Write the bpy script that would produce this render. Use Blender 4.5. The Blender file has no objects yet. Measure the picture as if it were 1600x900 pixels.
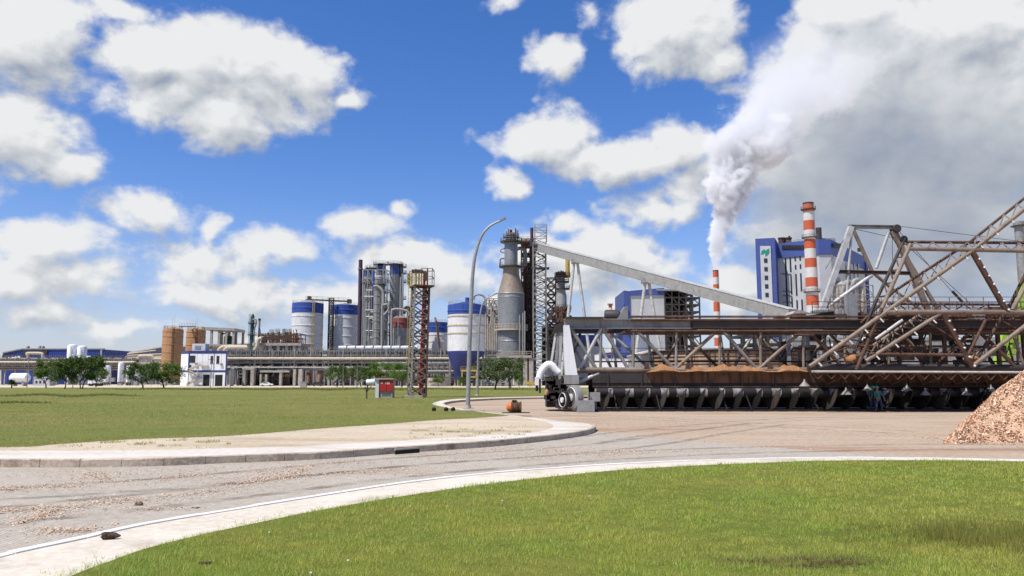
import bpy, bmesh, math, random
import numpy as np
from mathutils import Vector, Matrix
from mathutils.geometry import tessellate_polygon
C = bpy.context.scene.collection
R = math.radians
PI = math.pi
# ---------------------------------------------------------------- camera geometry (eye 2.2 m above the yard)
F = 1230.0; EYE = 2.2; PITCH = math.atan(144.0 / F)
CP, SP = math.cos(PITCH), math.sin(PITCH)
def W(px, py, Y):
    """world point standing Y metres ahead that is seen at photo pixel px, py"""
    u = (px - 800.0) / F; v = (450.0 - py) / F
    t = Y / (CP - v * SP)
    return Vector((u * t, Y, EYE + t * (SP + v * CP)))
def G(px, py, z=0.0):
    """point of the level ground at height z seen at photo pixel px, py"""
    u = (px - 800.0) / F; v = (450.0 - py) / F
    t = (z - EYE) / (SP + v * CP)
    return Vector((u * t, (CP - v * SP) * t, z))
def wx(px, Y, py=560): return W(px, py, Y).x
def wz(py, Y): return W(800, py, Y).z

# ---------------------------------------------------------------- materials
def lin(c):
    c = c / 255.0
    return c / 12.92 if c <= 0.04045 else ((c + 0.055) / 1.055) ** 2.4
def rgb(r, g, b): return (lin(r), lin(g), lin(b), 1.0)
class NT:
    def __init__(s, nt): s.nt = nt
    def n(s, t, **kw):
        o = s.nt.nodes.new(t)
        for k, v in kw.items():
            if k == 'ins':
                for a, b in v.items():
                    if isinstance(b, bpy.types.NodeSocket): s.nt.links.new(b, o.inputs[a])
                    else: o.inputs[a].default_value = b
            else: setattr(o, k, v)
        return o
    def l(s, a, b): s.nt.links.new(a, b)
    def math(s, op, a, b=None, c=None, clamp=False):
        o = s.nt.nodes.new('ShaderNodeMath'); o.operation = op; o.use_clamp = clamp
        for i, x in enumerate((a, b, c)):
            if x is None: continue
            if isinstance(x, bpy.types.NodeSocket): s.nt.links.new(x, o.inputs[i])
            else: o.inputs[i].default_value = x
        return o.outputs[0]
    def mix(s, f, a, b):
        o = s.nt.nodes.new('ShaderNodeMix'); o.data_type = 'RGBA'
        for i, x in ((0, f), (6, a), (7, b)):
            if isinstance(x, bpy.types.NodeSocket): s.nt.links.new(x, o.inputs[i])
            else: o.inputs[i].default_value = x
        return o.outputs[2]
    def noise(s, vec, scale, detail=4, rough=.55, dist=0.0):
        o = s.n('ShaderNodeTexNoise'); o.inputs['Scale'].default_value = scale; o.inputs['Detail'].default_value = detail
        o.inputs['Roughness'].default_value = rough; o.inputs['Distortion'].default_value = dist
        s.l(vec, o.inputs['Vector']); return o.outputs['Fac']
    def ramp(s, f, a, b):
        o = s.n('ShaderNodeMapRange'); o.clamp = True; o.interpolation_type = 'SMOOTHSTEP'
        s.l(f, o.inputs[0]); o.inputs[1].default_value = a; o.inputs[2].default_value = b
        return o.outputs[0]
    def mapping(s, vec, sc=(1, 1, 1), loc=(0, 0, 0), rot=(0, 0, 0)):
        o = s.n('ShaderNodeMapping'); s.l(vec, o.inputs[0])
        o.inputs['Scale'].default_value = sc; o.inputs['Location'].default_value = loc; o.inputs['Rotation'].default_value = rot
        return o.outputs[0]
def newmat(name):
    m = bpy.data.materials.new(name); m.use_nodes = True
    nt = m.node_tree; nt.nodes.clear(); s = NT(nt)
    out = s.n('ShaderNodeOutputMaterial'); b = s.n('ShaderNodeBsdfPrincipled')
    s.l(b.outputs[0], out.inputs[0])
    return m, s, b, out
def M(name, col, rough=.65, metal=0.0, var=.22, scale=.8, dirt=None, dirt_amt=.5, streak=6.0, rust_lo=.52, bump=0.0, bscale=8.0, spec=.4):
    """painted / bare surface with blotches, and rain-streaked dirt of its own colour"""
    m, s, b, out = newmat(name)
    tc = s.n('ShaderNodeTexCoord').outputs['Object']
    f = s.noise(tc, scale, 5, .6)
    c1 = tuple(x * (1 - var) for x in col[:3]) + (1,); c2 = tuple(min(1, x * (1 + var * .7)) for x in col[:3]) + (1,)
    c = s.mix(s.ramp(f, .3, .7), c1, c2)
    if dirt is not None:
        st = s.noise(s.mapping(tc, (1, 1, 1.0 / streak)), scale * 2.2, 6, .62, .3)
        c = s.mix(s.math('MULTIPLY', s.ramp(st, rust_lo, rust_lo + .17), dirt_amt), c, dirt)
    s.l(c, b.inputs['Base Color'])
    b.inputs['Roughness'].default_value = rough; b.inputs['Metallic'].default_value = metal
    b.inputs['Specular IOR Level'].default_value = spec
    if bump:
        bn = s.n('ShaderNodeBump'); bn.inputs['Strength'].default_value = bump; bn.inputs['Distance'].default_value = .05
        s.l(s.noise(tc, bscale, 4), bn.inputs['Height']); s.l(bn.outputs[0], b.inputs['Normal'])
    return m

# ---------------------------------------------------------------- mesh builder
class MB:
    def __init__(s): s.v = []; s.f = []
    def add(s, vs, fs):
        o = len(s.v); s.v.extend([tuple(v) for v in vs]); s.f.extend([tuple(i + o for i in f) for f in fs]); return s
    def box(s, c, size, rz=0.0):
        hx, hy, hz = size[0] / 2, size[1] / 2, size[2] / 2; ca, sa = math.cos(rz), math.sin(rz)
        vs = []
        for dz in (-hz, hz):
            for dx, dy in ((-hx, -hy), (hx, -hy), (hx, hy), (-hx, hy)):
                vs.append((c[0] + dx * ca - dy * sa, c[1] + dx * sa + dy * ca, c[2] + dz))
        return s.add(vs, [(3, 2, 1, 0), (4, 5, 6, 7), (0, 1, 5, 4), (1, 2, 6, 5), (2, 3, 7, 6), (3, 0, 4, 7)])
    def bx(s, x0, x1, y0, y1, z0, z1): return s.box(((x0 + x1) / 2, (y0 + y1) / 2, (z0 + z1) / 2), (x1 - x0, y1 - y0, z1 - z0))
    @staticmethod
    def frame(d):
        d = d.normalized(); up = Vector((0, 0, 1)) if abs(d.z) < .95 else Vector((0, 1, 0))
        a = d.cross(up).normalized(); return d, a, a.cross(d).normalized()
    def bar(s, p, q, w, h=None):
        h = h or w; p, q = Vector(p), Vector(q); d, a, b = s.frame(q - p)
        vs = []
        for e in (p, q):
            for i, j in ((-1, -1), (1, -1), (1, 1), (-1, 1)): vs.append(e + a * (i * w / 2) + b * (j * h / 2))
        return s.add(vs, [(3, 2, 1, 0), (4, 5, 6, 7), (0, 1, 5, 4), (1, 2, 6, 5), (2, 3, 7, 6), (3, 0, 4, 7)])
    def ibeam(s, p, q, h, w, t=.05):
        p, q = Vector(p), Vector(q); d, a, b = s.frame(q - p)
        s.bar(p + b * (h / 2 - t / 2), q + b * (h / 2 - t / 2), w, t); s.bar(p - b * (h / 2 - t / 2), q - b * (h / 2 - t / 2), w, t)
        return s.bar(p, q, t, h - 2 * t - .004)
    def tube(s, p, q, r, r2=None, n=8):
        r2 = r if r2 is None else r2; p, q = Vector(p), Vector(q); d, a, b = s.frame(q - p)
        vs = []
        for e, rr in ((p, r), (q, r2)):
            for i in range(n):
                t = 2 * PI * i / n; vs.append(e + a * (math.cos(t) * rr) + b * (math.sin(t) * rr))
        fs = [(i, n + i, n + (i + 1) % n, (i + 1) % n) for i in range(n)]
        fs += [tuple(range(n)), tuple(range(2 * n - 1, n - 1, -1))]
        return s.add(vs, fs)
    def path(s, pts, r, n=8, r2=None):
        pts = [Vector(p) for p in pts]; k = len(pts); vs = []; a = None
        for i, p in enumerate(pts):
            d = (pts[min(i + 1, k - 1)] - pts[max(i - 1, 0)])
            d, a0, b0 = s.frame(d)
            if a is None: a = a0
            a = (a - d * a.dot(d)).normalized(); b = d.cross(a)
            rr = r if r2 is None else r + (r2 - r) * i / (k - 1)
            for j in range(n):
                t = 2 * PI * j / n; vs.append(p + a * (math.cos(t) * rr) + b * (math.sin(t) * rr))
        fs = []
        for i in range(k - 1):
            for j in range(n):
                fs.append((i * n + j, i * n + (j + 1) % n, (i + 1) * n + (j + 1) % n, (i + 1) * n + j))
        fs += [tuple(range(n - 1, -1, -1)), tuple((k - 1) * n + j for j in range(n))]
        return s.add(vs, fs)
    def lathe(s, prof, c=(0, 0, 0), n=28, axis='z', a0=0.0, a1=2 * PI):
        full = abs(a1 - a0 - 2 * PI) < 1e-6; m = n if full else n + 1
        vs = []
        for r, z in prof:
            for i in range(m):
                t = a0 + (a1 - a0) * i / n; x, y = math.cos(t) * r, math.sin(t) * r
                if axis == 'z': vs.append((c[0] + x, c[1] + y, c[2] + z))
                elif axis == 'x': vs.append((c[0] + z, c[1] + x, c[2] + y))
                else: vs.append((c[0] + y, c[1] + z, c[2] + x))
        fs = []
        for k in range(len(prof) - 1):
            for i in range(n):
                j = (i + 1) % m; fs.append((k * m + i, k * m + j, (k + 1) * m + j, (k + 1) * m + i))
        if full:
            if prof[0][0] > 0: fs.append(tuple(range(m - 1, -1, -1)))
            if prof[-1][0] > 0: fs.append(tuple((len(prof) - 1) * m + i for i in range(m)))
        return s.add(vs, fs)
    def ball(s, c, r, n=14, sc=(1, 1, 1)):
        k = n // 2; vs = [(c[0], c[1], c[2] - r * sc[2])]; fs = []
        for i in range(1, k):
            t = -PI / 2 + PI * i / k
            for j in range(n):
                u = 2 * PI * j / n
                vs.append((c[0] + r * sc[0] * math.cos(t) * math.cos(u), c[1] + r * sc[1] * math.cos(t) * math.sin(u), c[2] + r * sc[2] * math.sin(t)))
        vs.append((c[0], c[1], c[2] + r * sc[2])); L = len(vs) - 1
        for j in range(n):
            fs.append((0, 1 + (j + 1) % n, 1 + j)); fs.append((L, L - n + j, L - n + (j + 1) % n))
        for i in range(k - 2):
            for j in range(n):
                a = 1 + i * n + j; b = 1 + i * n + (j + 1) % n; fs.append((a, b, b + n, a + n))
        return s.add(vs, fs)
    def prism_xz(s, poly, y0, y1):
        n = len(poly); vs = [(x, y0, z) for x, z in poly] + [(x, y1, z) for x, z in poly]
        fs = [tuple(range(n)), tuple(range(2 * n - 1, n - 1, -1))] + [(i, n + i, n + (i + 1) % n, (i + 1) % n) for i in range(n)]
        return s.add(vs, fs)
    def rail(s, pts, h=1.1, r=.04, closed=False, step=2.0, rows=2):
        """a hand rail along pts"""
        pts = [Vector(p) for p in pts]
        if closed: pts = pts + [pts[0]]
        up = Vector((0, 0, 1))
        for a, b in zip(pts[:-1], pts[1:]):
            for k in range(rows): s.bar(a + up * (h * (k + 1) / rows), b + up * (h * (k + 1) / rows), r)
            n = max(1, int((b - a).length / step))
            for i in range(n): 
                p = a.lerp(b, i / n); s.bar(p, p + up * h, r)
        if not closed: s.bar(pts[-1], pts[-1] + up * h, r)
        return s
    def ringrail(s, c, r, h=1.1, t=.05, n=16):
        return s.rail([(c[0] + r * math.cos(2 * PI * i / n), c[1] + r * math.sin(2 * PI * i / n), c[2]) for i in range(n)], h, t, True, 99)
    def ladder(s, p, q, w=.6, t=.06, step=.5, cage=True):
        p, q = Vector(p), Vector(q); a = Vector((w / 2, 0, 0))
        s.bar(p - a, q - a, t); s.bar(p + a, q + a, t); n = max(1, int((q - p).length / step))
        for i in range(n + 1):
            m = p.lerp(q, i / n); s.bar(m - a, m + a, t * .7)
        if cage:
            k = max(1, int((q - p).length / 2.2))
            for i in range(1, k + 1):
                m = p.lerp(q, i / k); s.bar(m - a - Vector((0, .5, 0)), m + a - Vector((0, .5, 0)), t)
            for sg in (-1, 1): s.bar(p + a * sg - Vector((0, .5, 0)) + (q - p) * .1, q + a * sg - Vector((0, .5, 0)), t * .7)
        return s
    def mesh(s, name, mat, smooth=True, origin=(0, 0, 0)):
        me = bpy.data.meshes.new(name)
        o = origin
        me.from_pydata([(v[0] - o[0], v[1] - o[1], v[2] - o[2]) for v in s.v], [], s.f)
        bm = bmesh.new(); bm.from_mesh(me); bmesh.ops.recalc_face_normals(bm, faces=bm.faces); bm.to_mesh(me); bm.free()
        if smooth:
            me.polygons.foreach_set('use_smooth', [True] * len(me.polygons)); me.set_sharp_from_angle(angle=R(38))
        for m in (mat if isinstance(mat, (list, tuple)) else [mat]): me.materials.append(m)
        me.update(); return me
BASE = {}
def tag(o, label=None, cat=None, group=None, kind=None):
    for k, v in (('label', label), ('category', cat), ('group', group), ('kind', kind)):
        if v: o[k] = v
    return o
def thing(name, label, cat, loc, group=None):
    o = bpy.data.objects.new(name, None); C.objects.link(o); o.location = loc; o.empty_display_size = .3
    BASE[o.name] = Vector(loc); return tag(o, label, cat, group)
def part(name, mb, mat, parent, label=None, smooth=True):
    """mesh given in world coordinates, hung under its thing (or under a part of it)"""
    b = BASE[parent.name]
    o = bpy.data.objects.new(name, mb.mesh(name, mat, smooth, b)); C.objects.link(o); o.parent = parent
    BASE[o.name] = b
    if label: o['label'] = label
    return o
def parts(name, mbs, mat, parent):
    for m in mbs: part(name, m, mat, parent)
def bxs(*a): return [MB().bx(*q) for q in a]
def extrude(poly, z0, z1):
    n = len(poly); return MB().add([(p[0], p[1], z0) for p in poly] + [(p[0], p[1], z1) for p in poly], [(i, (i + 1) % n, n + (i + 1) % n, n + i) for i in range(n)] + [tuple(range(n - 1, -1, -1)), tuple(range(n, 2 * n))])
def single(name, mb, mat, label=None, cat=None, group=None, kind=None, origin=None, smooth=True):
    if origin is None:
        a = np.array(mb.v); origin = ((a[:, 0].min() + a[:, 0].max()) / 2, (a[:, 1].min() + a[:, 1].max()) / 2, a[:, 2].min())
        origin = tuple(float(x) for x in origin)
    o = bpy.data.objects.new(name, mb.mesh(name, mat, smooth, origin)); C.objects.link(o); o.location = origin
    return tag(o, label, cat, group, kind)
def copy_tree(o, loc, sc=None, rz=None, label=None, parent=None):
    c = o.copy(); C.objects.link(c)
    if parent is None:
        c.location = loc
        if sc is not None: c.scale = (sc, sc, sc) if not isinstance(sc, tuple) else sc
        if rz is not None: c.rotation_euler = (0, 0, rz)
        if label: c['label'] = label
    else: c.parent = parent
    for ch in list(o.children): copy_tree(ch, None, parent=c)
    return c
def spline(pts, n=8):
    out = []; P = [Vector(p) for p in pts]
    for i in range(len(P) - 1):
        p0, p1, p2, p3 = P[max(i - 1, 0)], P[i], P[i + 1], P[min(i + 2, len(P) - 1)]
        for k in range(n):
            t = k / n
            out.append(.5 * ((2 * p1) + (p2 - p0) * t + (2 * p0 - 5 * p1 + 4 * p2 - p3) * t * t + (3 * p1 - p0 - 3 * p2 + p3) * t ** 3))
    out.append(P[-1]); return out
def resample(pts, n):
    L = [0.0]
    for a, b in zip(pts[:-1], pts[1:]): L.append(L[-1] + (b - a).length)
    out = []; j = 0
    for i in range(n):
        d = L[-1] * i / (n - 1)
        while j < len(L) - 2 and L[j + 1] < d: j += 1
        t = (d - L[j]) / max(1e-9, L[j + 1] - L[j]); out.append(pts[j].lerp(pts[j + 1], min(1, max(0, t))))
    return out
def poly_sheet(pts, z=None):
    mb = MB(); P = [Vector((p.x, p.y, p.z if z is None else z)) for p in pts]
    tris = tessellate_polygon([P]); mb.add(P, tris); return mb
def inside(x, y, poly):
    """points in polygon, vectorised"""
    px = np.array([p[0] for p in poly]); py = np.array([p[1] for p in poly]); r = np.zeros(len(x), bool)
    j = len(px) - 1
    for i in range(len(px)):
        c = ((py[i] > y) != (py[j] > y)) & (x < (px[j] - px[i]) * (y - py[i]) / (py[j] - py[i] + 1e-12) + px[i])
        r ^= c; j = i
    return r
def raw_mesh(name, verts, nper, mat, label, cat=None, kind='stuff'):
    """many loose faces of nper corners each, from an (n*nper, 3) array"""
    n = len(verts) // nper; me = bpy.data.meshes.new(name)
    me.vertices.add(len(verts)); me.vertices.foreach_set('co', verts.astype(np.float32).ravel())
    me.loops.add(len(verts)); me.loops.foreach_set('vertex_index', np.arange(len(verts), dtype=np.int32))
    me.polygons.add(n); me.polygons.foreach_set('loop_start', np.arange(0, len(verts), nper, dtype=np.int32))
    me.materials.append(mat); me.update(calc_edges=True); me.validate()
    o = bpy.data.objects.new(name, me); C.objects.link(o); return tag(o, label, cat, None, kind)
rng = np.random.default_rng(7); random.seed(11)
def steel_frame(mb, xs, ys, zs, t, brace=True, seed=0):
    """open steel building frame: columns, beams at every level, some bracing"""
    rr = random.Random(seed)
    for x in xs:
        for y in ys: mb.bar((x, y, zs[0]), (x, y, zs[-1]), t)
    for z in zs[1:]:
        for y in ys: mb.bar((xs[0], y, z), (xs[-1], y, z), t * .9)
        for x in xs: mb.bar((x, ys[0], z), (x, ys[-1], z), t * .9)
    if brace:
        for a, b in zip(xs[:-1], xs[1:]):
            for c, d in zip(zs[:-1], zs[1:]):
                if rr.random() < .55:
                    y = ys[0]
                    if rr.random() < .5: mb.bar((a, y, c), (b, y, d), t * .6)
                    else: mb.bar((b, y, c), (a, y, d), t * .6)
    return mb
def lattice(mb, c, w0, w1, z0, z1, n, t, tb=None, rz=0.0, xb=False):
    """square lattice mast with legs tapering from w0 to w1"""
    tb = tb or t * .6
    def cor(k, z):
        w = (w0 + (w1 - w0) * (z - z0) / (z1 - z0)) / 2; a = rz + PI / 4 + k * PI / 2
        return Vector((c[0] + w * 1.414 * math.cos(a), c[1] + w * 1.414 * math.sin(a), z))
    for k in range(4): mb.bar(cor(k, z0), cor(k, z1), t)
    for i in range(n):
        a, b = z0 + (z1 - z0) * i / n, z0 + (z1 - z0) * (i + 1) / n
        for k in range(4):
            mb.bar(cor(k, b), cor((k + 1) % 4, b), tb)
            if xb or (i + k) % 2 == 0: mb.bar(cor(k, a), cor((k + 1) % 4, b), tb)
            if xb or (i + k) % 2 == 1: mb.bar(cor((k + 1) % 4, a), cor(k, b), tb)
    return mb
def deck_ring(mb, c, r0, r1, t=.25, n=20):
    return mb.lathe([(r0, 0), (r1, 0), (r1, t), (r0, t), (r0, 0)], c, n)
# ================================================================ shared materials
RUST = rgb(112, 72, 48); SOOT = rgb(70, 66, 60)
mt = {}
mt['white'] = M('white_paint', rgb(208, 208, 205), .5, var=.07, dirt=rgb(150, 140, 122), dirt_amt=.45)
mt['white_clean'] = M('white_clean_paint', rgb(230, 230, 228), .45, var=.05, dirt=rgb(180, 176, 166), dirt_amt=.3)
mt['blue'] = M('blue_paint', rgb(48, 76, 148), .5, var=.12, dirt=rgb(40, 56, 110), dirt_amt=.5)
mt['navy'] = M('navy_paint', rgb(46, 56, 112), .5, var=.12, dirt=rgb(50, 54, 90), dirt_amt=.4)
mt['violet'] = M('deep_violet_blue_paint', rgb(66, 82, 140), .55, var=.1, dirt=rgb(58, 62, 110), dirt_amt=.4)
mt['steel'] = M('grey_steel', rgb(138, 136, 132), .55, .15, dirt=rgb(96, 86, 76), dirt_amt=.6)
mt['galv'] = M('galvanised_steel', rgb(152, 152, 148), .45, .25, var=.14, scale=3, dirt=rgb(112, 112, 110), dirt_amt=.4)
mt['clad'] = M('dull_metal_cladding', rgb(150, 148, 142), .55, .1, var=.15, dirt=rgb(104, 98, 90), dirt_amt=.5)
mt['clad_tan'] = M('scorched_metal_cladding', rgb(146, 132, 116), .55, .2, var=.15, dirt=rgb(112, 96, 78), dirt_amt=.6)
mt['dark'] = M('dark_steel', rgb(62, 57, 52), .6, .1, dirt=rgb(86, 66, 50), dirt_amt=.6)
mt['black'] = M('black_steel', rgb(26, 24, 22), .6, dirt=rgb(60, 50, 42), dirt_amt=.6)
mt['rust'] = M('rusty_steel', rgb(88, 64, 50), .8, var=.4, dirt=rgb(48, 35, 28), dirt_amt=.75, scale=1.9)
mt['chiprust'] = M('chip_dusted_steel', rgb(112, 78, 54), .9, dirt=rgb(60, 42, 32), dirt_amt=.7, scale=1.2, rust_lo=.45)
mt['tubes'] = M('weathered_tube_steel', rgb(132, 117, 101), .6, .05, dirt=rgb(104, 82, 64), dirt_amt=.7, scale=1.1, streak=1)
mt['lighttube'] = M('pale_tube_steel', rgb(186, 184, 178), .5, .1, dirt=rgb(140, 122, 104), dirt_amt=.5, scale=1.1, streak=1)
mt['beige'] = M('beige_lagging', rgb(186, 172, 150), .6, var=.12, dirt=rgb(160, 140, 112), dirt_amt=.5)
mt['concrete'] = M('grey_concrete', rgb(168, 160, 148), .85, dirt=rgb(120, 112, 102), dirt_amt=.6, bump=.2)
mt['orange'] = M('orange_tank_paint', rgb(164, 124, 84), .6, var=.12, dirt=rgb(134, 94, 62), dirt_amt=.6)
mt['green'] = M('dark_green_paint', rgb(34, 74, 70), .5, dirt=rgb(50, 60, 54))
mt['lime'] = M('lime_green_paint', rgb(150, 186, 62), .45, var=.1, dirt=rgb(140, 160, 60), dirt_amt=.4)
mt['yellow'] = M('yellow_paint', rgb(176, 152, 74), .5, var=.12, dirt=rgb(150, 122, 50), dirt_amt=.6)
mt['red'] = M('red_paint', rgb(176, 34, 30), .5, var=.1, dirt=rgb(120, 40, 34), dirt_amt=.5)
mt['brick'] = M('dull_red_paint', rgb(134, 74, 70), .6, var=.12, dirt=rgb(104, 66, 60))
mt['purple'] = M('dark_purple_paint', rgb(70, 52, 72), .6)
mt['chimred'] = M('chimney_orange_red', rgb(184, 88, 56), .7, var=.08, dirt=rgb(160, 74, 46), dirt_amt=.4)
mt['chimwhite'] = M('chimney_white', rgb(200, 196, 190), .7, var=.07, dirt=rgb(168, 160, 150), dirt_amt=.4)
mt['glass'] = M('dark_glass', rgb(34, 40, 48), .12, var=.2, spec=.6)
mt['opening'] = M('dark_doorway', rgb(30, 28, 26), .8)
mt['roof'] = M('pale_roof_sheet', rgb(206, 200, 188), .5, var=.08, dirt=rgb(170, 158, 140))
mt['wallgrey'] = M('grey_wall_sheet', rgb(148, 146, 142), .7, dirt=rgb(110, 104, 96))
mt['panel'] = M('blue_grey_wall_panel', rgb(182, 183, 182), .6, var=.09, scale=.15, dirt=rgb(140, 140, 142), dirt_amt=.5)
mt['teal'] = M('teal_emblem_paint', rgb(14, 132, 116), .5, var=.05)
mt['salmon'] = M('salmon_tank_paint', rgb(182, 140, 122), .6, var=.1, dirt=rgb(150, 114, 100))
mt['digest'] = M('digester_cladding', rgb(130, 132, 131), .5, .2, var=.14, dirt=rgb(98, 94, 88), dirt_amt=.5)
mt['shaft'] = M('worn_screw_steel', rgb(176, 172, 166), .35, .5, var=.3, scale=1.6, dirt=rgb(84, 66, 54), dirt_amt=.9, streak=1, rust_lo=.48)
def corrugated(name, c1, c2, n=2.0, axis=2, rough=.75):
    m, s, b, out = newmat(name)
    tc = s.n('ShaderNodeTexCoord').outputs['Object']; sp = s.n('ShaderNodeSeparateXYZ'); s.l(tc, sp.inputs[0])
    w = s.math('SINE', s.math('MULTIPLY', sp.outputs[axis], 2 * PI * n))
    f = s.noise(s.mapping(tc, (1, 1, .15)), .8, 6, .65)
    s.l(s.mix(s.ramp(f, .35, .68), c1, c2), b.inputs['Base Color']); b.inputs['Roughness'].default_value = rough
    bn = s.n('ShaderNodeBump'); bn.inputs['Strength'].default_value = .9; bn.inputs['Distance'].default_value = .12
    s.l(w, bn.inputs['Height']); s.l(bn.outputs[0], b.inputs['Normal']); return m
mt['corr'] = corrugated('rusty_corrugated_sheet', rgb(146, 122, 100), rgb(88, 60, 42), 2.2)
mt['bluesheet'] = corrugated('blue_wall_sheet', rgb(34, 56, 128), rgb(42, 66, 140), 1.0, 0, .5)
# ================================================================ ground, roads, kerbs, lawns
def ground_mat(name, cols, scale, stretch=(1, 1, 1), rough=.95, bump=.25, bscale=20, blotch=None, bl=(.55, .7), blscale=.25, blstretch=(1, 1, 1)):
    m, s, b, out = newmat(name); tc = s.n('ShaderNodeTexCoord').outputs['Object']
    v = s.mapping(tc, stretch)
    c = s.mix(s.ramp(s.noise(v, scale, 6, .65), .3, .7), cols[0], cols[1])
    c = s.mix(s.ramp(s.noise(tc, scale * 14, 3, .7), .35, .75), c, cols[2])
    if blotch is not None:
        c = s.mix(s.math('MULTIPLY', s.ramp(s.noise(s.mapping(tc, blstretch), blscale, 7, .68), *bl), .8), c, blotch)
    s.l(c, b.inputs['Base Color']); b.inputs['Roughness'].default_value = rough; b.inputs['Specular IOR Level'].default_value = .2
    bn = s.n('ShaderNodeBump'); bn.inputs['Strength'].default_value = bump; bn.inputs['Distance'].default_value = .03
    s.l(s.noise(tc, bscale, 5, .7), bn.inputs['Height']); s.l(bn.outputs[0], b.inputs['Normal'])
    return m, s, b, c
m_earth = ground_mat('sandy_earth', (rgb(196, 184, 160), rgb(180, 166, 140), rgb(206, 194, 172)), .06)[0]
m_yard = ground_mat('yard_concrete', (rgb(172, 153, 131), rgb(152, 130, 106), rgb(184, 167, 146)), .35, (.25, 1, 1), bscale=6,
                    blotch=rgb(140, 98, 68), bl=(.5, .72), blscale=.22, blstretch=(.3, 1, 1))[0]
m_sand = ground_mat('pale_sand', (rgb(190, 174, 148), rgb(168, 150, 124), rgb(200, 186, 162)), .5, (.4, 1, 1), bump=.6, bscale=9, blotch=rgb(150, 134, 104), bl=(.5, .75), blscale=.5, blstretch=(.35, 1, 1))[0]
m_conc = ground_mat('pavement_concrete', (rgb(206, 196, 178), rgb(190, 178, 158), rgb(214, 206, 190)), .5, bump=.3, bscale=14,
                    blotch=rgb(160, 146, 126), bl=(.5, .75), blscale=.7)[0]
m_kerbface = ground_mat('kerb_concrete', (rgb(190, 174, 152), rgb(156, 138, 116), rgb(200, 186, 166)), .9, bump=.7, bscale=5,
                        blotch=rgb(112, 90, 70), bl=(.5, .75), blscale=1.2)[0]
m_whiteline = ground_mat('white_kerb_paint', (rgb(222, 218, 210), rgb(206, 200, 190), rgb(228, 226, 220)), 1.2, bump=.2, blotch=rgb(180, 170, 154), bl=(.58, .7), blscale=1.6)[0]
# paving bricks of the road
m_paver, s, b, c = ground_mat('road_paving_bricks', (rgb(178, 169, 154), rgb(164, 154, 138), rgb(188, 180, 167)), .4, bump=.14, bscale=16,
                              blotch=rgb(172, 148, 118), bl=(.56, .78), blscale=.35, blstretch=(.5, 1, 1))
tc = s.n('ShaderNodeTexCoord').outputs['Object']
br = s.n('ShaderNodeTexBrick'); s.l(s.mapping(tc, rot=(0, 0, R(38))), br.inputs['Vector'])
br.inputs['Scale'].default_value = 4.5; br.inputs['Mortar Size'].default_value = .03; br.inputs['Mortar Smooth'].default_value = .3
br.inputs['Color1'].default_value = (1, 1, 1, 1); br.inputs['Color2'].default_value = (.84, .83, .81, 1); br.inputs['Mortar'].default_value = (.62, .59, .55, 1)
mul = s.n('ShaderNodeMix', data_type='RGBA', blend_type='MULTIPLY'); mul.inputs[0].default_value = .8
s.l(c, mul.inputs[6]); s.l(br.outputs[0], mul.inputs[7]); s.l(mul.outputs[2], b.inputs['Base Color'])

def grass_sheet_mat(name, ca, cb, cc, dry, sc):
    m, s, b, out = newmat(name); tc = s.n('ShaderNodeTexCoord').outputs['Object']
    c = s.mix(s.ramp(s.noise(s.mapping(tc, (.45, 1, 1)), sc, 6, .62), .32, .68), ca, cb)
    c = s.mix(s.math('MULTIPLY', s.ramp(s.noise(tc, sc * 9, 5, .7), .42, .72), .7), c, cc)
    c = s.mix(s.math('MULTIPLY', s.ramp(s.noise(s.mapping(tc, (.3, 1, 1), (7, 3, 0)), sc * 1.7, 6, .66), .56, .72), .75), c, dry)
    s.l(c, b.inputs['Base Color']); b.inputs['Roughness'].default_value = .9; b.inputs['Specular IOR Level'].default_value = .1
    bn = s.n('ShaderNodeBump'); bn.inputs['Strength'].default_value = .8; bn.inputs['Distance'].default_value = .1
    s.l(s.noise(tc, 7, 5, .75), bn.inputs['Height']); s.l(bn.outputs[0], b.inputs['Normal']); return m
m_lawn_far = grass_sheet_mat('mown_lawn', rgb(108, 118, 54), rgb(130, 124, 72), rgb(94, 106, 44), rgb(150, 134, 92), .07)
m_lawn_near = grass_sheet_mat('lawn_soil', rgb(98, 112, 40), rgb(118, 116, 54), rgb(82, 94, 32), rgb(134, 116, 70), .35)
def blade_mat(name, cols, patch, psc=.5, trans=.25):
    m, s, b, out = newmat(name)
    geo = s.n('ShaderNodeNewGeometry'); tc = s.n('ShaderNodeTexCoord').outputs['Object']
    cr = s.n('ShaderNodeValToRGB'); s.l(geo.outputs['Random Per Island'], cr.inputs[0])
    e = cr.color_ramp.elements; e[0].color = cols[0]; e[1].color = cols[-1]
    for i, k in enumerate(cols[1:-1]): e.new((i + 1) / (len(cols) - 1)).color = k
    f = s.math('MAXIMUM', s.ramp(s.noise(s.mapping(tc, (.7, 1, 1)), psc, 6, .65), .36, .64), s.math('MULTIPLY', s.ramp(s.noise(tc, psc * 5, 4, .6), .5, .7), .8))
    hs = s.mix(s.math('MULTIPLY', f, .72), cr.outputs[0], patch)
    s.l(hs, b.inputs['Base Color']); b.inputs['Roughness'].default_value = .55; b.inputs['Specular IOR Level'].default_value = .25
    tr = s.n('ShaderNodeBsdfTranslucent'); s.l(hs, tr.inputs[0]); mx = s.n('ShaderNodeMixShader'); mx.inputs[0].default_value = trans
    s.l(b.outputs[0], mx.inputs[1]); s.l(tr.outputs[0], mx.inputs[2]); s.l(mx.outputs[0], out.inputs[0]); return m
m_blade = blade_mat('grass_blade', [rgb(126, 164, 46), rgb(154, 184, 62), rgb(182, 202, 88), rgb(140, 172, 50), rgb(202, 206, 116), rgb(214, 204, 144)], rgb(208, 196, 100), .55, .4)
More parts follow.
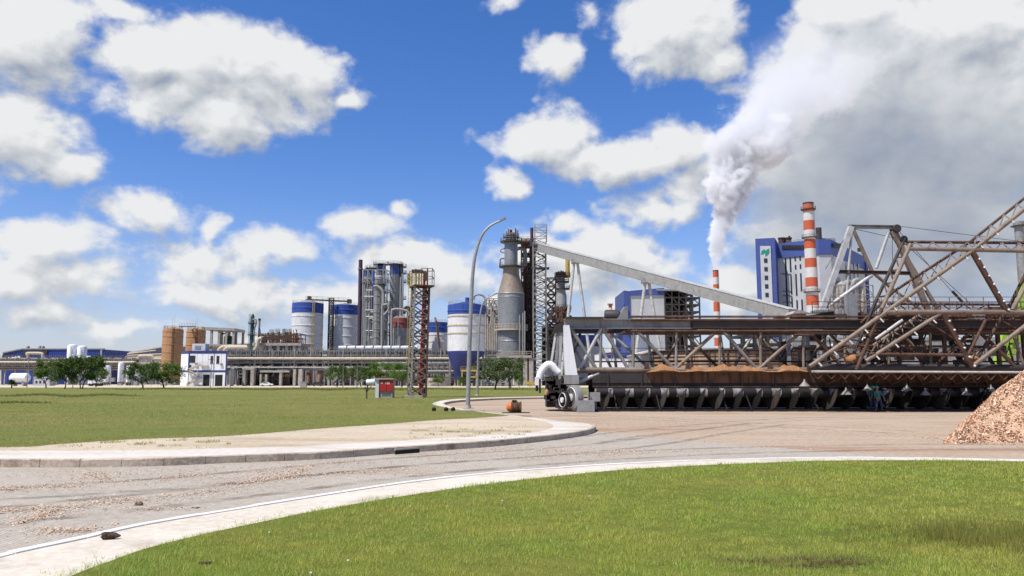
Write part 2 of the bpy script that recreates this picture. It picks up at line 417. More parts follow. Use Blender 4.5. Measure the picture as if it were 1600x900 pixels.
m_blade_far = blade_mat('mown_grass_blade', [rgb(130, 144, 62), rgb(152, 156, 78), rgb(140, 152, 66), rgb(172, 164, 104)], rgb(178, 160, 104), .085, .3)
m_weed = blade_mat('weed_blade', [rgb(116, 136, 50), rgb(140, 144, 64), rgb(164, 152, 88), rgb(108, 132, 48)], rgb(150, 136, 74), .8, .4)
m_thatch = blade_mat('dry_thatch', [rgb(120, 108, 66), rgb(146, 126, 86), rgb(108, 124, 52), rgb(108, 94, 60)], rgb(104, 88, 58), 1.0, .2)

def ground_px(lst, z): return [G(x, y, z) for x, y in lst]
mb = MB(); mb.add([(-3000, -300, -.06), (3000, -300, -.06), (3000, 5000, -.06), (-3000, 5000, -.06)], [(0, 1, 2, 3)])
single('ground', mb, m_earth, kind='structure', origin=(0, 0, 0))
mb = MB(); mb.add([(-80, -30, 0), (140, -30, 0), (140, 150, 0), (-80, 150, 0)], [(0, 1, 2, 3)])
single('yard', mb, m_yard, kind='structure', origin=(0, 0, 0))
# ---- near pavement with white kerb
LINE = [(-420, 985), (-150, 905), (0, 864), (110, 841), (220, 817), (360, 794), (500, 772), (620, 754), (750, 739), (880, 729), (1000, 722), (1150, 716.5), (1300, 714), (1450, 715), (1600, 718), (1900, 726), (2400, 745)]
LAWN = [(-80, 985), (110, 900), (171, 877), (231, 856), (320, 834), (400, 817), (500, 797), (656, 771), (812, 750), (1000, 732), (1206, 722.5), (1300, 719.6), (1450, 719), (1600, 721), (1900, 730), (2400, 750)]
line = resample(spline(ground_px(LINE, .14)), 160); lawn = spline(ground_px(LAWN, .15))
def offset(pts, d):
    out = []
    for i, p in enumerate(pts):
        t = (pts[min(i + 1, len(pts) - 1)] - pts[max(i - 1, 0)]).normalized(); out.append(p + Vector((t.y, -t.x, 0)) * d)
    return out
l2 = offset(line, .17); l3 = offset(line, 2.6)
def kerb_blocks(pts, d, z, L=1.0, gap=.014, dz=.006, z0=-.02, top=.17):
    tot = sum((q - p).length for p, q in zip(pts[:-1], pts[1:])); n = int(tot / L); fine = resample(pts, n * 6 + 1); mb = MB(); rr = random.Random(17)
    inn = offset(fine, d); nrm = [(q - p).normalized() if (q - p).length > 0 else Vector((0, 0, 0)) for p, q in zip(fine, inn)]
    for i in range(n):
        jz, jx = rr.uniform(-dz, dz), rr.uniform(-.006, .006); vs = []
        for k in range(7):
            p = fine[i * 6 + k].copy(); w = nrm[i * 6 + k]
            t = (fine[min(i * 6 + k + 1, len(fine) - 1)] - fine[max(i * 6 + k - 1, 0)]).normalized()
            if k == 0: p += t * gap / 2
            if k == 6: p -= t * gap / 2
            c = rr.uniform(.012, .03)
            vs += [(p.x + w.x * jx, p.y + w.y * jx, z0), (p.x + w.x * jx, p.y + w.y * jx, z - c + jz), (p.x + w.x * (jx + c), p.y + w.y * (jx + c), z + jz), (p.x + w.x * top, p.y + w.y * top, z + jz * .5), (p.x + w.x * top, p.y + w.y * top, z - .05)]
        mb.add(vs, [(k * 5 + j, (k + 1) * 5 + j, (k + 1) * 5 + j + 1, k * 5 + j + 1) for k in range(6) for j in range(4)] + [(0, 1, 2, 3, 4), (34, 33, 32, 31, 30)])
    return mb
single('kerb', kerb_blocks(line, .17, .144), m_whiteline, kind='structure', origin=(0, 0, 0), smooth=False); n = len(line); lb = offset(line, .035)
mb = MB(); mb.add([(p.x, p.y, .128) for p in lb] + [(p.x, p.y, .128) for p in l3], [(i, i + 1, n + i + 1, n + i) for i in range(n - 1)])
single('pavement', mb, m_conc, kind='structure', origin=(0, 0, 0))
# ---- near lawn: a gently uneven sheet
lawn_poly = lawn + [Vector((70, 5, .15)), Vector((70, -10, .15)), Vector((-12, -10, .15)), Vector((-8, 3, .15))]
def lawn_h(x, y):
    return .02 * np.sin(x * .8 + 1) * np.cos(y * .7) + .018 * np.sin(x * 1.9 + y * 1.3) + .012 * np.sin(x * 4.1 - y * 3.3)
gx, gy = np.meshgrid(np.arange(-14, 72, .4), np.arange(-10, 32, .4), indexing='ij')
mb = poly_sheet(lawn_poly, .15); me_v = mb.v
single('lawn', mb, m_lawn_near, kind='structure', origin=(0, 0, 0))
def blades(x, y, z, h, w, lean=.5, tall=None):
    n = len(x); a = rng.uniform(0, 2 * PI, n); b = rng.uniform(0, 2 * PI, n); L = h * rng.uniform(.1, 1, n) * lean
    v = np.zeros((n, 3, 3)); dx, dy = np.cos(a) * w / 2, np.sin(a) * w / 2
    v[:, 0] = np.stack([x - dx, y - dy, z - .01], 1); v[:, 1] = np.stack([x + dx, y + dy, z - .01], 1)
    v[:, 2] = np.stack([x + np.cos(b) * L, y + np.sin(b) * L, z + h], 1)
    return v.reshape(-1, 3)
def polar(n, r0, r1, a0=-.72, a1=.72):
    r = r0 * (r1 / r0) ** rng.random(n); a = rng.uniform(a0, a1, n); return r * np.sin(a), r * np.cos(a)
lp = [(p.x, p.y) for p in lawn_poly]
x, y = polar(720000, 6.5, 36)
thin = np.sin(x * 1.7 + 2 * np.sin(y * 1.1)) * np.sin(y * 2.3 + 1.5 * np.sin(x * .8)) + rng.normal(0, .45, len(x)); k = thin > -1.0; x, y = x[k], y[k]; jit = .05 + .13 * (np.sin(x * 2.7 + y) > .2)
k = inside(x + rng.normal(0, jit, len(x)), y + rng.normal(0, jit, len(y)), lp); x, y = x[k], y[k]
d = np.hypot(x, y)
patch = .5 + .5 * np.sin(x * .9 + 2 * np.sin(y * .5)) * np.cos(y * .8 + np.sin(x * .7))
clump = np.sin(x * 5.3 + 3 * np.sin(y * 2.1)) * np.sin(y * 6.1 + 2 * np.sin(x * 1.7))
h = (.024 + .022 * patch + .022 * clump) * rng.uniform(.5, 1.5, len(x)); h = np.clip(h, .01, .1); w = .0065 * np.clip(d / 10, .8, 3)
raw_mesh('lawn_grass', blades(x, y, np.full(len(x), .15), h, w, .9), 3, m_blade, 'short green lawn grass in front of the white kerb')
# taller weeds and a worn dark patch of thatch
wp = G(1535, 838, .15); n = 12000
x = wp.x + rng.normal(0, 1.1, n); y = wp.y + rng.normal(0, .62, n) + .1 * (x - wp.x); k = (rng.random(n) < .9) & (x > 3.3)
x, y = x[k], y[k]; r2 = ((x - wp.x) / 1.9) ** 2 + ((y - wp.y) / 1.0) ** 2; r2 = r2 + np.sin(x * 5.1 + 2 * np.sin(y * 4.3)) * .7 + .5
raw_mesh('tall_weeds', blades(x, y, np.full(len(x), .15), np.clip(.17 * np.exp(-r2 * .6), .03, 1) * rng.uniform(.2, 1.35, len(x)), np.full(len(x), .008), .5), 3, m_weed,
         'taller brownish weeds growing in the near lawn')
tp = G(1262, 880, .15); n = 4200; x = tp.x + rng.normal(0, .42, n); y = tp.y + rng.normal(0, .16, n); kk_ = np.sin(x * 9 + 2 * np.sin(y * 14)) + np.sin(y * 17 - x * 4) > -.9; x, y = x[kk_], y[kk_]; n = len(x)
raw_mesh('dry_thatch', blades(x, y, np.full(n, .15), rng.uniform(.02, .07, n), np.full(n, .007), 2.0), 3, m_thatch, 'brown dry thatch patch in the near lawn')
# ---- island lawn, its sand, pavement and kerb
K = [(-900, 708), (-400, 716), (0, 718), (213, 717), (355, 712), (500, 706.6), (625, 698), (750, 690), (844, 681.6), (906, 673.8), (930, 667.5), (922, 662), (875, 657.5), (812, 650), (759, 643.5), (715, 637), (694, 630), (719, 625.3), (781, 622), (851, 620.6), (900, 620.2)]
I = [(-900, 698), (-400, 703), (0, 704.5), (213, 703.5), (355, 700.5), (500, 695.6), (687, 685), (797, 678), (844, 674), (864, 667.5), (857, 661), (826, 654), (790, 648.5), (735, 642), (697, 637), (676, 630), (706, 624), (775, 621), (851, 619.3), (900, 619)]
S = [(-900, 692), (-400, 697), (0, 698.5), (89, 694), (213, 686), (355, 681), (500, 669.6), (594, 663), (687, 656), (750, 652.5), (797, 649.5)]
Z = .2
k3 = spline(ground_px(K, Z)); i3 = spline(ground_px(I, Z))
kk = resample(k3, 240); n = len(kk)
single('island_kerb', kerb_blocks(kk, -.17, Z + .008), m_kerbface, kind='structure', origin=(0, 0, 0), smooth=False)
kin = offset(kk, -.04); mb = MB(); mb.add([(p.x, p.y, -.02) for p in kin] + [(p.x, p.y, Z) for p in kin], [(i, i + 1, n + i + 1, n + i) for i in range(n - 1)]); single('kerb_backing', mb, m_kerbface, kind='structure', origin=(0, 0, 0))
far = [Vector((120, 205, Z)), Vector((120, 218, Z)), Vector((-420, 218, Z)), Vector((-420, k3[0].y, Z))]
nk = G(900, 620, Z)
mb = poly_sheet(offset(kk, -.04) + [Vector((14, 106, Z)), Vector((60, 108, Z))] + far, Z); single('sand_verge', mb, m_sand, kind='structure', origin=(0, 0, 0))
# concrete strip just inside the kerb
ii = []
for p in kk:
    q = min(i3, key=lambda t: (t - p).length); ii.append(q)
kb = offset(kk, -.165)
mb = MB(); mb.add([(p.x, p.y, Z + .004) for p in kb] + [(p.x, p.y, Z + .004) for p in ii], [(i, i + 1, n + i + 1, n + i) for i in range(n - 1)])
m_strip = ground_mat('island_pavement_concrete', (rgb(204, 198, 186), rgb(188, 178, 162), rgb(212, 206, 196)), .35, (.4, 1, 1), bump=.3, bscale=14, blotch=rgb(176, 158, 130), bl=(.48, .7), blscale=.4, blstretch=(.4, 1, 1))[0]
single('island_pavement', mb, m_strip, kind='structure', origin=(0, 0, 0))
s3 = spline(ground_px(S, Z)); cut = [p for p in spline(ground_px(I[13:], Z))]
lp3 = s3 + cut + [Vector((14, 107.5, Z)), Vector((60, 109, Z))] + far
mb = poly_sheet(lp3, Z + .008); single('island_lawn', mb, m_lawn_far, kind='structure', origin=(0, 0, 0))
lp = [(p.x, p.y) for p in lp3]
x, y = polar(520000, 21, 190, -.75, .3); sp = np.clip(np.hypot(x, y) / 60, .25, .5)
k = inside(x + rng.normal(0, .5, len(x)) * sp, y + rng.normal(0, 1.0, len(x)) * sp, lp); x, y = x[k], y[k]; d = np.hypot(x, y)
hm = .5 + .5 * np.sin(x * .21 + np.sin(y * .13) * 2) * np.sin(y * .17 + np.sin(x * .05))
raw_mesh('mown_grass', blades(x, y, np.full(len(x), Z + .006), rng.uniform(.02, .06, len(x)) * (.7 + .7 * hm), .01 * np.clip(d / 22, 1, 5), 2.2), 3, m_blade_far,
         'short mown grass on the lawn behind the sandy verge')
# rougher grass of the ditch at the far side
def rough(n, px0, px1, py, spread, h, seed):
    t = rng.beta(2, 2, n); px = px0 + (px1 - px0) * t; pp = [G(a, py + (rng.normal(0, spread) * .6 + spread * .8 * math.sin(a * .06 + seed)) * (1 - .5 * abs(u * 2 - 1)), Z) for a, u in zip(px, t)]
    return blades(np.array([p.x for p in pp]), np.array([p.y for p in pp]), np.full(n, Z), rng.uniform(.4, 1.2, n) * h, np.full(n, .09), .7)
m_ditch = blade_mat('ditch_grass_blade', [rgb(112, 122, 56), rgb(128, 134, 64), rgb(140, 138, 78), rgb(104, 118, 52)], rgb(130, 124, 70), .05, .3)
raw_mesh('ditch_grass', np.concatenate([rough(3500, -30, 230, 618, 1.8, .16, 1), rough(9000, 120, 900, 608.6, .9, .45, 2), rough(1200, -120, 90, 630, .5, .2, 3)]), 3, m_ditch,
         'longer darker grass along the ditch on the far lawn')
# sandy weeds on the verge
n = 5000; q = [G(rng.uniform(60, 360), rng.normal(692, 4), Z) for _ in range(n // 2)] + [G(rng.uniform(640, 830), rng.normal(676, 5), Z) for _ in range(n // 2)]
qx = np.array([p.x for p in q]) + .0; qy = np.array([p.y for p in q]); cl = np.sin(qx * 3.1 + qy) * np.sin(qy * 2.3 - qx * 1.1) > .35
raw_mesh('verge_weeds', blades(qx[cl], qy[cl], np.full(cl.sum(), Z), rng.uniform(.02, .1, cl.sum()), np.full(cl.sum(), .03), 1.8), 3, m_blade_far, 'sparse creeping weeds on the sandy verge')
# ---- paved road
pv = [p for p in line[2:]] 
top = [Vector((p.x, p.y, 0)) for p in kk if p.y < 33 and p.x < 4.5][:]
bound = ground_px([(931, 674), (1000, 681), (1120, 692), (1240, 702), (1337, 709), (1440, 714)], 0)
low = ground_px([(1450, 718), (1300, 717), (1150, 719), (1000, 724), (750, 742), (500, 776), (220, 823), (0, 872), (-420, 1000)], 0)
mb = poly_sheet(top + bound + low + [Vector((-30, 6, 0)), Vector((-60, 15, 0))], .004); single('road', mb, m_paver, kind='structure', origin=(0, 0, 0))

# ---- wood chips
m_chip, s, b, out = newmat('wood_chip'); geo = s.n('ShaderNodeNewGeometry'); cr = s.n('ShaderNodeValToRGB'); s.l(geo.outputs['Random Per Island'], cr.inputs[0])
e = cr.color_ramp.elements; e[0].color = rgb(150, 106, 80); e[1].color = rgb(240, 224, 200)
for k, c in ((.15, rgb(190, 144, 112)), (.45, rgb(216, 180, 146)), (.7, rgb(200, 154, 120))): e.new(k).color = c
s.l(cr.outputs[0], b.inputs['Base Color']); b.inputs['Roughness'].default_value = .8
m_litter, s, b, out = newmat('weathered_chip'); geo = s.n('ShaderNodeNewGeometry'); cr = s.n('ShaderNodeValToRGB'); s.l(geo.outputs['Random Per Island'], cr.inputs[0])
e = cr.color_ramp.elements; e[0].color = rgb(164, 136, 112); e[1].color = rgb(224, 208, 182)
for k, c in ((.3, rgb(196, 168, 140)), (.6, rgb(210, 188, 160)), (.8, rgb(188, 154, 124))): e.new(k).color = c
s.l(cr.outputs[0], b.inputs['Base Color']); b.inputs['Roughness'].default_value = .8
def chips(x, y, z, smin, smax, tilt=.5):
    n = len(x); L = rng.uniform(smin, smax, n); Wd = L * rng.uniform(.3, .7, n); a = rng.uniform(0, 2 * PI, n)
    u = np.stack([np.cos(a), np.sin(a), rng.normal(0, tilt, n)], 1); v = np.stack([-np.sin(a), np.cos(a), rng.normal(0, tilt, n)], 1)
    c = np.stack([x, y, z], 1); U = u * (L / 2)[:, None]; V = v * (Wd / 2)[:, None]
    q = np.zeros((n, 4, 3)); q[:, 0] = c - U - V; q[:, 1] = c + U - V * .8; q[:, 2] = c + U * .9 + V; q[:, 3] = c - U + V
    return q.reshape(-1, 3)
def streak(pts, n, sx, sy):
    P = resample(spline(ground_px(pts, 0)), 60); i = rng.integers(0, 59, n); t = rng.random(n)
    X = np.array([p.x for p in P]); Y = np.array([p.y for p in P])
    wdt = np.where(rng.random(n) < .4, 2.6, .8); dr = np.sin(i * .9) * .5 + np.sin(i * .37 + 1) * .6
    x = X[i] + (X[i + 1] - X[i]) * t + rng.normal(0, 1, n) * sx * wdt; y = Y[i] + (Y[i + 1] - Y[i]) * t + (rng.normal(0, 1, n) * wdt + dr) * sy
    keep = np.sin(x * 2.3 + 2 * np.sin(y * 1.7)) + np.sin(x * .9 - y * 2.1) + rng.normal(0, .8, n) > -.7
    return x[keep], y[keep]
Q = []
for pts, n, sx, sy in [([(138, 738), (165, 747), (215, 752), (290, 744), (360, 738)], 5200, .25, .22), ([(0, 768), (45, 761), (125, 761)], 1800, .2, .12),
                       ([(-60, 806), (0, 801), (53, 794), (124, 791), (213, 781), (320, 768), (391, 756), (440, 745), (480, 735)], 8000, .2, .22),
                       ([(20, 822), (50, 812), (80, 799)], 1500, .12, .15), ([(62, 825), (100, 830), (142, 829)], 1300, .12, .12), ([(225, 798), (300, 795)], 450, .2, .1),
                       ([(380, 752), (420, 737), (500, 727), (560, 722)], 3000, .5, .3), ([(500, 742), (570, 737), (640, 731)], 2000, .4, .22),
                       ([(690, 713), (765, 704), (840, 704), (920, 706), (1010, 709), (1080, 706)], 8000, .8, .45), ([(780, 722), (860, 717), (940, 712)], 1600, .7, .3),
                       ([(850, 641), (930, 648), (1030, 658), (1180, 668), (1330, 676), (1500, 685)], 7000, .8, .35), ([(930, 676), (1000, 684), (1130, 694), (1300, 703)], 3000, 1.2, .5),
                       ([(0, 745), (300, 730), (600, 712)], 1600, .9, .7), ([(200, 790), (600, 735), (1000, 700)], 2200, 1.5, 1.3), ([(1480, 690), (1560, 694), (1700, 697)], 4200, .5, .2),
                       ([(1420, 684), (1480, 686), (1520, 690)], 2600, .4, .2)]:
    x, y = streak(pts, n, sx, sy); n = len(x); Q.append(chips(x, y, np.full(n, .013) + rng.random(n) * .012, .01, .042, .25))
raw_mesh('scattered_chips', np.concatenate(Q), 4, m_litter, 'loose tan wood chips scattered in streaks over the road')
# faint tyre tracks sweeping round the bend
m_track, s, b, out = newmat('tyre_mark'); tc = s.n('ShaderNodeTexCoord').outputs['Object']; b.inputs['Base Color'].default_value = rgb(112, 98, 84); b.inputs['Roughness'].default_value = .9
tr = s.n('ShaderNodeBsdfTransparent'); mx = s.n('ShaderNodeMixShader'); s.l(s.math('MULTIPLY', s.ramp(s.noise(s.mapping(tc, (.35, 1, 1)), 1.6, 6, .7), .36, .7), .5), mx.inputs[0]); s.l(tr.outputs[0], mx.inputs[1]); s.l(b.outputs[0], mx.inputs[2]); s.l(mx.outputs[0], out.inputs[0])
mb = MB()
for pts, zz in (([(-300, 790), (0, 772), (300, 752), (620, 722), (860, 706), (1000, 692), (1100, 676), (1200, 662)], .007), ([(-300, 830), (0, 806), (300, 775), (620, 738), (900, 716), (1150, 704), (1500, 698), (1800, 700)], .009), ([(860, 646), (1000, 653), (1200, 664), (1420, 676)], .007), ([(900, 690), (1040, 672), (1250, 655), (1500, 650)], .011)):
    P = resample(spline(ground_px(pts, 0)), 90)
    for off in (-.95, .95):
        A, B = offset(P, off - .17), offset(P, off + .17); n = len(P); mb.add([(p.x, p.y, zz) for p in A] + [(p.x, p.y, zz) for p in B], [(i, i + 1, n + i + 1, n + i) for i in range(n - 1)]); zz += .0007
single('tyre_tracks', mb, m_track, 'faint dusty tyre tracks sweeping along the road and yard', 'tyre tracks', None, 'stuff', (0, 0, 0))
# the chip pile
def pile_h(X, Y):
    bump = .2 * np.sin(X * 1.1 + Y * .6) + .1 * np.sin(X * 2.7 - Y * 1.9) + .07 * np.sin(X * 5.1 + 2 * np.sin(Y * 3.3)) + .05 * np.sin(Y * 7.7 + X * 3.1)
    a = (X - (15.3 + .62 * (Y - 28))) / 1.177; c = (Y - 28.0); bk = 50 - Y
    t = np.minimum(np.minimum(a * 1.0, c * .8), bk * .8) + bump * .7
    cap = 2.35 + .09 * np.clip(X - 20, 0, 20) + bump * .6
    return -np.log(np.exp(-t * 2.2) + np.exp(-cap * 2.2)) / 2.2
nx, ny = 170, 110; X, Y = np.meshgrid(np.linspace(13.5, 48, nx), np.linspace(26.8, 51, ny), indexing='ij'); Hh = np.maximum(pile_h(X, Y) + rng.normal(0, .035, X.shape), -.15)
mb = MB(); mb.v = [tuple(p) for p in np.stack([X, Y, Hh], -1).reshape(-1, 3)]
mb.f = [(i * ny + j, (i + 1) * ny + j, (i + 1) * ny + j + 1, i * ny + j + 1) for i in range(nx - 1) for j in range(ny - 1)]
m_pile = ground_mat('chip_pile_surface', (rgb(198, 162, 130), rgb(166, 126, 96), rgb(216, 188, 156)), 2.5, bump=1.0, bscale=16)[0]
pile = single('chip_pile', mb, m_pile, 'big heap of pale orange wood chips at the end of the reclaimer', 'wood chips', None, 'stuff', (20, 35, 0))
x = rng.uniform(14, 30, 120000); y = 27 + 14 * rng.random(120000) ** 1.5; z = pile_h(x, y); k = (z > -.02) & (x / y < .78); x, y, z = x[k], y[k], z[k]
o = raw_mesh('surface_chips', chips(x - 20, y - 35, z + .02, .02, .1, .7), 4, m_chip, None); o.parent = pile; o['kind'] = 'stuff'
# ================================================================ the mill behind the lawn
def cyl(cx, hw, Y, py=560):
    c = wx(cx, Y, py); return c, wx(cx + hw, Y, py) - c
def silo(name, label, cx, hw, ytop, yband, Y, roof_px=5, group=None, ladder=None, ribs=4, body='white', band='blue', cat='silo', hopper=False):
    x, r = cyl(cx, hw, Y, (ytop + 560) / 2); zt, zb = wz(ytop, Y - r), wz(yband, Y - r); c = (x, Y, 0)
    o = thing(name, label, cat, c, group)
    mb = MB().lathe([(r, 0), (r, zb)], c, 40); part('shell', mb, mt[body], o)
    mb = MB()
    for k in range(ribs):
        z = zb - (zb * .13) * (k + .35) ; mb.lathe([(r, z - .3), (r + .16, z - .2), (r + .16, z + .2), (r, z + .3)], c, 40)
    part('stiffening_rings', mb, mt[body], o)
    mb = MB().lathe([(r + .03, zb), (r + .05, zb + .02), (r + .05, zt), (r - .3, zt)], c, 40)
    mb.lathe([(r + .05, (zb + zt) / 2 - .2), (r + .25, (zb + zt) / 2), (r + .05, (zb + zt) / 2 + .2)], c, 40); part('top_band', mb, mt[band], o)
    rf = part('roof', MB().lathe([(r - .25, zt - .1), (r * .25, zt + roof_px * Y / F), (0, zt + roof_px * Y / F + .3)], c, 32), mt['clad'], o)
    part('roof_rail', MB().ringrail((x, Y, zt), r - .2, 1.2, .07, 18), mt['steel'], rf)
    if ladder is not None:
        lx = wx(ladder, Y - r, 520); part('ladder', MB().ladder((lx, Y - r * .96 - .3, 1), (lx, Y - r * .96 - .3, zt + 1), .9, .14, .8), mt['yellow'], o)
    return o, c, r, zt, zb
# ---- blue warehouse and its neighbours
Y = 420; X = lambda p: wx(p, Y)
o = thing('warehouse', 'long blue warehouse with a sloping roof end behind the pipe rack', 'warehouse', (X(80), Y + 20, 0))
z1, z2, zm = wz(552, Y), wz(546, Y), wz(558, Y)
part('wall', MB().prism_xz([(X(4), 0), (X(163), 0), (X(163), z2), (X(34), z2), (X(4), z1)], Y, Y + 40), mt['bluesheet'], o)
part('roof_edge', MB().bar((X(4), Y - .2, z1 + .3), (X(34), Y - .2, z2 + .3), .6).bar((X(34), Y - .2, z2 + .3), (X(163), Y - .2, z2 + .3), .6), mt['clad'], o)
part('louvre_band', MB().bx(X(36), X(74), Y - .6, Y, wz(553.5, Y), z2 - .5).bx(X(4), X(36), Y - .5, Y, wz(564.5, Y), wz(554.5, Y)).bx(X(74), X(163), Y - .5, Y, wz(566, Y), wz(558, Y)), mt['dark'], o)
mb = MB()
for k in range(11):
    px = 7 + k * 2.3 if k < 4 else 9.5 + k * 2.15; zc = wz(561 - k * .33, Y); mb.bx(X(px), X(px + 1.5), Y - .75, Y - .6, zc - .6, zc + .4 + .25 * (k % 2))
part('sign_lettering', mb, mt['white_clean'], o)
part('corner_strip', MB().bx(X(156.5), X(159.5), Y - .4, Y, 0, z2), mt['clad'], o)
mb = MB()
for px in (28, 47, 52): mb.lathe([(1, z2), (1, z2 + 1.2), (.6, z2 + 2.2)], (X(px), Y + 8, 0), 10)
part('roof_ventilator', mb, mt['clad'], o)
def white_tank(label, cx, hw, yt, Y, yb=600, leg=False, grp=None, nm='storage_tank'):
    x, r = cyl(cx, hw, Y); z = wz(yt, Y); z0 = 1.4 if leg else 0; c = (x, Y, 0); o = thing(nm, label, 'tank', c, grp)
    part('shell', MB().lathe([(r, z0), (r, z - r * .45), (r * .86, z - r * .18), (r * .5, z - .03 * r), (0, z)], c, 24), mt['white_clean'], o)
    if leg:
        for k in range(4): a = PI / 4 + k * PI / 2; part('leg', MB().bar((x + r * .8 * math.cos(a), Y + r * .8 * math.sin(a), 0), (x + r * .8 * math.cos(a), Y + r * .8 * math.sin(a), z0 + .5), .25), mt['steel'], o)
    part('ladder', MB().ladder((x + r * .3, Y - r - .2, .5), (x + r * .3, Y - r - .2, z - r * .4), .5, .08, .7, False), mt['steel'], o); return o
g = 'white upright tanks by the blue warehouse'
white_tank('tall white domed tank in front of the blue warehouse, the taller of a touching pair', 112, 7, 538, 385, grp=g)
white_tank('tall white domed tank standing close beside its slightly taller twin', 127.5, 7, 540, 385, grp=g)
white_tank('small white domed tank peeping over the tree beside the tall tank pair', 138, 4, 556, 380, grp=g)
white_tank('short white tank on legs between the broad tree and a slim tank', 168.5, 5.2, 571, 330, leg=True, grp=g)
white_tank('slim tall white tank right beside the short tank on legs', 190, 4.2, 566, 335, leg=True, grp=g)
white_tank('low white tank with rounded head half behind the tree row', 203, 4.2, 571, 330, leg=True, grp=g)
white_tank('smallest white tank head showing above the tree row', 216.5, 3.2, 571, 334, leg=True, grp=g)
# horizontal tank, shed, truck
Y = 300; x0, x1 = wx(19, Y), wx(48, Y); zc = wz(590.3, Y); r = 1.75
o = thing('bullet_tank', 'long white cylindrical tank lying on saddles near the palm bush', 'tank', ((x0 + x1) / 2, Y, 0))
part('shell', MB().lathe([(0, x0 - .2), (r * .6, x0), (r, x0 + .7), (r, x1 - .7), (r * .6, x1), (0, x1 + .2)], (0, Y, zc), 24, 'x'), mt['white_clean'], o)
for px in (26, 41): part('saddle', MB().bx(wx(px, Y) - .3, wx(px, Y) + .3, Y - 1.2, Y + 1.2, 0, zc - r * .7), mt['concrete'], o)
o = thing('site_container', 'low pale grey cabin behind the tree trunks', 'cabin', (wx(67, Y), Y, 0))
part('wall', MB().bx(wx(55, Y), wx(80, Y), Y, Y + 4, 0.1, wz(590, Y)), mt['panel'], o)
part('roof', MB().bx(wx(54.6, Y), wx(80.4, Y), Y - .2, Y + 4.2, wz(590, Y), wz(589, Y)), mt['white'], o)
mb = MB(); [mb.bx(wx(p, Y), wx(p + 3, Y), Y - .06, Y, 1.0, 1.9) for p in (58, 64, 70)]; part('window', mb, mt['glass'], o)
o = thing('truck', 'white tipper truck parked behind the trees near the short tank', 'truck', (wx(152, Y), Y, 0))
a, b = wx(143, Y), wx(161, Y)
part('body', MB().prism_xz([(a + 1.6, 1.1), (b, 1.1), (b + .2, 2.4), (a + 1.4, 3.3)], Y - 1.2, Y + 1.2), mt['white'], o)
part('cab', MB().prism_xz([(a - .3, .8), (a + 1.3, .8), (a + 1.3, 3.0), (a + .1, 2.9), (a - .3, 1.8)], Y - 1.15, Y + 1.15), mt['white_clean'], o)
for q in (a + .5, b - 1.6, b - .4): part('wheel', MB().lathe([(.5, -1.2), (.5, 1.2)], (q, Y, .5), 14, 'y'), mt['black'], o)
# sloped grey roof hall
Y = 430; X = lambda p: wx(p, Y)
o = thing('process_hall', 'pale low hall with a long sloping roof behind the orange tanks', 'hall', (X(255), Y + 20, 0))
part('wall', MB().prism_xz([(X(203), 0), (X(400), 0), (X(400), wz(538, Y)), (X(300), wz(540, Y)), (X(248), wz(543.5, Y)), (X(203), wz(552, Y))], Y, Y + 45), mt['wallgrey'], o)
part('roof', MB().bar((X(202), Y + 22, wz(551.5, Y)), (X(252), Y + 22, wz(542, Y)), 46, .7).bar((X(252), Y + 22, wz(542.3, Y)), (X(401), Y + 22, wz(536, Y)), 46, .7), mt['roof'], o)
mb = MB(); steel_frame(mb, [X(p) for p in range(204, 285, 8)], [Y - 5], [0, wz(577, Y), wz(565, Y), wz(557, Y)], .6, seed=4); part('steel_frame', mb, mt['wallgrey'], o)
mb = MB()
for a, b, c, d in ((206, 553.5, 250, 548), (206, 556, 290, 552), (206, 559, 280, 557.5), (206, 568, 280, 568)): mb.tube((X(a), Y - 5.3, wz(b, Y)), (X(b * 0 + c), Y - 5.3, wz(d, Y)), .35)
part('pipe', mb, mt['beige'], o)
def gooseneck(label, pts, r, Y, mat='beige', nm='pipe_loop', grp='lagged pipe loops'):
    P = [W(a, b, Y) for a, b in pts]; mb = MB().path(spline(P, 5), r, 10); 
    o = thing(nm, label, 'pipe', (P[0].x, Y, 0), grp); part('pipe', mb, mt[mat], o)
    m2 = MB(); [m2.bar((p.x, Y + r + .2, 0), (p.x, Y + r + .2, p.z), .35) for p in (P[0], P[len(P) // 2], P[-1])]; part('support_post', m2, mt['steel'], o); return o
gooseneck('beige pipe loop with two square bends in front of the blue warehouse', [(40, 566), (43.5, 564), (44, 556), (42, 553), (45, 552), (60, 552), (66, 553), (67, 557), (67, 566)], .75, 400)
gooseneck('beige pipe loop stepping down to a lower run left of the orange tanks', [(216, 562), (217, 558), (221, 556.5), (236, 556.5), (239, 558), (240, 560), (246, 561), (278, 561)], .8, 400)
gooseneck('thick beige pipe curving up just above the white office block', [(342, 549), (344, 545), (349, 542.5), (360, 542), (386, 542)], 1.0, 372)
gooseneck('second thick beige pipe curving up beside the first above the office block', [(350, 550), (352, 546), (356, 543.8), (365, 543.3), (387, 543.3)], .8, 366)
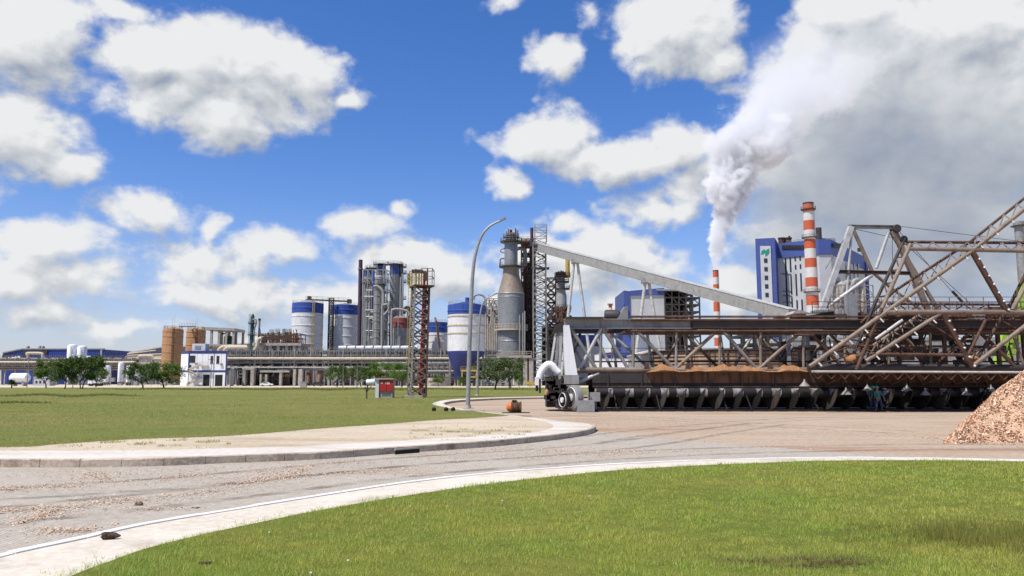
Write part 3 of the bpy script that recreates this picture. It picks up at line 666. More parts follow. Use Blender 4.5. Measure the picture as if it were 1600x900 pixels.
# ---- orange tanks
def otank(label, cx, hw, yt, Y):
    x, r = cyl(cx, hw, Y); z = wz(yt, Y); c = (x, Y, 0); o = thing('orange_tank', label, 'tank', c, 'orange tanks beside the office block')
    part('shell', MB().lathe([(r, 0), (r, z - 1.0), (r * .98, z - .5)], c, 36), mt['orange'], o)
    mb = MB(); [mb.lathe([(r, q), (r + .14, q + .1), (r + .14, q + .3), (r, q + .4)], c, 36) for q in (z * .28, z * .42, z * .56, z * .7, z * .84, z - 1.9)]; part('hoops', mb, mt['orange'], o)
    rf = part('roof', MB().lathe([(r * .98, z - .5), (r * .6, z + .1), (r * .25, z + .4), (0, z + .5)], c, 30), mt['orange'], o)
    part('roof_rail', MB().ringrail((x, Y, z - .3), r * .9, 1.3, .08, 14), mt['rust'], rf)
    mb = MB(); [mb.tube((x + a, Y, z), (x + a, Y, z + h), .06, .03, 5) for a, h in ((-.5, 5), (.5, 6.5))]; part('lightning_rod', mb, mt['steel'], rf)
    part('ladder', MB().ladder((x + r * .45, Y - r * .92, 1), (x + r * .45, Y - r * .92, z), .7, .12, .7), mt['rust'], o)
    return x, r, z
xa, ra, za = otank('big orange tank whose whole height shows beside the trees', 268.5, 15.2, 513, 370)
xb, rb, zb_ = otank('orange tank half hidden by the white office block', 304.5, 14.3, 514, 385)
mb = MB(); mb.bar((xa + 2, 372, za + 1), (xb, 384, zb_ + 1.2), .5); mb.rail([(xa + 2, 371.6, za + 1.3), (xb, 383.6, zb_ + 1.5)], 1.1, .06)
single('tank_walkway', mb, mt['steel'], 'narrow steel walkway bridging the tops of the orange tanks', 'walkway')
# concrete frame with green machine
Y = 395; X = lambda p: wx(p, Y)
o = thing('concrete_canopy', 'open concrete canopy with flat slab behind the second orange tank', 'canopy', (X(342), Y + 8, 0))
parts('column', [MB().bx(X(p) - .55, X(p) + .55, Y + d - .5, Y + d + .5, 0, wz(513, Y)) for p in (329, 341, 352, 363.5) for d in (0, 14)], mt['concrete'], o)
part('roof_slab', MB().prism_xz([(X(314), wz(515, Y)), (X(365.5), wz(517, Y)), (X(365.5), wz(513, Y)), (X(314), wz(511, Y))], Y - 1, Y + 15), mt['concrete'], o)
part('floor_slab', MB().bx(X(314), X(366), Y - 1, Y + 15, wz(541, Y), wz(538, Y)), mt['concrete'], o)
o = thing('green_machine', 'dark green compressor standing under the open concrete slab', 'machine', (X(353), Y + 4, wz(538, Y)))
c = (X(353), Y + 4, 0); zf = wz(538, Y)
part('body', MB().bx(X(346), X(360), Y + 2, Y + 6, zf + .2, zf + 2.6).lathe([(0, X(345)), (1.2, X(345)), (1.2, X(358)), (0, X(358))], (0, Y + 4, zf + 3.2), 14, 'x'), mt['green'], o)
part('pipe', MB().path(spline([(X(348), Y + 4, zf + 3), (X(348), Y + 4, zf + 5.2), (X(344), Y + 4, zf + 5.6), (X(340), Y + 4, zf + 5.6)], 4), .35), mt['green'], o)
# ---- white office block
def office():
    Y = 298; xl, xc, xr = wx(283, Y), wx(294.5, Y), wx(355, Y); zt = wz(548, Y); zb = wz(552.5, Y); zm0, zm1 = wz(581.5, Y), wz(578.5, Y); Yb = Y + 13
    o = thing('office_block', 'white two storey block with blue bands and outside stairs', 'building', ((xl + xr) / 2, Y + 6, 0))
    poly = [(xc, Y), (xr, Y), (wx(353, Yb), Yb), (wx(284, Yb), Yb), (wx(283, Y + 7), Y + 7)]
    def grow(d): c_ = (sum(p[0] for p in poly) / 5, sum(p[1] for p in poly) / 5); return [(p[0] + (d if p[0] > c_[0] else -d), p[1] + (d if p[1] > c_[1] else -d)) for p in poly]
    part('wall', extrude(poly, 0, zt - .3), mt['white_clean'], o, smooth=False)
    parts('blue_band', [extrude(grow(.08), zb, zt), extrude(grow(.07), zm0, zm1), MB().bx(xr - .5, xr + .05, Y - .06, Y, 0, zb), MB().bx(xc - .05, xc + .5, Y - .06, Y, zm1, zb)], mt['navy'], o)
    pl = MB().bx(wx(291, Y), wx(312, Y), Y + 5, Y + 9, zt - .1, wz(536, Y)); q = part('roof_plant_box', pl, mt['white'], o)
    part('louvre', MB().bx(wx(296, Y), wx(305, Y), Y + 4.9, Y + 5, wz(545, Y), wz(539, Y)), mt['clad'], q)
    for a, b, t, u in ((295.8, 305.3, 555.5, 566), (329, 333, 556, 567.5), (338.3, 342.8, 556, 567.5), (295.5, 299.5, 570, 577.5)):
        w = part('window', MB().bx(wx(a, Y), wx(b, Y), Y - .05, Y + .01, wz(u, Y), wz(t, Y)), mt['glass'], o)
        part('frame', MB().bx(wx(a, Y) - .1, wx(b, Y) + .1, Y - .12, Y - .06, wz(u, Y) - .18, wz(u, Y)).bx((wx(a, Y) + wx(b, Y)) / 2 - .06, (wx(a, Y) + wx(b, Y)) / 2 + .06, Y - .12, Y - .06, wz(u, Y), wz(t, Y)), mt['dark'], w)
    for a in (308, 316.5, 325.5, 335, 346): part('panel_seam', MB().bx(wx(a, Y), wx(a, Y) + .06, Y - .03, Y, zm1, zb), mt['wallgrey'], o)
    part('rain_pipe', MB().tube((wx(334.5, Y), Y - .12, 0), (wx(334.5, Y), Y - .12, zb), .09, None, 8), mt['wallgrey'], o)
    parts('air_unit', bxs((wx(306, Y), wx(309, Y), Y - .5, Y - .05, wz(571, Y), wz(567, Y)), (wx(345, Y), wx(348, Y), Y - .5, Y - .05, wz(571, Y), wz(567.5, Y))), mt['clad'], o)
    for a, b in ((319, 329), (337.5, 349)): part('door', MB().bx(wx(a, Y), wx(b, Y), Y - .05, Y + .01, .05, wz(585.5, Y)), mt['opening'], o)
    mb = MB()
    for i in range(22):
        for (pa, za, pb, zb2) in ((296, .2, 316, wz(590, Y)), (316, wz(590, Y), 297, wz(579, Y)), (297, wz(579, Y), 316, wz(570.5, Y))):
            t = i / 21; mb.box((wx(pa, Y) + (wx(pb, Y) - wx(pa, Y)) * t, Y - 1.2 - (.9 if pa > 300 else 0), za + (zb2 - za) * t), (.34, .9, .1))
    mb.bx(wx(295, Y), wx(298, Y), Y - 2.4, Y - .1, wz(579, Y) - .15, wz(579, Y)).bx(wx(314, Y), wx(318, Y), Y - 2.4, Y - .1, wz(590, Y) - .15, wz(590, Y)).bx(wx(314, Y), wx(327, Y), Y - 1.7, Y - .1, wz(570.5, Y) - .15, wz(570.5, Y))
    st = part('outside_stair', mb, mt['concrete'], o)
    mb = MB()
    for pa, za, pb, zb2 in ((296, .2, 316, wz(590, Y)), (316, wz(590, Y), 297, wz(579, Y)), (297, wz(579, Y), 316, wz(570.5, Y))): mb.bar((wx(pa, Y), Y - 1.75, za + .3), (wx(pb, Y), Y - 1.75, zb2 + .3), .1, .75)
    mb.rail([(wx(315, Y), Y - 1.75, wz(570.5, Y)), (wx(327, Y), Y - 1.75, wz(570.5, Y))], 1, .06); part('stair_parapet', mb, mt['beige'], st)
    for px in (299, 313): part('stair_post', MB().bx(wx(px, Y) - .12, wx(px, Y) + .12, Y - 2.2, Y - 1.95, 0, wz(579, Y)), mt['concrete'], st)
office()
x, r = cyl(364, 2.8, 300); o = thing('grey_vessel', 'small grey upright vessel with a white cap next to the office block', 'tank', (x, 300, 0))
part('shell', MB().lathe([(r, .8), (r, 6.5)], (x, 300, 0), 18), mt['clad'], o); part('cap', MB().lathe([(r * 1.02, 6.5), (r * .8, 7.2), (0, 7.5)], (x, 300, 0), 18), mt['white_clean'], o)
part('support_legs', MB().bx(x - .5, x + .5, 299.5, 300.5, 0, .8), mt['steel'], o)
# ---- green column
Y = 360; x, r = cyl(392.5, 2.7, Y); z = wz(491, Y); c = (x, Y, 0)
o = thing('green_column', 'tall dark green scrubber column with ring platforms', 'column', c)
part('shell', MB().lathe([(r * 1.25, 0), (r * 1.25, wz(527, Y)), (r, wz(520, Y)), (r, z - 1), (r * .5, z), (0, z + .2)], c, 18), mt['green'], o)
for py in (506, 524): 
    p = part('platform', deck_ring(MB(), (x, Y, wz(py, Y)), r, r + 1.3, .25, 14), mt['dark'], o); part('platform_rail', MB().ringrail((x, Y, wz(py, Y)), r + 1.2, 1.2, .08, 10), mt['steel'], p)
part('ladder', MB().ladder((x - r - .3, Y - .5, 4), (x - r - .3, Y - .5, z), .6, .1), mt['steel'], o)
part('side_pipe', MB().path(spline([(x + r * .4, Y - r, wz(500, Y)), (x + r + .8, Y - r, wz(499, Y)), (x + r + 1.2, Y - r, wz(505, Y)), (x + r + .4, Y - r, wz(517, Y)), (x + r + .5, Y - r, wz(545, Y))], 5), .35), mt['clad'], o)
x2 = wx(400, Y); o = thing('thin_stack', 'thin grey flare stack beside the green column', 'stack', (x2, Y + 3, 0)); part('pipe', MB().tube((x2, Y + 3, 0), (x2, Y + 3, wz(500, Y)), .45, .45, 8), mt['steel'], o); part('tip', MB().tube((x2, Y + 3, wz(500, Y)), (x2, Y + 3, wz(497, Y)), .65, .65, 8), mt['dark'], o)
# ---- concrete process building with small tanks on its deck
Y = 345; X = lambda p: wx(p, Y); H = lambda q: wz(q, Y)
o = thing('process_building', 'bare concrete process building with open floors behind the pipe rack', 'building', (X(432), Y + 8, 0))
parts('column', [MB().bx(X(p) - .6, X(p) + .6, Y + d, Y + d + 1.2, 0, H(540)) for p in (397, 409, 421, 434, 447, 459, 467) for d in (0, 12)], mt['concrete'], o)
part('floor_slab', MB().bx(X(394), X(470), Y - .6, Y + 16, H(540), H(536)).bx(X(405), X(470), Y - .4, Y + 16, H(552), H(549.5)).bx(X(394), X(470), Y - .4, Y + 16, H(572), H(569)), mt['concrete'], o)
part('back_wall', MB().bx(X(405), X(468), Y + 8, Y + 8.3, 0, H(540)), mt['wallgrey'], o)
part('deck_rail', MB().rail([(X(394), Y - .5, H(536)), (X(470), Y - .5, H(536))], 1.3, .09, step=2.2), mt['rust'], o)
mb = MB(); [mb.bx(X(a), X(b), Y + 7.7, Y + 7.9, H(u), H(t)) for a, b, t, u in ((408, 419, 541, 549), (423, 432, 541, 549), (436, 445, 541, 549), (449, 457, 541, 549))]; part('opening', mb, mt['opening'], o)
part('duct', MB().path(spline([(X(399), Y - 1.5, H(548)), (X(403), Y - 1.5, H(541)), (X(405), Y - 1.5, H(531)), (X(410), Y - 1.5, H(529))], 5), .9), mt['beige'], o)
for lab, cx, hw, yt, ma in (('grey round tank on the concrete deck, second from the green column', 423, 4, 519, 'clad'), ('wider grey round tank in the middle of the concrete deck', 432, 4.5, 518, 'wallgrey'), ('pale grey round tank on the concrete deck next to the orange pot', 444, 5.5, 518.5, 'clad'),
                            ('slim orange pot on the concrete deck beside the grey tanks', 452, 2.6, 518, 'orange'), ('small orange pot at the silo end of the concrete deck', 461, 3, 524, 'orange'), ('low dark tank on the concrete deck near the green column', 412, 5, 527, 'rust')):
    x, r = cyl(cx, hw, Y + 5); o = thing('deck_tank', lab, 'tank', (x, Y + 5, H(536)), 'tanks on the concrete deck')
    part('shell', MB().lathe([(r, H(536)), (r, wz(yt, Y + 5) - .4), (r * .9, wz(yt, Y + 5)), (0, wz(yt, Y + 5) + .3)], (x, Y + 5, 0), 18), mt[ma], o); part('roof_rail', MB().ringrail((x, Y + 5, wz(yt, Y + 5)), r * .85, 1.1, .09, 8), mt['steel'], o)
mb = MB(); rr = random.Random(3)
for k in range(34): px = rr.uniform(398, 468); mb.tube((X(px), Y + rr.uniform(0, 10), H(536)), (X(px), Y + 3, H(rr.uniform(512, 528))), .14, .14, 5)
for k in range(16): mb.tube((X(rr.uniform(398, 430)), Y + 2, H(rr.uniform(522, 534))), (X(rr.uniform(430, 468)), Y + 2, H(rr.uniform(522, 534))), .22, .22, 6)
steel_frame(mb, [X(p) for p in (400, 411, 422, 433, 444, 455, 466)], [Y + 2, Y + 11], [H(536), H(528), H(521)], .3, seed=44)
single('deck_pipework', mb, mt['rust'], 'tangle of vent pipes and masts above the concrete deck', 'pipework', kind='stuff')
# ---- long pipe rack
Y = 318; X = lambda p: wx(p, Y); H = lambda q: wz(q, Y)
def pipe_rack(label, pa, pb, hts, pipes, bent=17, lat=True, Y=318, seed=1):
    X = lambda p: wx(p, Y); H = lambda q: wz(q, Y); rr = random.Random(seed)
    o = thing('pipe_rack', label, 'pipe rack', (X((pa + pb) / 2), Y + 4, 0), 'pipe racks')
    n = int((pb - pa) / bent)
    for i in range(n + 1):
        x = X(pa + (pb - pa) * i / n); mb = MB()
        for d in (0, 7): mb.bar((x, Y + d, 0), (x, Y + d, H(hts[-1])), .42)
        for q in hts: mb.bar((x, Y - .8, H(q)), (x, Y + 7.8, H(q)), .42)
        part('bent', mb, mt['steel'] if i % 3 else mt['concrete'], o)
    for q in hts:
        part('rack_beam', MB().bar((X(pa), Y - .3, H(q) - .4), (X(pb), Y - .3, H(q) - .4), .3, .6).bar((X(pa), Y + 7.3, H(q) - .4), (X(pb), Y + 7.3, H(q) - .4), .3, .6), mt['steel'], o)
    for q, dy, rad, ma in pipes: part('pipe', MB().tube((X(pa) - 2, Y + dy, H(q)), (X(pb) + 2, Y + dy, H(q)), rad, rad, 10), mt[ma], o)
    if lat:
        mb = MB(); m = int((pb - pa) / 3.6)
        for i in range(m):
            x0, x1 = X(pa + (pb - pa) * i / m), X(pa + (pb - pa) * (i + 1) / m); za, zb = H(hts[-1]), H(hts[-1] - 0) + 0; 
            mb.bar((x0, Y - .7, H(hts[-2]) + .2), (x0, Y - .7, H(hts[-1])), .16)
            if rr.random() < .75: mb.bar((x0 if i % 2 else x1, Y - .7, H(hts[-2]) + .2), (x1 if i % 2 else x0, Y - .7, H(hts[-1])), .13)
        part('lattice_bracing', mb, mt['steel'], o)
        part('cable_tray', MB().bx(X(pa), X(pb), Y + 2, Y + 4, H(hts[-1]) - 3.0, H(hts[-1]) - 2.2).bx(X(pa), X(pb), Y + 3, Y + 6, H(hts[-1]) - 1.6, H(hts[-1]) - .7), mt['dark'], o)
    part('top_rail', MB().rail([(X(pa), Y - .8, H(hts[-1])), (X(pb), Y - .8, H(hts[-1]))], 1.2, .08, step=2.5), mt['steel'], o)
    for i in range(int((pb - pa) / 6)):
        mb = MB()
        x = X(rr.uniform(pa, pb)); q = rr.choice(hts); z = H(q); zz = rr.choice([0, H(hts[0]), H(hts[-1])]); 
        mb.tube((x, Y + rr.uniform(-.9, .5), min(z, zz)), (x, Y - .6, max(z, zz) + .5), rr.choice([.12, .2, .3]), None, 6)
        part('riser_pipe', mb, mt['clad'], o)
    return o
pipe_rack('long two deck pipe rack with beige pipe running past the silos', 356, 776, [576, 565, 547],
          [(560.5, -1.1, .55, 'beige'), (559, 1.5, .4, 'clad'), (574.5, -.9, .35, 'clad'), (573.5, 1.5, .5, 'beige'), (563, 3, .45, 'clad'), (570, 4, .5, 'rust'), (549, 1, .4, 'clad')])
pipe_rack('low pipe rack with a beige pipe in front of the blue warehouse', -40, 208, [576, 569, 560], [(566, -.9, .55, 'beige'), (575, -.8, .4, 'rust'), (572.5, 1.2, .4, 'clad'), (560, 2, .3, 'clad')], 16, True, 372, 5)
pipe_rack('shorter lower pipe rack between the lattice mast and the digester', 598, 768, [591, 581, 567], [(580, -1, .4, 'clad'), (590.5, -.6, .35, 'rust'), (574, 1, .5, 'beige'), (567.5, .5, .4, 'clad')], 9, True, 311, 7)
# things below and behind the rack
o = thing('concrete_portal', 'heavy concrete portal standing under the pipe rack', 'portal', (X(396), Y - 4, 0))
parts('column', bxs((X(388), X(392.2), Y - 6, Y - 3, 0, H(578)), (X(400), X(405), Y - 6, Y - 3, 0, H(578)), (X(413), X(415.5), Y - 5, Y - 3, 0, H(585)), (X(421), X(424), Y - 5, Y - 3, 0, H(585)), (X(443), X(446.5), Y - 5, Y - 3, 0, H(582)), (X(464), X(468), Y - 5, Y - 3, 0, H(577)), (X(472), X(478), Y - 5, Y - 3, 0, H(577))), mt['concrete'], o)
parts('beam', bxs((X(387), X(405.5), Y - 6.1, Y - 2.9, H(578), H(574.5)), (X(413), X(458), Y - 5.1, Y - 2.9, H(582), H(579))), mt['concrete'], o)
part('back_wall', MB().bx(X(376), X(470), Y + 8.2, Y + 8.5, 0, H(577)), mt['wallgrey'], o)
part('red_door', MB().bx(X(448), X(457), Y - 2, Y - 1.7, 0, H(584)), mt['rust'], o)
mb = MB(); rr = random.Random(9)
for k in range(34):
    px = rr.uniform(372, 470); mb.tube((X(px), Y - rr.uniform(0, 2.5), 0.2), (X(px + rr.uniform(-1, 1)), Y - 1, H(rr.uniform(574, 592))), rr.choice([.2, .3, .5, .8]), None, 7)
for k in range(14): a = rr.uniform(372, 455); q = rr.uniform(579, 597); mb.tube((X(a), Y - 2, H(q)), (X(a + rr.uniform(5, 16)), Y - 2, H(q)), rr.choice([.2, .35, .5]), None, 7)
for k in range(14): a = rr.uniform(372, 465); mb.box((X(a), Y - 1.5, rr.uniform(.6, 2)), (rr.uniform(.8, 2), 1.5, rr.uniform(1, 3.5)))
single('pump_pipework', mb, mt['dark'], 'dark pumps, pots and pipes crowded under the pipe rack', 'pipework', kind='stuff')
for lab, cx, hw, yt in (('salmon pink round tank under the rack, the slimmer of a pair', 483, 6, 577), ('salmon pink round tank under the rack, the broader of a pair', 501, 6.8, 576), ('salmon pink tank showing between the mid trees', 545, 8, 583), ('salmon pink tank just behind the lattice mast', 622, 9, 580)):
    x, r = cyl(cx, hw, Y + 12); o = thing('salmon_tank', lab, 'tank', (x, Y + 12, 0), 'salmon pink tanks under the rack')
    part('shell', MB().lathe([(r, 0), (r, wz(yt, Y + 12)), (0, wz(yt - 1, Y + 12))], (x, Y + 12, 0), 24), mt['salmon'], o); part('hoop', MB().lathe([(r, 5), (r + .15, 5.1), (r + .15, 5.4), (r, 5.5)], (x, Y + 12, 0), 24), mt['concrete'], o)
o = thing('rear_wall', 'long grey plant wall closing the view under the pipe rack', 'wall', (X(600), Y + 30, 0))
part('wall', MB().bx(X(470), X(800), Y + 34, Y + 35, 0, H(578)), mt['wallgrey'], o); part('coping', MB().bx(X(470), X(800), Y + 33.8, Y + 35.2, H(578), H(577)), mt['concrete'], o)
mb = MB(); rr = random.Random(19)
for k in range(70):
    px = rr.uniform(480, 775); mb.tube((X(px), Y + rr.uniform(10, 18), 0.2), (X(px), Y + 14, H(rr.uniform(574, 590))), rr.choice([.3, .5, .9, 1.3]), None, 9)
for k in range(22): a = rr.uniform(512, 740); q = rr.uniform(577, 598); mb.tube((X(a), Y + 9, H(q)), (X(a + rr.uniform(8, 26)), Y + 9, H(q)), rr.choice([.2, .35, .5]), None, 7)
single('yard_pipework', mb, mt['clad'], 'grey pipes and small vessels standing behind the mid trees', 'pipework', kind='stuff')
# white lagged duct on top of the rack
mb = MB()
for k in range(9): a = 526 + k * 14; mb.lathe([(0, X(a)), (.9, X(a) + .1), (1.05, X(a + 12.2)), (0, X(a + 12.4))], (0, Y + 3, H(543.5)), 12, 'x')
single('lagged_duct', mb, mt['white'], 'white lagged duct in short lengths lying on top of the pipe rack', 'duct')
# ---- silos
g = 'white silos with blue tops'
o, c, r, zt, zb = silo('silo', 'white silo with blue top and yellow ladder, taller of the twin silos', 480, 24, 472, 488, 372, 5, g, 489)
o2, c2, r2, zt2, zb2 = silo('silo', 'white silo with blue top next to the dark ladder tower', 538.5, 22.5, 475.5, 491, 385, 3, g, None)
o3 = silo('silo', 'blue topped white silo behind the lattice mast with a brown chute', 684, 16.5, 503, 519, 385, 2, g, None, 5)[0]
part('brown_chute', MB().path([W(680, 497, 375), W(682, 503, 362), W(688, 552, 362)], .5), mt['chiprust'], o3)
o = thing('silo_gantry', 'thin conveyor gantry joining the tops of the twin silos', 'gantry', (c[0] + 8, 376, zt))
zg = wz(468, 372)
part('deck', MB().bar((c[0] - 1, 372, zg), (c2[0] + 2, 385, wz(471, 385)), 1.2, .7), mt['steel'], o); part('rail', MB().rail([(c[0] - 1, 371.3, zg + .3), (c2[0] + 2, 384.3, wz(471, 385) + .3)], 1.3, .1, step=2.5), mt['steel'], o)
part('head_pulley', MB().box((c[0] + .6, 372, zg + .6), (1.6, 1.6, 1.8)).box((c2[0] + 2, 385, wz(471, 385)), (2, 2, 2)), mt['dark'], o)
xt = wx(515.5, 376); o = thing('ladder_tower', 'narrow dark stair tower between the twin silos', 'stair tower', (xt, 376, 0))
part('frame', lattice(MB(), (xt, 376), 2.0, 2.0, 0, wz(466, 376), 18, .32, .2), mt['dark'], o); part('ladder', MB().ladder((xt, 375, 0), (xt, 375, wz(466, 376)), .6, .1), mt['rust'], o)
# hopper silo
def hopper_silo():
    Y = 303; x, r = cyl(728.5, 29, Y, 510); zt, zb, zc = wz(474.5, Y - r), wz(490, Y - r), wz(548, Y - r); c = (x, Y, 0)
    o = thing('hopper_silo', 'big white hopper silo with blue top and blue funnel bottom', 'silo', c)
    part('shell', MB().lathe([(r, zc), (r, zb)], c, 44), mt['white'], o)
    mb = MB(); [mb.lathe([(r, wz(p, Y - r) - .35), (r + .22, wz(p, Y - r) - .2), (r + .22, wz(p, Y - r) + .2), (r, wz(p, Y - r) + .35)], c, 44) for p in (493, 507.5, 520)]; part('stiffening_rings', mb, mt['beige'], o)
    part('top_band', MB().lathe([(r + .05, zb), (r + .06, zt), (r - .4, zt + .1)], c, 44).lathe([(r + .06, zt - 2.6), (r + .3, zt - 2.4), (r + .06, zt - 2.2)], c, 44), mt['blue'], o)
    rf = part('roof', MB().lathe([(r - .3, zt), (r * .2, zt + 1.3), (0, zt + 1.4)], c, 36), mt['navy'], o); part('roof_rail', MB().ringrail((x, Y, zt + .1), r - .3, 1.2, .08, 18), mt['steel'], rf)
    part('top_spout', MB().lathe([(.8, zt + .5), (.8, wz(465, Y))], (wx(730, Y, 470), Y, 0), 12), mt['blue'], rf)
    n = 40; xs = wx(716, Y, 590); rs = 1.75; z1 = wz(580, Y); z0 = wz(592, Y); vs = []
    for i in range(n): a = 2 * PI * i / n; vs.append((x + (r + .02) * math.cos(a), Y + (r + .02) * math.sin(a), zc))
    for i in range(n): a = 2 * PI * i / n; vs.append((x + (r + .02) * math.cos(a), Y + (r + .02) * math.sin(a), zc - 1.0))
    for i in range(n): a = 2 * PI * i / n; vs.append((xs + rs * math.cos(a), Y + rs * math.sin(a), z1))
    for i in range(n): a = 2 * PI * i / n; vs.append((xs + rs * .9 * math.cos(a), Y + rs * .9 * math.sin(a), z0))
    mb = MB().add(vs, [(k * n + i, k * n + (i + 1) % n, (k + 1) * n + (i + 1) % n, (k + 1) * n + i) for k in range(3) for i in range(n)] + [tuple(range(3 * n, 4 * n))]); part('hopper', mb, mt['navy'], o)
    for k in range(8):
        a = PI / 8 + k * PI / 4; part('leg', MB().bar((x + r * .97 * math.cos(a), Y + abs(r) * .97 * math.sin(a) + .0, 0), (x + r * .97 * math.cos(a), Y + r * .97 * math.sin(a), zc), .7), mt['steel'], o) if math.sin(a) > -.3 else None
    mb = MB().path(spline([W(741, 468, Y), W(741, 463, Y), W(748, 460, Y), W(758, 466, Y), W(760, 490, Y)], 5), .4); part('vent_pipe', mb, mt['clad'], o)
    o = thing('loading_gantry', 'yellow steel loading gantry beneath the hopper silo', 'gantry', (wx(736, Y), Y - 8, 0)); mb = MB(); X = lambda p: wx(p, Y - 8); H = lambda q: wz(q, Y - 8)
    for p in (722, 734, 745): mb.bar((X(p), Y - 8, 0), (X(p), Y - 8, H(578)), .5)
    mb.bar((X(720), Y - 8, H(579)), (X(747), Y - 8, H(579)), .7).bar((X(734), Y - 8, H(589)), (X(747), Y - 8, H(589)), .5); part('beams', mb, mt['yellow'], o)
    part('rail', MB().rail([(X(720), Y - 8, H(578)), (X(747), Y - 8, H(578))], 1.2, .1), mt['yellow'], o)
    o = thing('low_round_tank', 'low grey open concrete basin near the lattice mast', 'basin', (wx(683, 300), 300, 0)); part('wall', MB().lathe([(4.6, .1), (4.6, 3), (4.2, 3), (4.2, .2)], (wx(683, 300), 300, 0), 30), mt['concrete'], o)
    part('pipe', MB().tube((wx(672, 300), 295, 1.6), (wx(694, 300), 295, 1.6), .25), mt['rust'], o)
hopper_silo()
# ---- bleaching tower group
def vessel(label, cx, hw, yt, Y, mat, prof=None, blue=None, plats=(), nm='tower_vessel', grp='upright vessels of the bleach plant', ybot=600, rings=0, lad=True):
    x, r = cyl(cx, hw, Y, (yt + 560) / 2); z = wz(yt, Y); c = (x, Y, 0); o = thing(nm, label, 'vessel', c, grp); z0 = max(0, wz(ybot, Y))
    part('shell', MB().lathe([(r, z0), (r, z - r * .5), (r * .7, z - r * .15), (0, z)] if prof is None else [(r * a, wz(b, Y)) for a, b in prof], c, 26), mt[mat], o)
    if blue: part('blue_band', MB().lathe([(r + .06, wz(blue[1], Y)), (r + .06, wz(blue[0], Y))], c, 26), mt['violet'], o)
    if rings:
        mb = MB()
        for k in range(rings): q = z0 + (z - z0) * (k + .5) / rings; mb.lathe([(r, q - .2), (r + .22, q), (r, q + .2)], c, 26)
        part('rings', mb, mt['galv'], o)
    for py in plats:
        p = part('platform', deck_ring(MB(), (x, Y, wz(py, Y)), r, r + 1.5, .3, 16), mt['dark'], o); part('platform_rail', MB().ringrail((x, Y, wz(py, Y) + .3), r + 1.4, 1.2, .1, 12), mt['steel'], p)
    if lad: part('ladder', MB().ladder((x - r * .4, Y - r - .3, z0 + 2), (x - r * .4, Y - r - .3, z - 1), .7, .1, .9), mt['steel'], o)
    return o, x, r, z
o = thing('purple_stack', 'slender dark purple stack rising at the edge of the vessel group', 'stack', (wx(562, 365), 365, 0))
part('pipe', MB().tube((wx(561.5, 365), 365, 0), (wx(563.5, 365, 406), 365, wz(406, 365)), 1.0, .95, 12), mt['purple'], o); part('collar', MB().lathe([(1.3, wz(421, 365)), (1.3, wz(419.5, 365))], (wx(563.3, 365, 420), 365, 0), 12), mt['steel'], o)
vessel('grey vessel close beside the purple stack with a blue top band', 572, 5, 418, 366, 'clad', blue=(422, 432), plats=(443, 470), lad=False)
vessel('slim grey vessel with blue band between the purple stack and the broad vessel', 578.5, 4, 417, 362, 'clad', blue=(421, 433), plats=(420, 445, 500))
vessel('bright blue and pale vertical duct in the middle of the vessel group', 582.5, 1.8, 424, 356, 'blue', lad=False, plats=())
vessel('broad ribbed grey vessel with a domed neck in front of the vessel group', 591, 6.5, 430, 352, 'clad', rings=13, plats=(446,))
vessel('grey vessel behind with blue crown and a railed top', 594, 7.5, 414, 372, 'steel', blue=(416, 425), plats=(414, 440, 458, 477))
vessel('tall pale vessel with bright blue band, highest of the vessel group', 615.5, 7.3, 411, 364, 'clad', blue=(415, 429), plats=(414,), rings=0)
vessel('narrow dark stair column beside the tall pale vessel', 626, 3.4, 411, 366, 'steel', plats=(418, 428, 442, 468, 490))
vessel('short grey vessel with curved pipes next to the dull red tank', 602, 4.5, 478, 350, 'clad', rings=8, plats=(484, 520))
Y = 350; x, r = cyl(625.5, 13.5, Y, 520); c = (x, Y, 0); o = thing('red_tank', 'broad grey tank with a dull red upper band', 'tank', c)
part('shell', MB().lathe([(r, 0), (r, wz(513, Y))], c, 34), mt['clad'], o); part('red_band', MB().lathe([(r + .05, wz(513, Y)), (r + .05, wz(497.5, Y))], c, 34).lathe([(r + .05, wz(505, Y)), (r + .3, wz(504.5, Y)), (r + .05, wz(504, Y))], c, 34), mt['brick'], o)
part('roof', MB().lathe([(r, wz(497.5, Y)), (r * .5, wz(494, Y)), (0, wz(493, Y))], c, 30), mt['clad_tan'], o)
mb = MB(); [mb.tube(tuple(W(598, q, 350)), tuple(W(640, q, 350)), .12) for q in (538,)]
gooseneck('silver pipe arching over beside the dull red tank', [(612, 545), (612, 490), (615, 484), (622, 483), (636, 486), (640, 492)], .55, 343, 'clad', grp='silver process pipes')
gooseneck('silver pipe bending twice in front of the ribbed vessel', [(597, 545), (597, 482), (599, 477), (606, 476), (607, 484), (600, 492)], .5, 343, 'clad', grp='silver process pipes')
gooseneck('silver pipe curving off the head of the ribbed vessel', [(584, 448), (589, 447), (596, 452), (599, 460), (599, 480)], .6, 346, 'clad', grp='silver process pipes')
gooseneck('dark pipe loop behind the yellow ladder of the mast', [(631, 490), (632, 483), (636, 480), (640, 484), (640, 500)], .7, 358, 'rust', grp='silver process pipes')
mb = MB(); Y = 358; xs = [wx(p, Y, 480) for p in (567, 574, 581, 588, 598, 604)]; steel_frame(mb, xs, [Y - 1, Y + 14], [0] + [wz(q, Y) for q in (540, 522, 505, 488, 470, 452, 436, 422)], .36, seed=8)
single('vessel_steelwork', mb, mt['galv'], 'open steel frame with bracing holding the vessel group together', 'steel frame')
mb = MB(); rr = random.Random(5)
for k in range(26):
    px = rr.choice([rr.uniform(567, 602), rr.uniform(622, 631)]); mb.tube((wx(px, Y - 3, 490), Y - rr.uniform(1, 6), 1), (wx(px, Y - 3, 490), Y - 3, wz(rr.uniform(424, 520), Y)), rr.choice([.15, .25, .4]), None, 6)
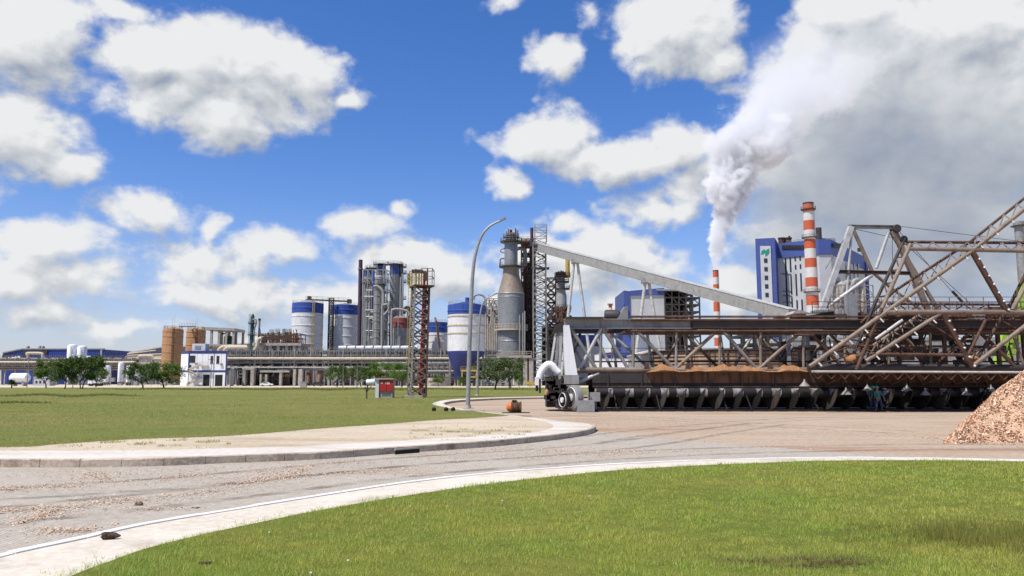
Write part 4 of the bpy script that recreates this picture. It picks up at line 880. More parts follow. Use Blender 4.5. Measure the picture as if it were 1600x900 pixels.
for k in range(12): a, q = rr.uniform(566, 590), rr.uniform(425, 535); mb.tube((wx(a, Y, 490), Y - 4, wz(q, Y)), (wx(a + rr.uniform(6, 18), Y, 490), Y - 4, wz(q, Y)), rr.choice([.15, .3]), None, 6)
for k in range(16): px = rr.uniform(570, 632); q = rr.uniform(408, 416); mb.tube((wx(px, Y, 490), Y + 6, wz(422, Y)), (wx(px, Y, 490), Y + 6, wz(q, Y)), .12, None, 5)
single('vessel_pipework', mb, mt['galv'], 'many thin pipes and vent masts clinging to the vessel group', 'pipework', kind='stuff')
# ---- dome
Y = 372; x, r = cyl(779, 22, Y); c = (x, Y, 0); zc = wz(480, Y)
o = thing('domed_tank', 'big silver domed tank partly hidden by the tall digester', 'tank', c)
part('shell', MB().lathe([(r, 0), (r, zc)], c, 40), mt['clad'], o); part('dome', MB().lathe([(r, zc)] + [(r * math.cos(t), zc + r * .95 * math.sin(t)) for t in (R(15), R(30), R(45), R(60), R(75))] + [(0, zc + r * .95)], c, 40), mt['white'], o)
mb = MB(); [mb.path([(x + r * 1.01 * math.cos(t) * math.cos(PI + .4), Y - r * 1.01 * math.cos(t) * .92, zc + r * .96 * math.sin(t)) for t in [R(k * 9) for k in range(11)]], .15)]
for t in (R(10), R(45)): mb.ringrail((x, Y, zc + r * .95 * math.sin(t)), r * math.cos(t) + .3, 1.1, .1, 26)
part('dome_rails', mb, mt['steel'], o)
mb = MB(); xs = [wx(p, 362) for p in (757, 764, 771, 778)]; steel_frame(mb, xs, [358, 366], [0] + [wz(q, 362) for q in (585, 572, 555, 540, 520, 500, 482, 468)], .5, seed=2)
for k in range(10): mb.tube((xs[0], 357 - k * .1, wz(484 + k * 10, 362)), (xs[-1], 357, wz(486 + k * 10, 362)), .45, None, 7)
for k in range(8): px = 757 + k * 2.8; mb.tube((wx(px, 362), 356.5, wz(560, 362)), (wx(px, 362), 356.5, wz(480 + 9 * (k % 4), 362)), .5, None, 7)
single('digester_pipe_frame', mb, mt['concrete'], 'open frame full of pipes between the hopper silo and the digester', 'steel frame')
# ---- digester
def digester():
    Y = 338; x, _ = cyl(798.5, 5, Y, 480); Hz = lambda q: wz(q, Y); rpx = lambda p: p * Y / F / (CP - 0 * SP) * 1.0; c = (x, Y, 0)
    o = thing('digester', 'tall bottle shaped grey digester with railed platforms', 'digester', c)
    part('lower_shell', MB().lathe([(rpx(20.6), Hz(566)), (rpx(20.6), Hz(517)), (rpx(20.3), Hz(516)), (rpx(20.8), Hz(466)), (rpx(20.6), Hz(459))], c, 48), mt['digest'], o)
    mb = MB(); [mb.lathe([(rpx(20.7), Hz(q) - .2), (rpx(21.2), Hz(q)), (rpx(20.7), Hz(q) + .2)], c, 48) for q in (465, 459.5, 526, 533)]; part('seam_rings', mb, mt['galv'], o)
    part('cone', MB().lathe([(rpx(20.6), Hz(459)), (rpx(13), Hz(430)), (rpx(12.6), Hz(424)), (rpx(12.2), Hz(418))], c, 44), mt['clad_tan'], o)
    part('neck', MB().lathe([(rpx(10.4), Hz(418)), (rpx(10.4), Hz(379)), (rpx(8), Hz(372)), (rpx(6), Hz(369)), (0, Hz(367))], c, 36), mt['digest'], o)
    for q, a in ((418, 19), (379, 17), (372, 13)):
        p = part('platform', deck_ring(MB(), (x, Y, Hz(q)), rpx(8), rpx(a), .5, 22), mt['dark'], o); part('platform_rail', MB().ringrail((x, Y, Hz(q) + .4), rpx(a) - .1, 1.4, .14, 18), mt['steel'], p)
    p = part('gallery', deck_ring(MB(), (x, Y, Hz(517)), rpx(20), rpx(26), .6, 30), mt['beige'], o); part('gallery_rail', MB().ringrail((x, Y, Hz(517) + .6), rpx(26) - .1, 2.0, .2, 26), mt['beige'], p)
    mb = MB(); rr = random.Random(2)
    for k in range(14): a = rr.uniform(0, 2 * PI); d = rr.uniform(0, rpx(11)); h = rr.uniform(1.5, 5); mb.tube((x + d * math.cos(a), Y + d * math.sin(a), Hz(378)), (x + d * math.cos(a), Y + d * math.sin(a), Hz(372) + h), .2, None, 6)
    mb.tube((x, Y, Hz(369)), (x, Y, Hz(359)), .7, .5, 8); mb.lathe([(2.4, Hz(369)), (2.4, Hz(366.5)), (1.2, Hz(364))], c, 12); part('head_gear', mb, mt['rust'], o)
    mb = MB().path(spline([W(789, 388, Y), W(783, 390, Y), W(782, 393, Y), W(788, 395, Y)], 4), .25).path(spline([W(789, 404, Y), W(783, 404, Y), W(781.5, 408, Y), W(781.5, 418, Y)], 4), .35); part('side_pipe', mb, mt['steel'], o)
    part('skirt_platform', MB().bx(wx(762, Y), wx(830, Y), Y - 9, Y + 9, Hz(560), Hz(556)), mt['concrete'], o)
    part('skirt_rail', MB().rail([(wx(770, Y), Y - 9, Hz(556)), (wx(830, Y), Y - 9, Hz(556))], 1.6, .18), mt['beige'], o)
    parts('column', [MB().bx(wx(p, Y) - .9, wx(p, Y) + .9, Y - 8.5, Y - 7, 0, Hz(560)) for p in (764, 778, 792, 806, 820, 829)], mt['concrete'], o)
    parts('blue_cladding', bxs((wx(784, Y), wx(797, Y), Y - 6, Y - 5.6, 0, Hz(570)), (wx(808, Y), wx(818, Y), Y - 6.6, Y - 6.2, 0, Hz(563)), (wx(818, Y), wx(836, Y), Y - 5, Y - 4, 0, Hz(572))), mt['navy'], o)
    mb = MB(); [mb.tube(tuple(W(a, b, Y - 8)), tuple(W(a, 556, Y - 8)), .3) for a, b in ((812, 492), (817, 489), (820, 486), (779, 530), (776, 536))]; part('standpipes', mb, mt['galv'], o)
    # second vessel behind and steel
    o2, *_ = vessel('dark grey vessel standing between the digester and the lift tower', 826, 8, 414, 356, 'steel', prof=[(1, 600), (1.05, 470), (1, 466), (1, 436), (1.15, 432), (1.15, 426), (.7, 421), (.7, 414), (0, 412)], plats=(422, 458, 470, 500, 517), nm='tower_vessel', grp='vessels beside the lift tower')
    Y2 = 352; mb = MB(); xs = [wx(p, Y2, 470) for p in (815, 822, 829, 836)]; steel_frame(mb, xs, [Y2 - 4, Y2 + 10], [0] + [wz(q, Y2) for q in (585, 570, 552, 535, 517, 500, 484, 468, 452, 436, 420, 404, 390, 376)], .5, seed=12)
    rr = random.Random(4)
    for k in range(22): px = rr.uniform(815, 836); mb.tube((wx(px, Y2, 470), Y2 - 5, wz(rr.uniform(520, 590), Y2)), (wx(px, Y2, 470), Y2 - 5, wz(rr.uniform(385, 500), Y2)), rr.choice([.2, .3, .5, .8]), None, 6)
    for k in range(14): q = 384 + k * 15; mb.bx(wx(814, Y2, 470), wx(837, Y2, 470), Y2 - 5.5, Y2 + 6, wz(q, Y2), wz(q, Y2) + .25)
    single('lift_steelwork', mb, mt['rust'], 'dark steel frame packed with pipes beside the digester', 'steel frame')
    mb = MB().path(spline([W(806, 390, 345), W(812, 388, 345), W(819, 390, 345), W(821, 396, 345), W(821, 415, 345)], 5), .8); single('top_duct', mb, mt['steel'], 'curved grey duct leaving the digester neck', 'duct')
    mb = MB().bx(wx(806, 344, 378), wx(834, 344, 378), 341, 347, wz(380, 344), wz(377, 344)); mb.rail([(wx(806, 344, 378), 341, wz(377, 344)), (wx(834, 344, 378), 341, wz(377, 344))], 1.4, .14); single('top_bridge', mb, mt['rust'], 'railed bridge from the digester top to the lift tower', 'walkway')
digester()
# lift tower (lattice) with cage head
Y = 334; x = wx(843, Y, 470); o = thing('lift_tower', 'tall open grey lattice tower that carries the head of the inclined conveyor', 'tower', (x, Y, 0))
w = 20 * Y / F
part('frame', lattice(MB(), (x, Y), w, w, 0, wz(380, Y), 22, .5, .28), mt['steel'], o)
part('head_cage', lattice(MB(), (x + .6, Y), w * .92, w * .92, wz(380, Y), wz(353, Y), 3, .3, .2), mt['steel'], o)
part('side_mast', MB().tube((x - 3.2, Y, wz(385, Y)), (x - 3.2, Y, wz(356, Y)), .7, .7, 8), mt['purple'], o)
mb = MB(); [mb.bar((x - w / 2, Y, wz(q, Y)), (x + w / 2, Y, wz(q - 9, Y)), 1.0, .25) if i % 2 else mb.bar((x + w / 2, Y, wz(q, Y)), (x - w / 2, Y, wz(q - 9, Y)), 1.0, .25) for i, q in enumerate(range(600, 390, -9))]; part('stairs', mb, mt['dark'], o)
parts('platform', bxs((x - w / 2 - 1, x + w / 2 + 1.5, Y - 3, Y + 3, wz(420, Y), wz(419, Y)), (x - w / 2, x + w / 2 + 1.5, Y - 3, Y + 3, wz(386, Y), wz(384, Y))), mt['dark'], o)
# small dark lattice and small vessel
Y = 345; x = wx(861, Y, 470); mb = lattice(MB(), (x, Y), 15 * Y / F, 15 * Y / F, 0, wz(435, Y), 13, .5, .4, 0, True); single('braced_frame', mb, mt['dark'], 'dark cross braced frame between the lift tower and the small vessel', 'steel frame')
Y = 332; x, r = cyl(877, 8.5, Y, 470); c = (x, Y, 0); o = thing('impregnation_vessel', 'smaller grey vessel ringed by dark platforms near the yellow hoist', 'vessel', c); H = lambda q: wz(q, Y)
part('shell', MB().lathe([(r, 0), (r, H(462)), (r * .72, H(452)), (r * .72, H(433)), (r * .4, H(428)), (0, H(427))], c, 28), mt['clad'], o)
for q, a in ((433, 1.5), (442, 1.25), (452.5, 1.45), (484, 1.6), (488, 1.5), (500, 1.6)):
    p = part('platform', MB().lathe([(r * .6, H(q)), (r * a, H(q)), (r * a, H(q) + .5), (r * .6, H(q) + .5), (r * .6, H(q))], (x + r * .25, Y, 0), 14), mt['dark'], o); part('platform_rail', MB().ringrail((x + r * .25, Y, H(q) + .4), r * a - .1, 1.4, .14, 12), mt['rust'], p)
mb = MB(); [mb.tube((x + a, Y - .5, H(432)), (x + a, Y - .5, H(423 + abs(a))), .35, None, 7) for a in (-2, -1, 0, .8, 1.8)]; mb.box((x, Y, H(429)), (4, 3, 1.6)); part('head_gear', mb, mt['rust'], o)
mb = MB(); rr = random.Random(21)
for k in range(34): mb.box((x + rr.uniform(-5.5, 4.5), Y - rr.uniform(2, 6), H(rr.uniform(482, 504))), (rr.uniform(.4, 1.6), 1, rr.uniform(.3, 2)))
for k in range(16): mb.tube((x + rr.uniform(-5, 4), Y - 5, H(505)), (x + rr.uniform(-5, 4), Y - 4, H(480)), .25, None, 6)
part('valve_deck', mb, mt['rust'], o)
mb = MB(); rr = random.Random(22); xs = [x - 6, x - 2, x + 2, x + 5]; steel_frame(mb, xs, [Y - 4, Y + 8], [0] + [H(q) for q in (590, 575, 560, 545, 530, 515, 505)], .5, seed=23)
for k in range(26): mb.tube((x + rr.uniform(-7, 5), Y - 4, 0), (x + rr.uniform(-7, 5), Y - 3, H(rr.uniform(505, 560))), rr.choice([.3, .6, .9]), None, 6)
mb.bx(x - 8, x + 6, Y + 8.3, Y + 9, 0, H(508)); single('vessel_base_frame', mb, mt['dark'], 'dark crowded steel base below the small vessel', 'steel frame')
o = thing('yellow_hoist', 'yellow hoist column reaching up to the conveyor', 'hoist', (wx(887, 331, 420), 331, H(434)))
part('column', MB().tube((wx(887, 331, 420), 331, wz(434, 331)), (wx(887, 331, 420), 331, wz(403, 331)), .95, .95, 10), mt['yellow'], o); part('arm', MB().bar((wx(880, 331, 402), 331, wz(402, 331)), (wx(890, 331, 402), 331, wz(402, 331)), .8, .8), mt['yellow'], o)
# ---- inclined conveyor
def conveyor():
    p0 = Vector((wx(841, 334, 386), 334, wz(386, 334))); p1 = Vector((wx(1238, 215, 491), 215, wz(492.5, 215)))
    o = thing('inclined_conveyor', 'long enclosed grey conveyor gallery sloping down from the lift tower', 'conveyor', p0)
    d = (p1 - p0).normalized(); a = d.cross(Vector((0, 0, 1))).normalized(); u = a.cross(d).normalized()
    part('gallery_wall', MB().bar(p0, p1, 3.4, 3.1), mt['clad'], o)
    part('gallery_roof', MB().bar(p0 + u * 1.65, p1 + u * 1.65, 3.7, .2), mt['lighttube'], o)
    part('bottom_flange', MB().bar(p0 - u * 1.65, p1 - u * 1.65, 3.6, .2), mt['steel'], o)
    mb = MB(); n = 7; L = (p1 - p0).length
    for i in range(n + 1): q = p0 + d * (L * (i + .3) / (n + .6)); mb.bar(q - u * 1.72, q + u * 1.7, .35, 3.56)
    part('wall_ribs', mb, mt['galv'], o)
    for t, pa, pb, zb in ((.217, 912, 939, 0), (.543, 1043, 1063, 0)):
        q = p0 + (p1 - p0) * t - u * 1.7; q = q; yy = q.y; sp = 13 * yy / F
        lg = part('trestle', MB().tube(q + Vector((-.6, 0, 0)), (q.x - sp * 2.0, yy, 0), .55, .62, 10).tube(q + Vector((.6, 0, 0)), (q.x + sp * 2.0, yy, 0), .55, .62, 10), mt['lighttube'], o); part('saddle', MB().box(q + Vector((0, 0, .1)), (3.4, 4, 1.6)), mt['clad'], lg)
    return p1
cv = conveyor()
# ---- white and blue building behind the reclaimer
Y = 300; X = lambda p: wx(p, Y, 480); H = lambda q: wz(q, Y)
o = thing('evaporator_building', 'white building with blue corner and an open dark steel bay', 'building', (X(1030), Y + 14, 0))
part('wall', MB().bx(X(985), X(1038), Y, Y + 26, 0, H(461)), mt['panel'], o)
part('blue_edge', MB().prism_xz([(X(975), 0), (X(985), 0), (X(985), H(455)), (X(975), H(454))], Y - .3, Y + 26), mt['violet'], o)
part('blue_fascia', MB().prism_xz([(X(985), H(462)), (X(1038), H(460.5)), (X(1038), H(450)), (X(985), H(454.5))], Y - .5, Y + 26), mt['violet'], o)
part('roof', MB().bx(X(1026), X(1094), Y - 1, Y + 27, H(454.5), H(452)), mt['clad'], o)
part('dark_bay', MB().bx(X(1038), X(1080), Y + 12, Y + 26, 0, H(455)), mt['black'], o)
mb = MB(); steel_frame(mb, [X(p) for p in (1039, 1050, 1061, 1072, 1082, 1093)], [Y, Y + 14], [0] + [H(q) for q in (585, 570, 555, 540, 525, 513, 500, 487, 476, 465, 455)], .55, seed=6); part('steel_bay', mb, mt['dark'], o)
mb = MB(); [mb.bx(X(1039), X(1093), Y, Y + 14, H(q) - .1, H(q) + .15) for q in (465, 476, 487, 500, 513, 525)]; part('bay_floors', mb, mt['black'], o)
mb = MB(); rr = random.Random(31)
for k in range(12): a = rr.uniform(1040, 1084); mb.tube((X(a), Y + 4, H(rr.uniform(490, 560))), (X(a), Y + 4, H(rr.uniform(460, 490))), rr.choice([.4, .8, 1.4]), None, 8)
part('ducts', mb, mt['steel'], o)
mb = MB(); [mb.tube((X(p), Y + 8, H(452)), (X(p), Y + 8, H(449)), .12, None, 5) for p in (1008, 1020, 1028)]; part('roof_mast', mb, mt['steel'], o)
Y = 320; X = lambda p: wx(p, Y, 580); H = lambda q: wz(q, Y)
def hall(nm, label, a, b, yt, yb, wall, band, Y):
    X = lambda p: wx(p, Y, 580); H = lambda q: wz(q, Y); o = thing(nm, label, 'building', (X((a + b) / 2), Y + 10, 0), 'low halls behind the reclaimer')
    part('wall', MB().bx(X(a), X(b), Y, Y + 20, 0, H(yt)), mt[wall], o); part('blue_band', MB().bx(X(a) - .1, X(b) + .1, Y - .15, Y + .2, H(yb), H(yt) + .2), mt[band], o)
    mb = MB(); n = int((b - a) / 9); [mb.bx(X(a + 3 + k * 9), X(a + 8 + k * 9), Y - .08, Y, H(596), H(590)) for k in range(n)]; part('window', mb, mt['glass'], o)
hall('low_hall', 'low white hall with a bright blue band seen through the end of the truss', 888, 940, 524, 541, 'panel', 'violet', 340)
hall('low_hall', 'low white shed with blue fascia seen through the second truss bay', 938, 1012, 552, 560, 'white_clean', 'navy', 290)
hall('low_hall', 'wide grey hall low behind the middle of the truss', 1005, 1240, 556, 562, 'panel', 'steel', 330)
hall('low_hall', 'grey hall far behind the rake frame', 1240, 1620, 528, 532, 'wallgrey', 'clad', 200)
# ---- chimneys
def chimney(label, cx, hw, bands, Y, y_end, rings=(), first='chimred', nm='chimney', tilt=0.0):
    x, r = cyl(cx, hw, Y, bands[0]); c = (x, Y, 0); o = thing(nm, label, 'chimney', c, 'red and white banded chimneys'); zz = [wz(q, Y) for q in bands] + [0]
    for i in range(len(zz) - 1):
        red = (i % 2 == 0)
        f0, f1 = 1 + .28 * (1 - zz[i + 1] / zz[0]), 1 + .28 * (1 - zz[i] / zz[0]); mb = MB()
        mb.lathe([(r * f0, zz[i + 1]), (r * f1, zz[i])], c, 28)
        part('orange_band' if red else 'white_band', mb, mt['chimred'] if red else mt['chimwhite'], o)
    part('mouth', MB().lathe([(r * .9, zz[0] - 1), (r * .9, zz[0] + .02), (r * 1.04, zz[0] + .03), (r * 1.04, zz[0] - .5)], c, 28), mt['dark'], o)
    for q in rings: 
        z = wz(q, Y); f = 1 + .28 * (1 - z / zz[0]); p = part('platform', deck_ring(MB(), (x, Y, z), r * f, r * f + .9, .3, 20), mt['rust'], o); part('platform_rail', MB().ringrail((x, Y, z + .3), r * f + .85, 1.1, .1, 16), mt['steel'], p)
    part('ladder', MB().ladder((x + r + .25, Y - .5, 1), (x + r * .95, Y - .5, zz[0]), .5, .08, 1.2, False), mt['steel'], o); return c, r, zz[0]
chimney('big orange and white banded chimney in front of the tall boiler house', 1262.5, 7.9, [317, 331, 345, 360, 374.5, 389, 404, 418.5, 434, 448.5, 462, 477.5, 492, 507, 522, 540, 560, 580], 330, 0, (328, 372, 457))
sc, sr, sz = chimney('thin red and white chimney that gives off white steam', 1118, 4.3, [422.5, 433.5, 444.5, 455.5, 471.5, 487, 498, 512, 528, 541, 556, 572, 588], 500, 0, ())
chimney('tiny distant red and white chimney top above the truss', 953.5, 2.6, [475, 481, 486, 492, 498, 506, 516, 530, 550, 575], 620, 0, (477,))
# ---- boiler house
def boiler():
    Y = 430; o_y = Y; X = lambda p, yy=Y: wx(p, yy, 430); H = lambda q, yy=Y: wz(q, yy)
    o = thing('boiler_house', 'huge blue topped boiler house with stair tower and leaf emblem', 'building', (X(1262), Y + 25, 0))
    zt = H(373)
    part('stair_tower', MB().add([(X(1182), Y, 0), (X(1210), Y - 3, 0), (X(1218.5, Y + 18), Y + 18, 0), (X(1190, Y + 21), Y + 21, 0), (X(1182), Y, zt), (X(1210), Y - 3, zt), (X(1218.5, Y + 18), Y + 18, zt), (X(1190, Y + 21), Y + 21, zt)],
                                 [(0, 1, 5, 4), (1, 2, 6, 5), (2, 3, 7, 6), (3, 0, 4, 7), (4, 5, 6, 7)]), mt['violet'], o)
    def on(px, py, d=.15):   # point on the tower's front face
        t = (px - 1182) / 28.0; yy = Y - 3 * t; return Vector((X(px, yy), yy - d, H(py, yy)))
    def quad(mb, a, b, t, u, d): return mb.add([on(a, u, d), on(b, u, d), on(b, t, d), on(a, t, d), on(a, u, 0), on(b, u, 0), on(b, t, 0), on(a, t, 0)], [(0, 1, 2, 3), (0, 4, 5, 1), (1, 5, 6, 2), (2, 6, 7, 3), (3, 7, 4, 0)])
    pn = part('pale_panel', quad(MB(), 1189, 1205.5, 384.5, 590, .3), mt['panel'], o)
    for k in range(12):
        py = 404 + k * 13.4; part('window', quad(MB(), 1194.3, 1199.5, py, py + 6.6, .5), mt['glass'], o)
    mb = MB()
    def leaf(cx, cy, w, h, rot, d):
        n = 10; pts = []
        for i in range(n + 1): t = i / n; pts.append((w * math.sin(PI * t) * .5, (t - .5) * h))
        for i in range(1, n): t = 1 - i / n; pts.append((-w * math.sin(PI * t) * .5, (t - .5) * h))
        ca, sa = math.cos(rot), math.sin(rot); mb.add([on(cx + a * ca - b * sa, cy + a * sa + b * ca, d) for a, b in pts], [tuple(range(len(pts)))])
    leaf(1193.3, 394, 5.2, 11, R(40), .45); leaf(1199.6, 394.5, 6, 14, R(26), .5)
    part('leaf_emblem', mb, mt['teal'], o)
    # main hall: near corner at px 1300
    zc = 0
    P = [(X(1216, Y + 8), Y + 8), (X(1281, Y - 6), Y - 6), (X(1300, Y - 6), Y - 6), (X(1352, Y + 55), Y + 55), (X(1350, Y + 90), Y + 90), (X(1222, Y + 90), Y + 90)]
    def ring(pts, z0, z1, off): 
        c = Vector((sum(p[0] for p in pts) / 6, sum(p[1] for p in pts) / 6)); q = [tuple(Vector(p) + (Vector(p) - c).normalized() * off) for p in pts]; n = len(q)
        za = z0 if isinstance(z0, list) else [z0] * n; zb = z1 if isinstance(z1, list) else [z1] * n
        return MB().add([(p[0], p[1], a) for p, a in zip(q, za)] + [(p[0], p[1], b) for p, b in zip(q, zb)], [(i, (i + 1) % n, n + (i + 1) % n, n + i) for i in range(n)] + [tuple(range(n, 2 * n))])
    zb = H(403, Y + 6); ztop = H(379, Y + 4)
    part('wall', ring(P, 0, zb, 0), mt['panel'], o, smooth=False)
    part('blue_band', ring(P, zb, ztop, .6), mt['violet'], o, smooth=False)
    def onf(px, py, d): # on the front-left face
        t = (px - 1216) / 65.0; yy = 1 / ((1 - t) / (Y + 8.0) + t / (Y - 6.0)); return Vector((X(px, yy), yy - d, H(py, yy)))
    def fq(mb, a, b, t, u, d=.25): return mb.add([onf(a, u, d), onf(b, u, d), onf(b, t, d), onf(a, t, d), onf(a, u, 0), onf(b, u, 0), onf(b, t, 0), onf(a, t, 0)], [(0, 1, 2, 3), (0, 4, 5, 1), (1, 5, 6, 2), (2, 6, 7, 3), (3, 7, 4, 0)])
    mb = MB()
    for a, t, u in ((1227, 404, 486), (1234.5, 403, 425), (1234.5, 431, 460), (1234.5, 465, 488), (1242.3, 401, 408), (1242.3, 414, 421), (1242.3, 428, 462), (1242.3, 469, 488), (1250, 400, 407), (1250, 413, 420), (1250, 427, 455), (1250, 468, 488)):
        part('window', fq(MB(), a, a + 2.2, t, u), mt['glass'], o)
    for q in (428, 455, 462, 472): fq(mb, 1221, 1236, q, q + .6, .6)
    part('pipe_runs', mb, mt['dark'], o)
    part('roof_louvre', fq(MB(), 1223, 1257, 384, 389.5, 1.4), mt['black'], o)
    def onr(px, py, d):
        t = (px - 1300) / 52.0; yy = 1 / ((1 - t) / (Y - 6.0) + t / (Y + 55.0)); return Vector((X(px, yy) + d * .5, yy - d, H(py, yy)))
    mb = MB()
    for a, b, t, u in ((1301, 1316, 381, 388), (1338, 1347, 388, 394)): mb.add([onr(a, u, 1.5), onr(b, u, 1.5), onr(b, t, 1.5), onr(a, t, 1.5)], [(0, 1, 2, 3)])
    part('side_louvre', mb, mt['black'], o)
    mb = MB()
    for a in (1322, 1328, 1334, 1340): mb.add([onr(a, 455, .7), onr(a + 1.6, 455, .7), onr(a + 1.6, 412, .7), onr(a, 412, .7)], [(0, 1, 2, 3)])
    part('side_window', mb, mt['glass'], o)
    for p, q, r, h in ((1233, 374.5, 1.7, 3), (1243.5, 373.5, 1.9, 3), (1246, 377, .5, 4)): part('roof_fan', MB().lathe([(r, ztop - .5), (r, ztop + h), (r * 1.2, ztop + h + .2), (r * 1.2, ztop + h + .8), (0, ztop + h + 1)], (X(p), Y + 10, 0), 16), mt['rust'], o)
    part('roof_stack', MB().tube((X(1298), Y + 14, ztop - 1), (X(1298), Y + 14, H(356, Y + 14)), 1.6, 1.6, 14), mt['dark'], o)
    part('roof_house', MB().bx(X(1303), X(1326), Y + 15, Y + 35, ztop - .5, H(372, Y + 15)), mt['clad'], o)
    part('roof_rail', MB().rail([(X(1219), Y + 16, ztop), (X(1258), Y + 2, ztop)], 1.6, .15), mt['steel'], o)
    part('corner_strip', MB().bx(X(1351, Y + 56), X(1355, Y + 56), Y + 54, Y + 58, 0, H(408, Y + 52)), mt['violet'], o)
    # dusty ducts and cyclones at its foot
    Y2 = 400; X2 = lambda p: wx(p, Y2, 460); H2 = lambda q: wz(q, Y2)
    for lab, cx, hw, yt in (('dusty brown cyclone hopper leaning on the boiler house, the near fat one', 1312, 11, 440), ('dusty brown cyclone hopper beside the boiler house corner', 1333, 9, 447), ('slim soot stained cyclone at the outer corner of the boiler house', 1347, 6, 444)):
        x, r = cyl(cx, hw, Y2, 460); o2 = thing('cyclone', lab, 'cyclone', (x, Y2, 0), 'dusty cyclones at the boiler house')
        part('shell', MB().lathe([(r * .35, 0), (r * .35, H2(505)), (r, H2(478)), (r, H2(yt + 5)), (r * .5, H2(yt)), (0, H2(yt))], (x, Y2, 0), 20), mt['concrete'], o2)
        part('duct', MB().path(spline([(x, Y2, H2(yt + 2)), (x - 2, Y2 - 2, H2(yt - 5)), (x - 5, Y2 - 3, H2(yt - 3)), (x - 7, Y2 - 3, H2(yt + 14)), (x - 8, Y2 - 3, H2(yt + 50))], 5), 1.2, 10), mt['wallgrey'], o2)
    mb = MB(); steel_frame(mb, [X2(p) for p in (1290, 1303, 1316, 1329, 1342, 1356)], [Y2 - 6], [0] + [H2(q) for q in (560, 540, 520, 505, 492, 478, 462, 448)], .5, seed=33); single('cyclone_steelwork', mb, mt['steel'], 'grey steel frame around the cyclones of the boiler house', 'steel frame')
boiler()
Y = 360; x, r = cyl(1597, 6.5, Y, 420); o = thing('grey_stack', 'plain grey stack with a collar at the edge of the plant', 'stack', (x, Y, 0)); part('pipe', MB().lathe([(r * 1.1, 0), (r, wz(352, Y)), (r * 1.15, wz(352, Y)), (r * 1.15, wz(346.5, Y)), (r * .8, wz(346.5, Y))], (x, Y, 0), 24), mt['steel'], o)
part('collar', deck_ring(MB(), (x, Y, wz(354, Y)), r, r + 1.4, .4, 20), mt['dark'], o)
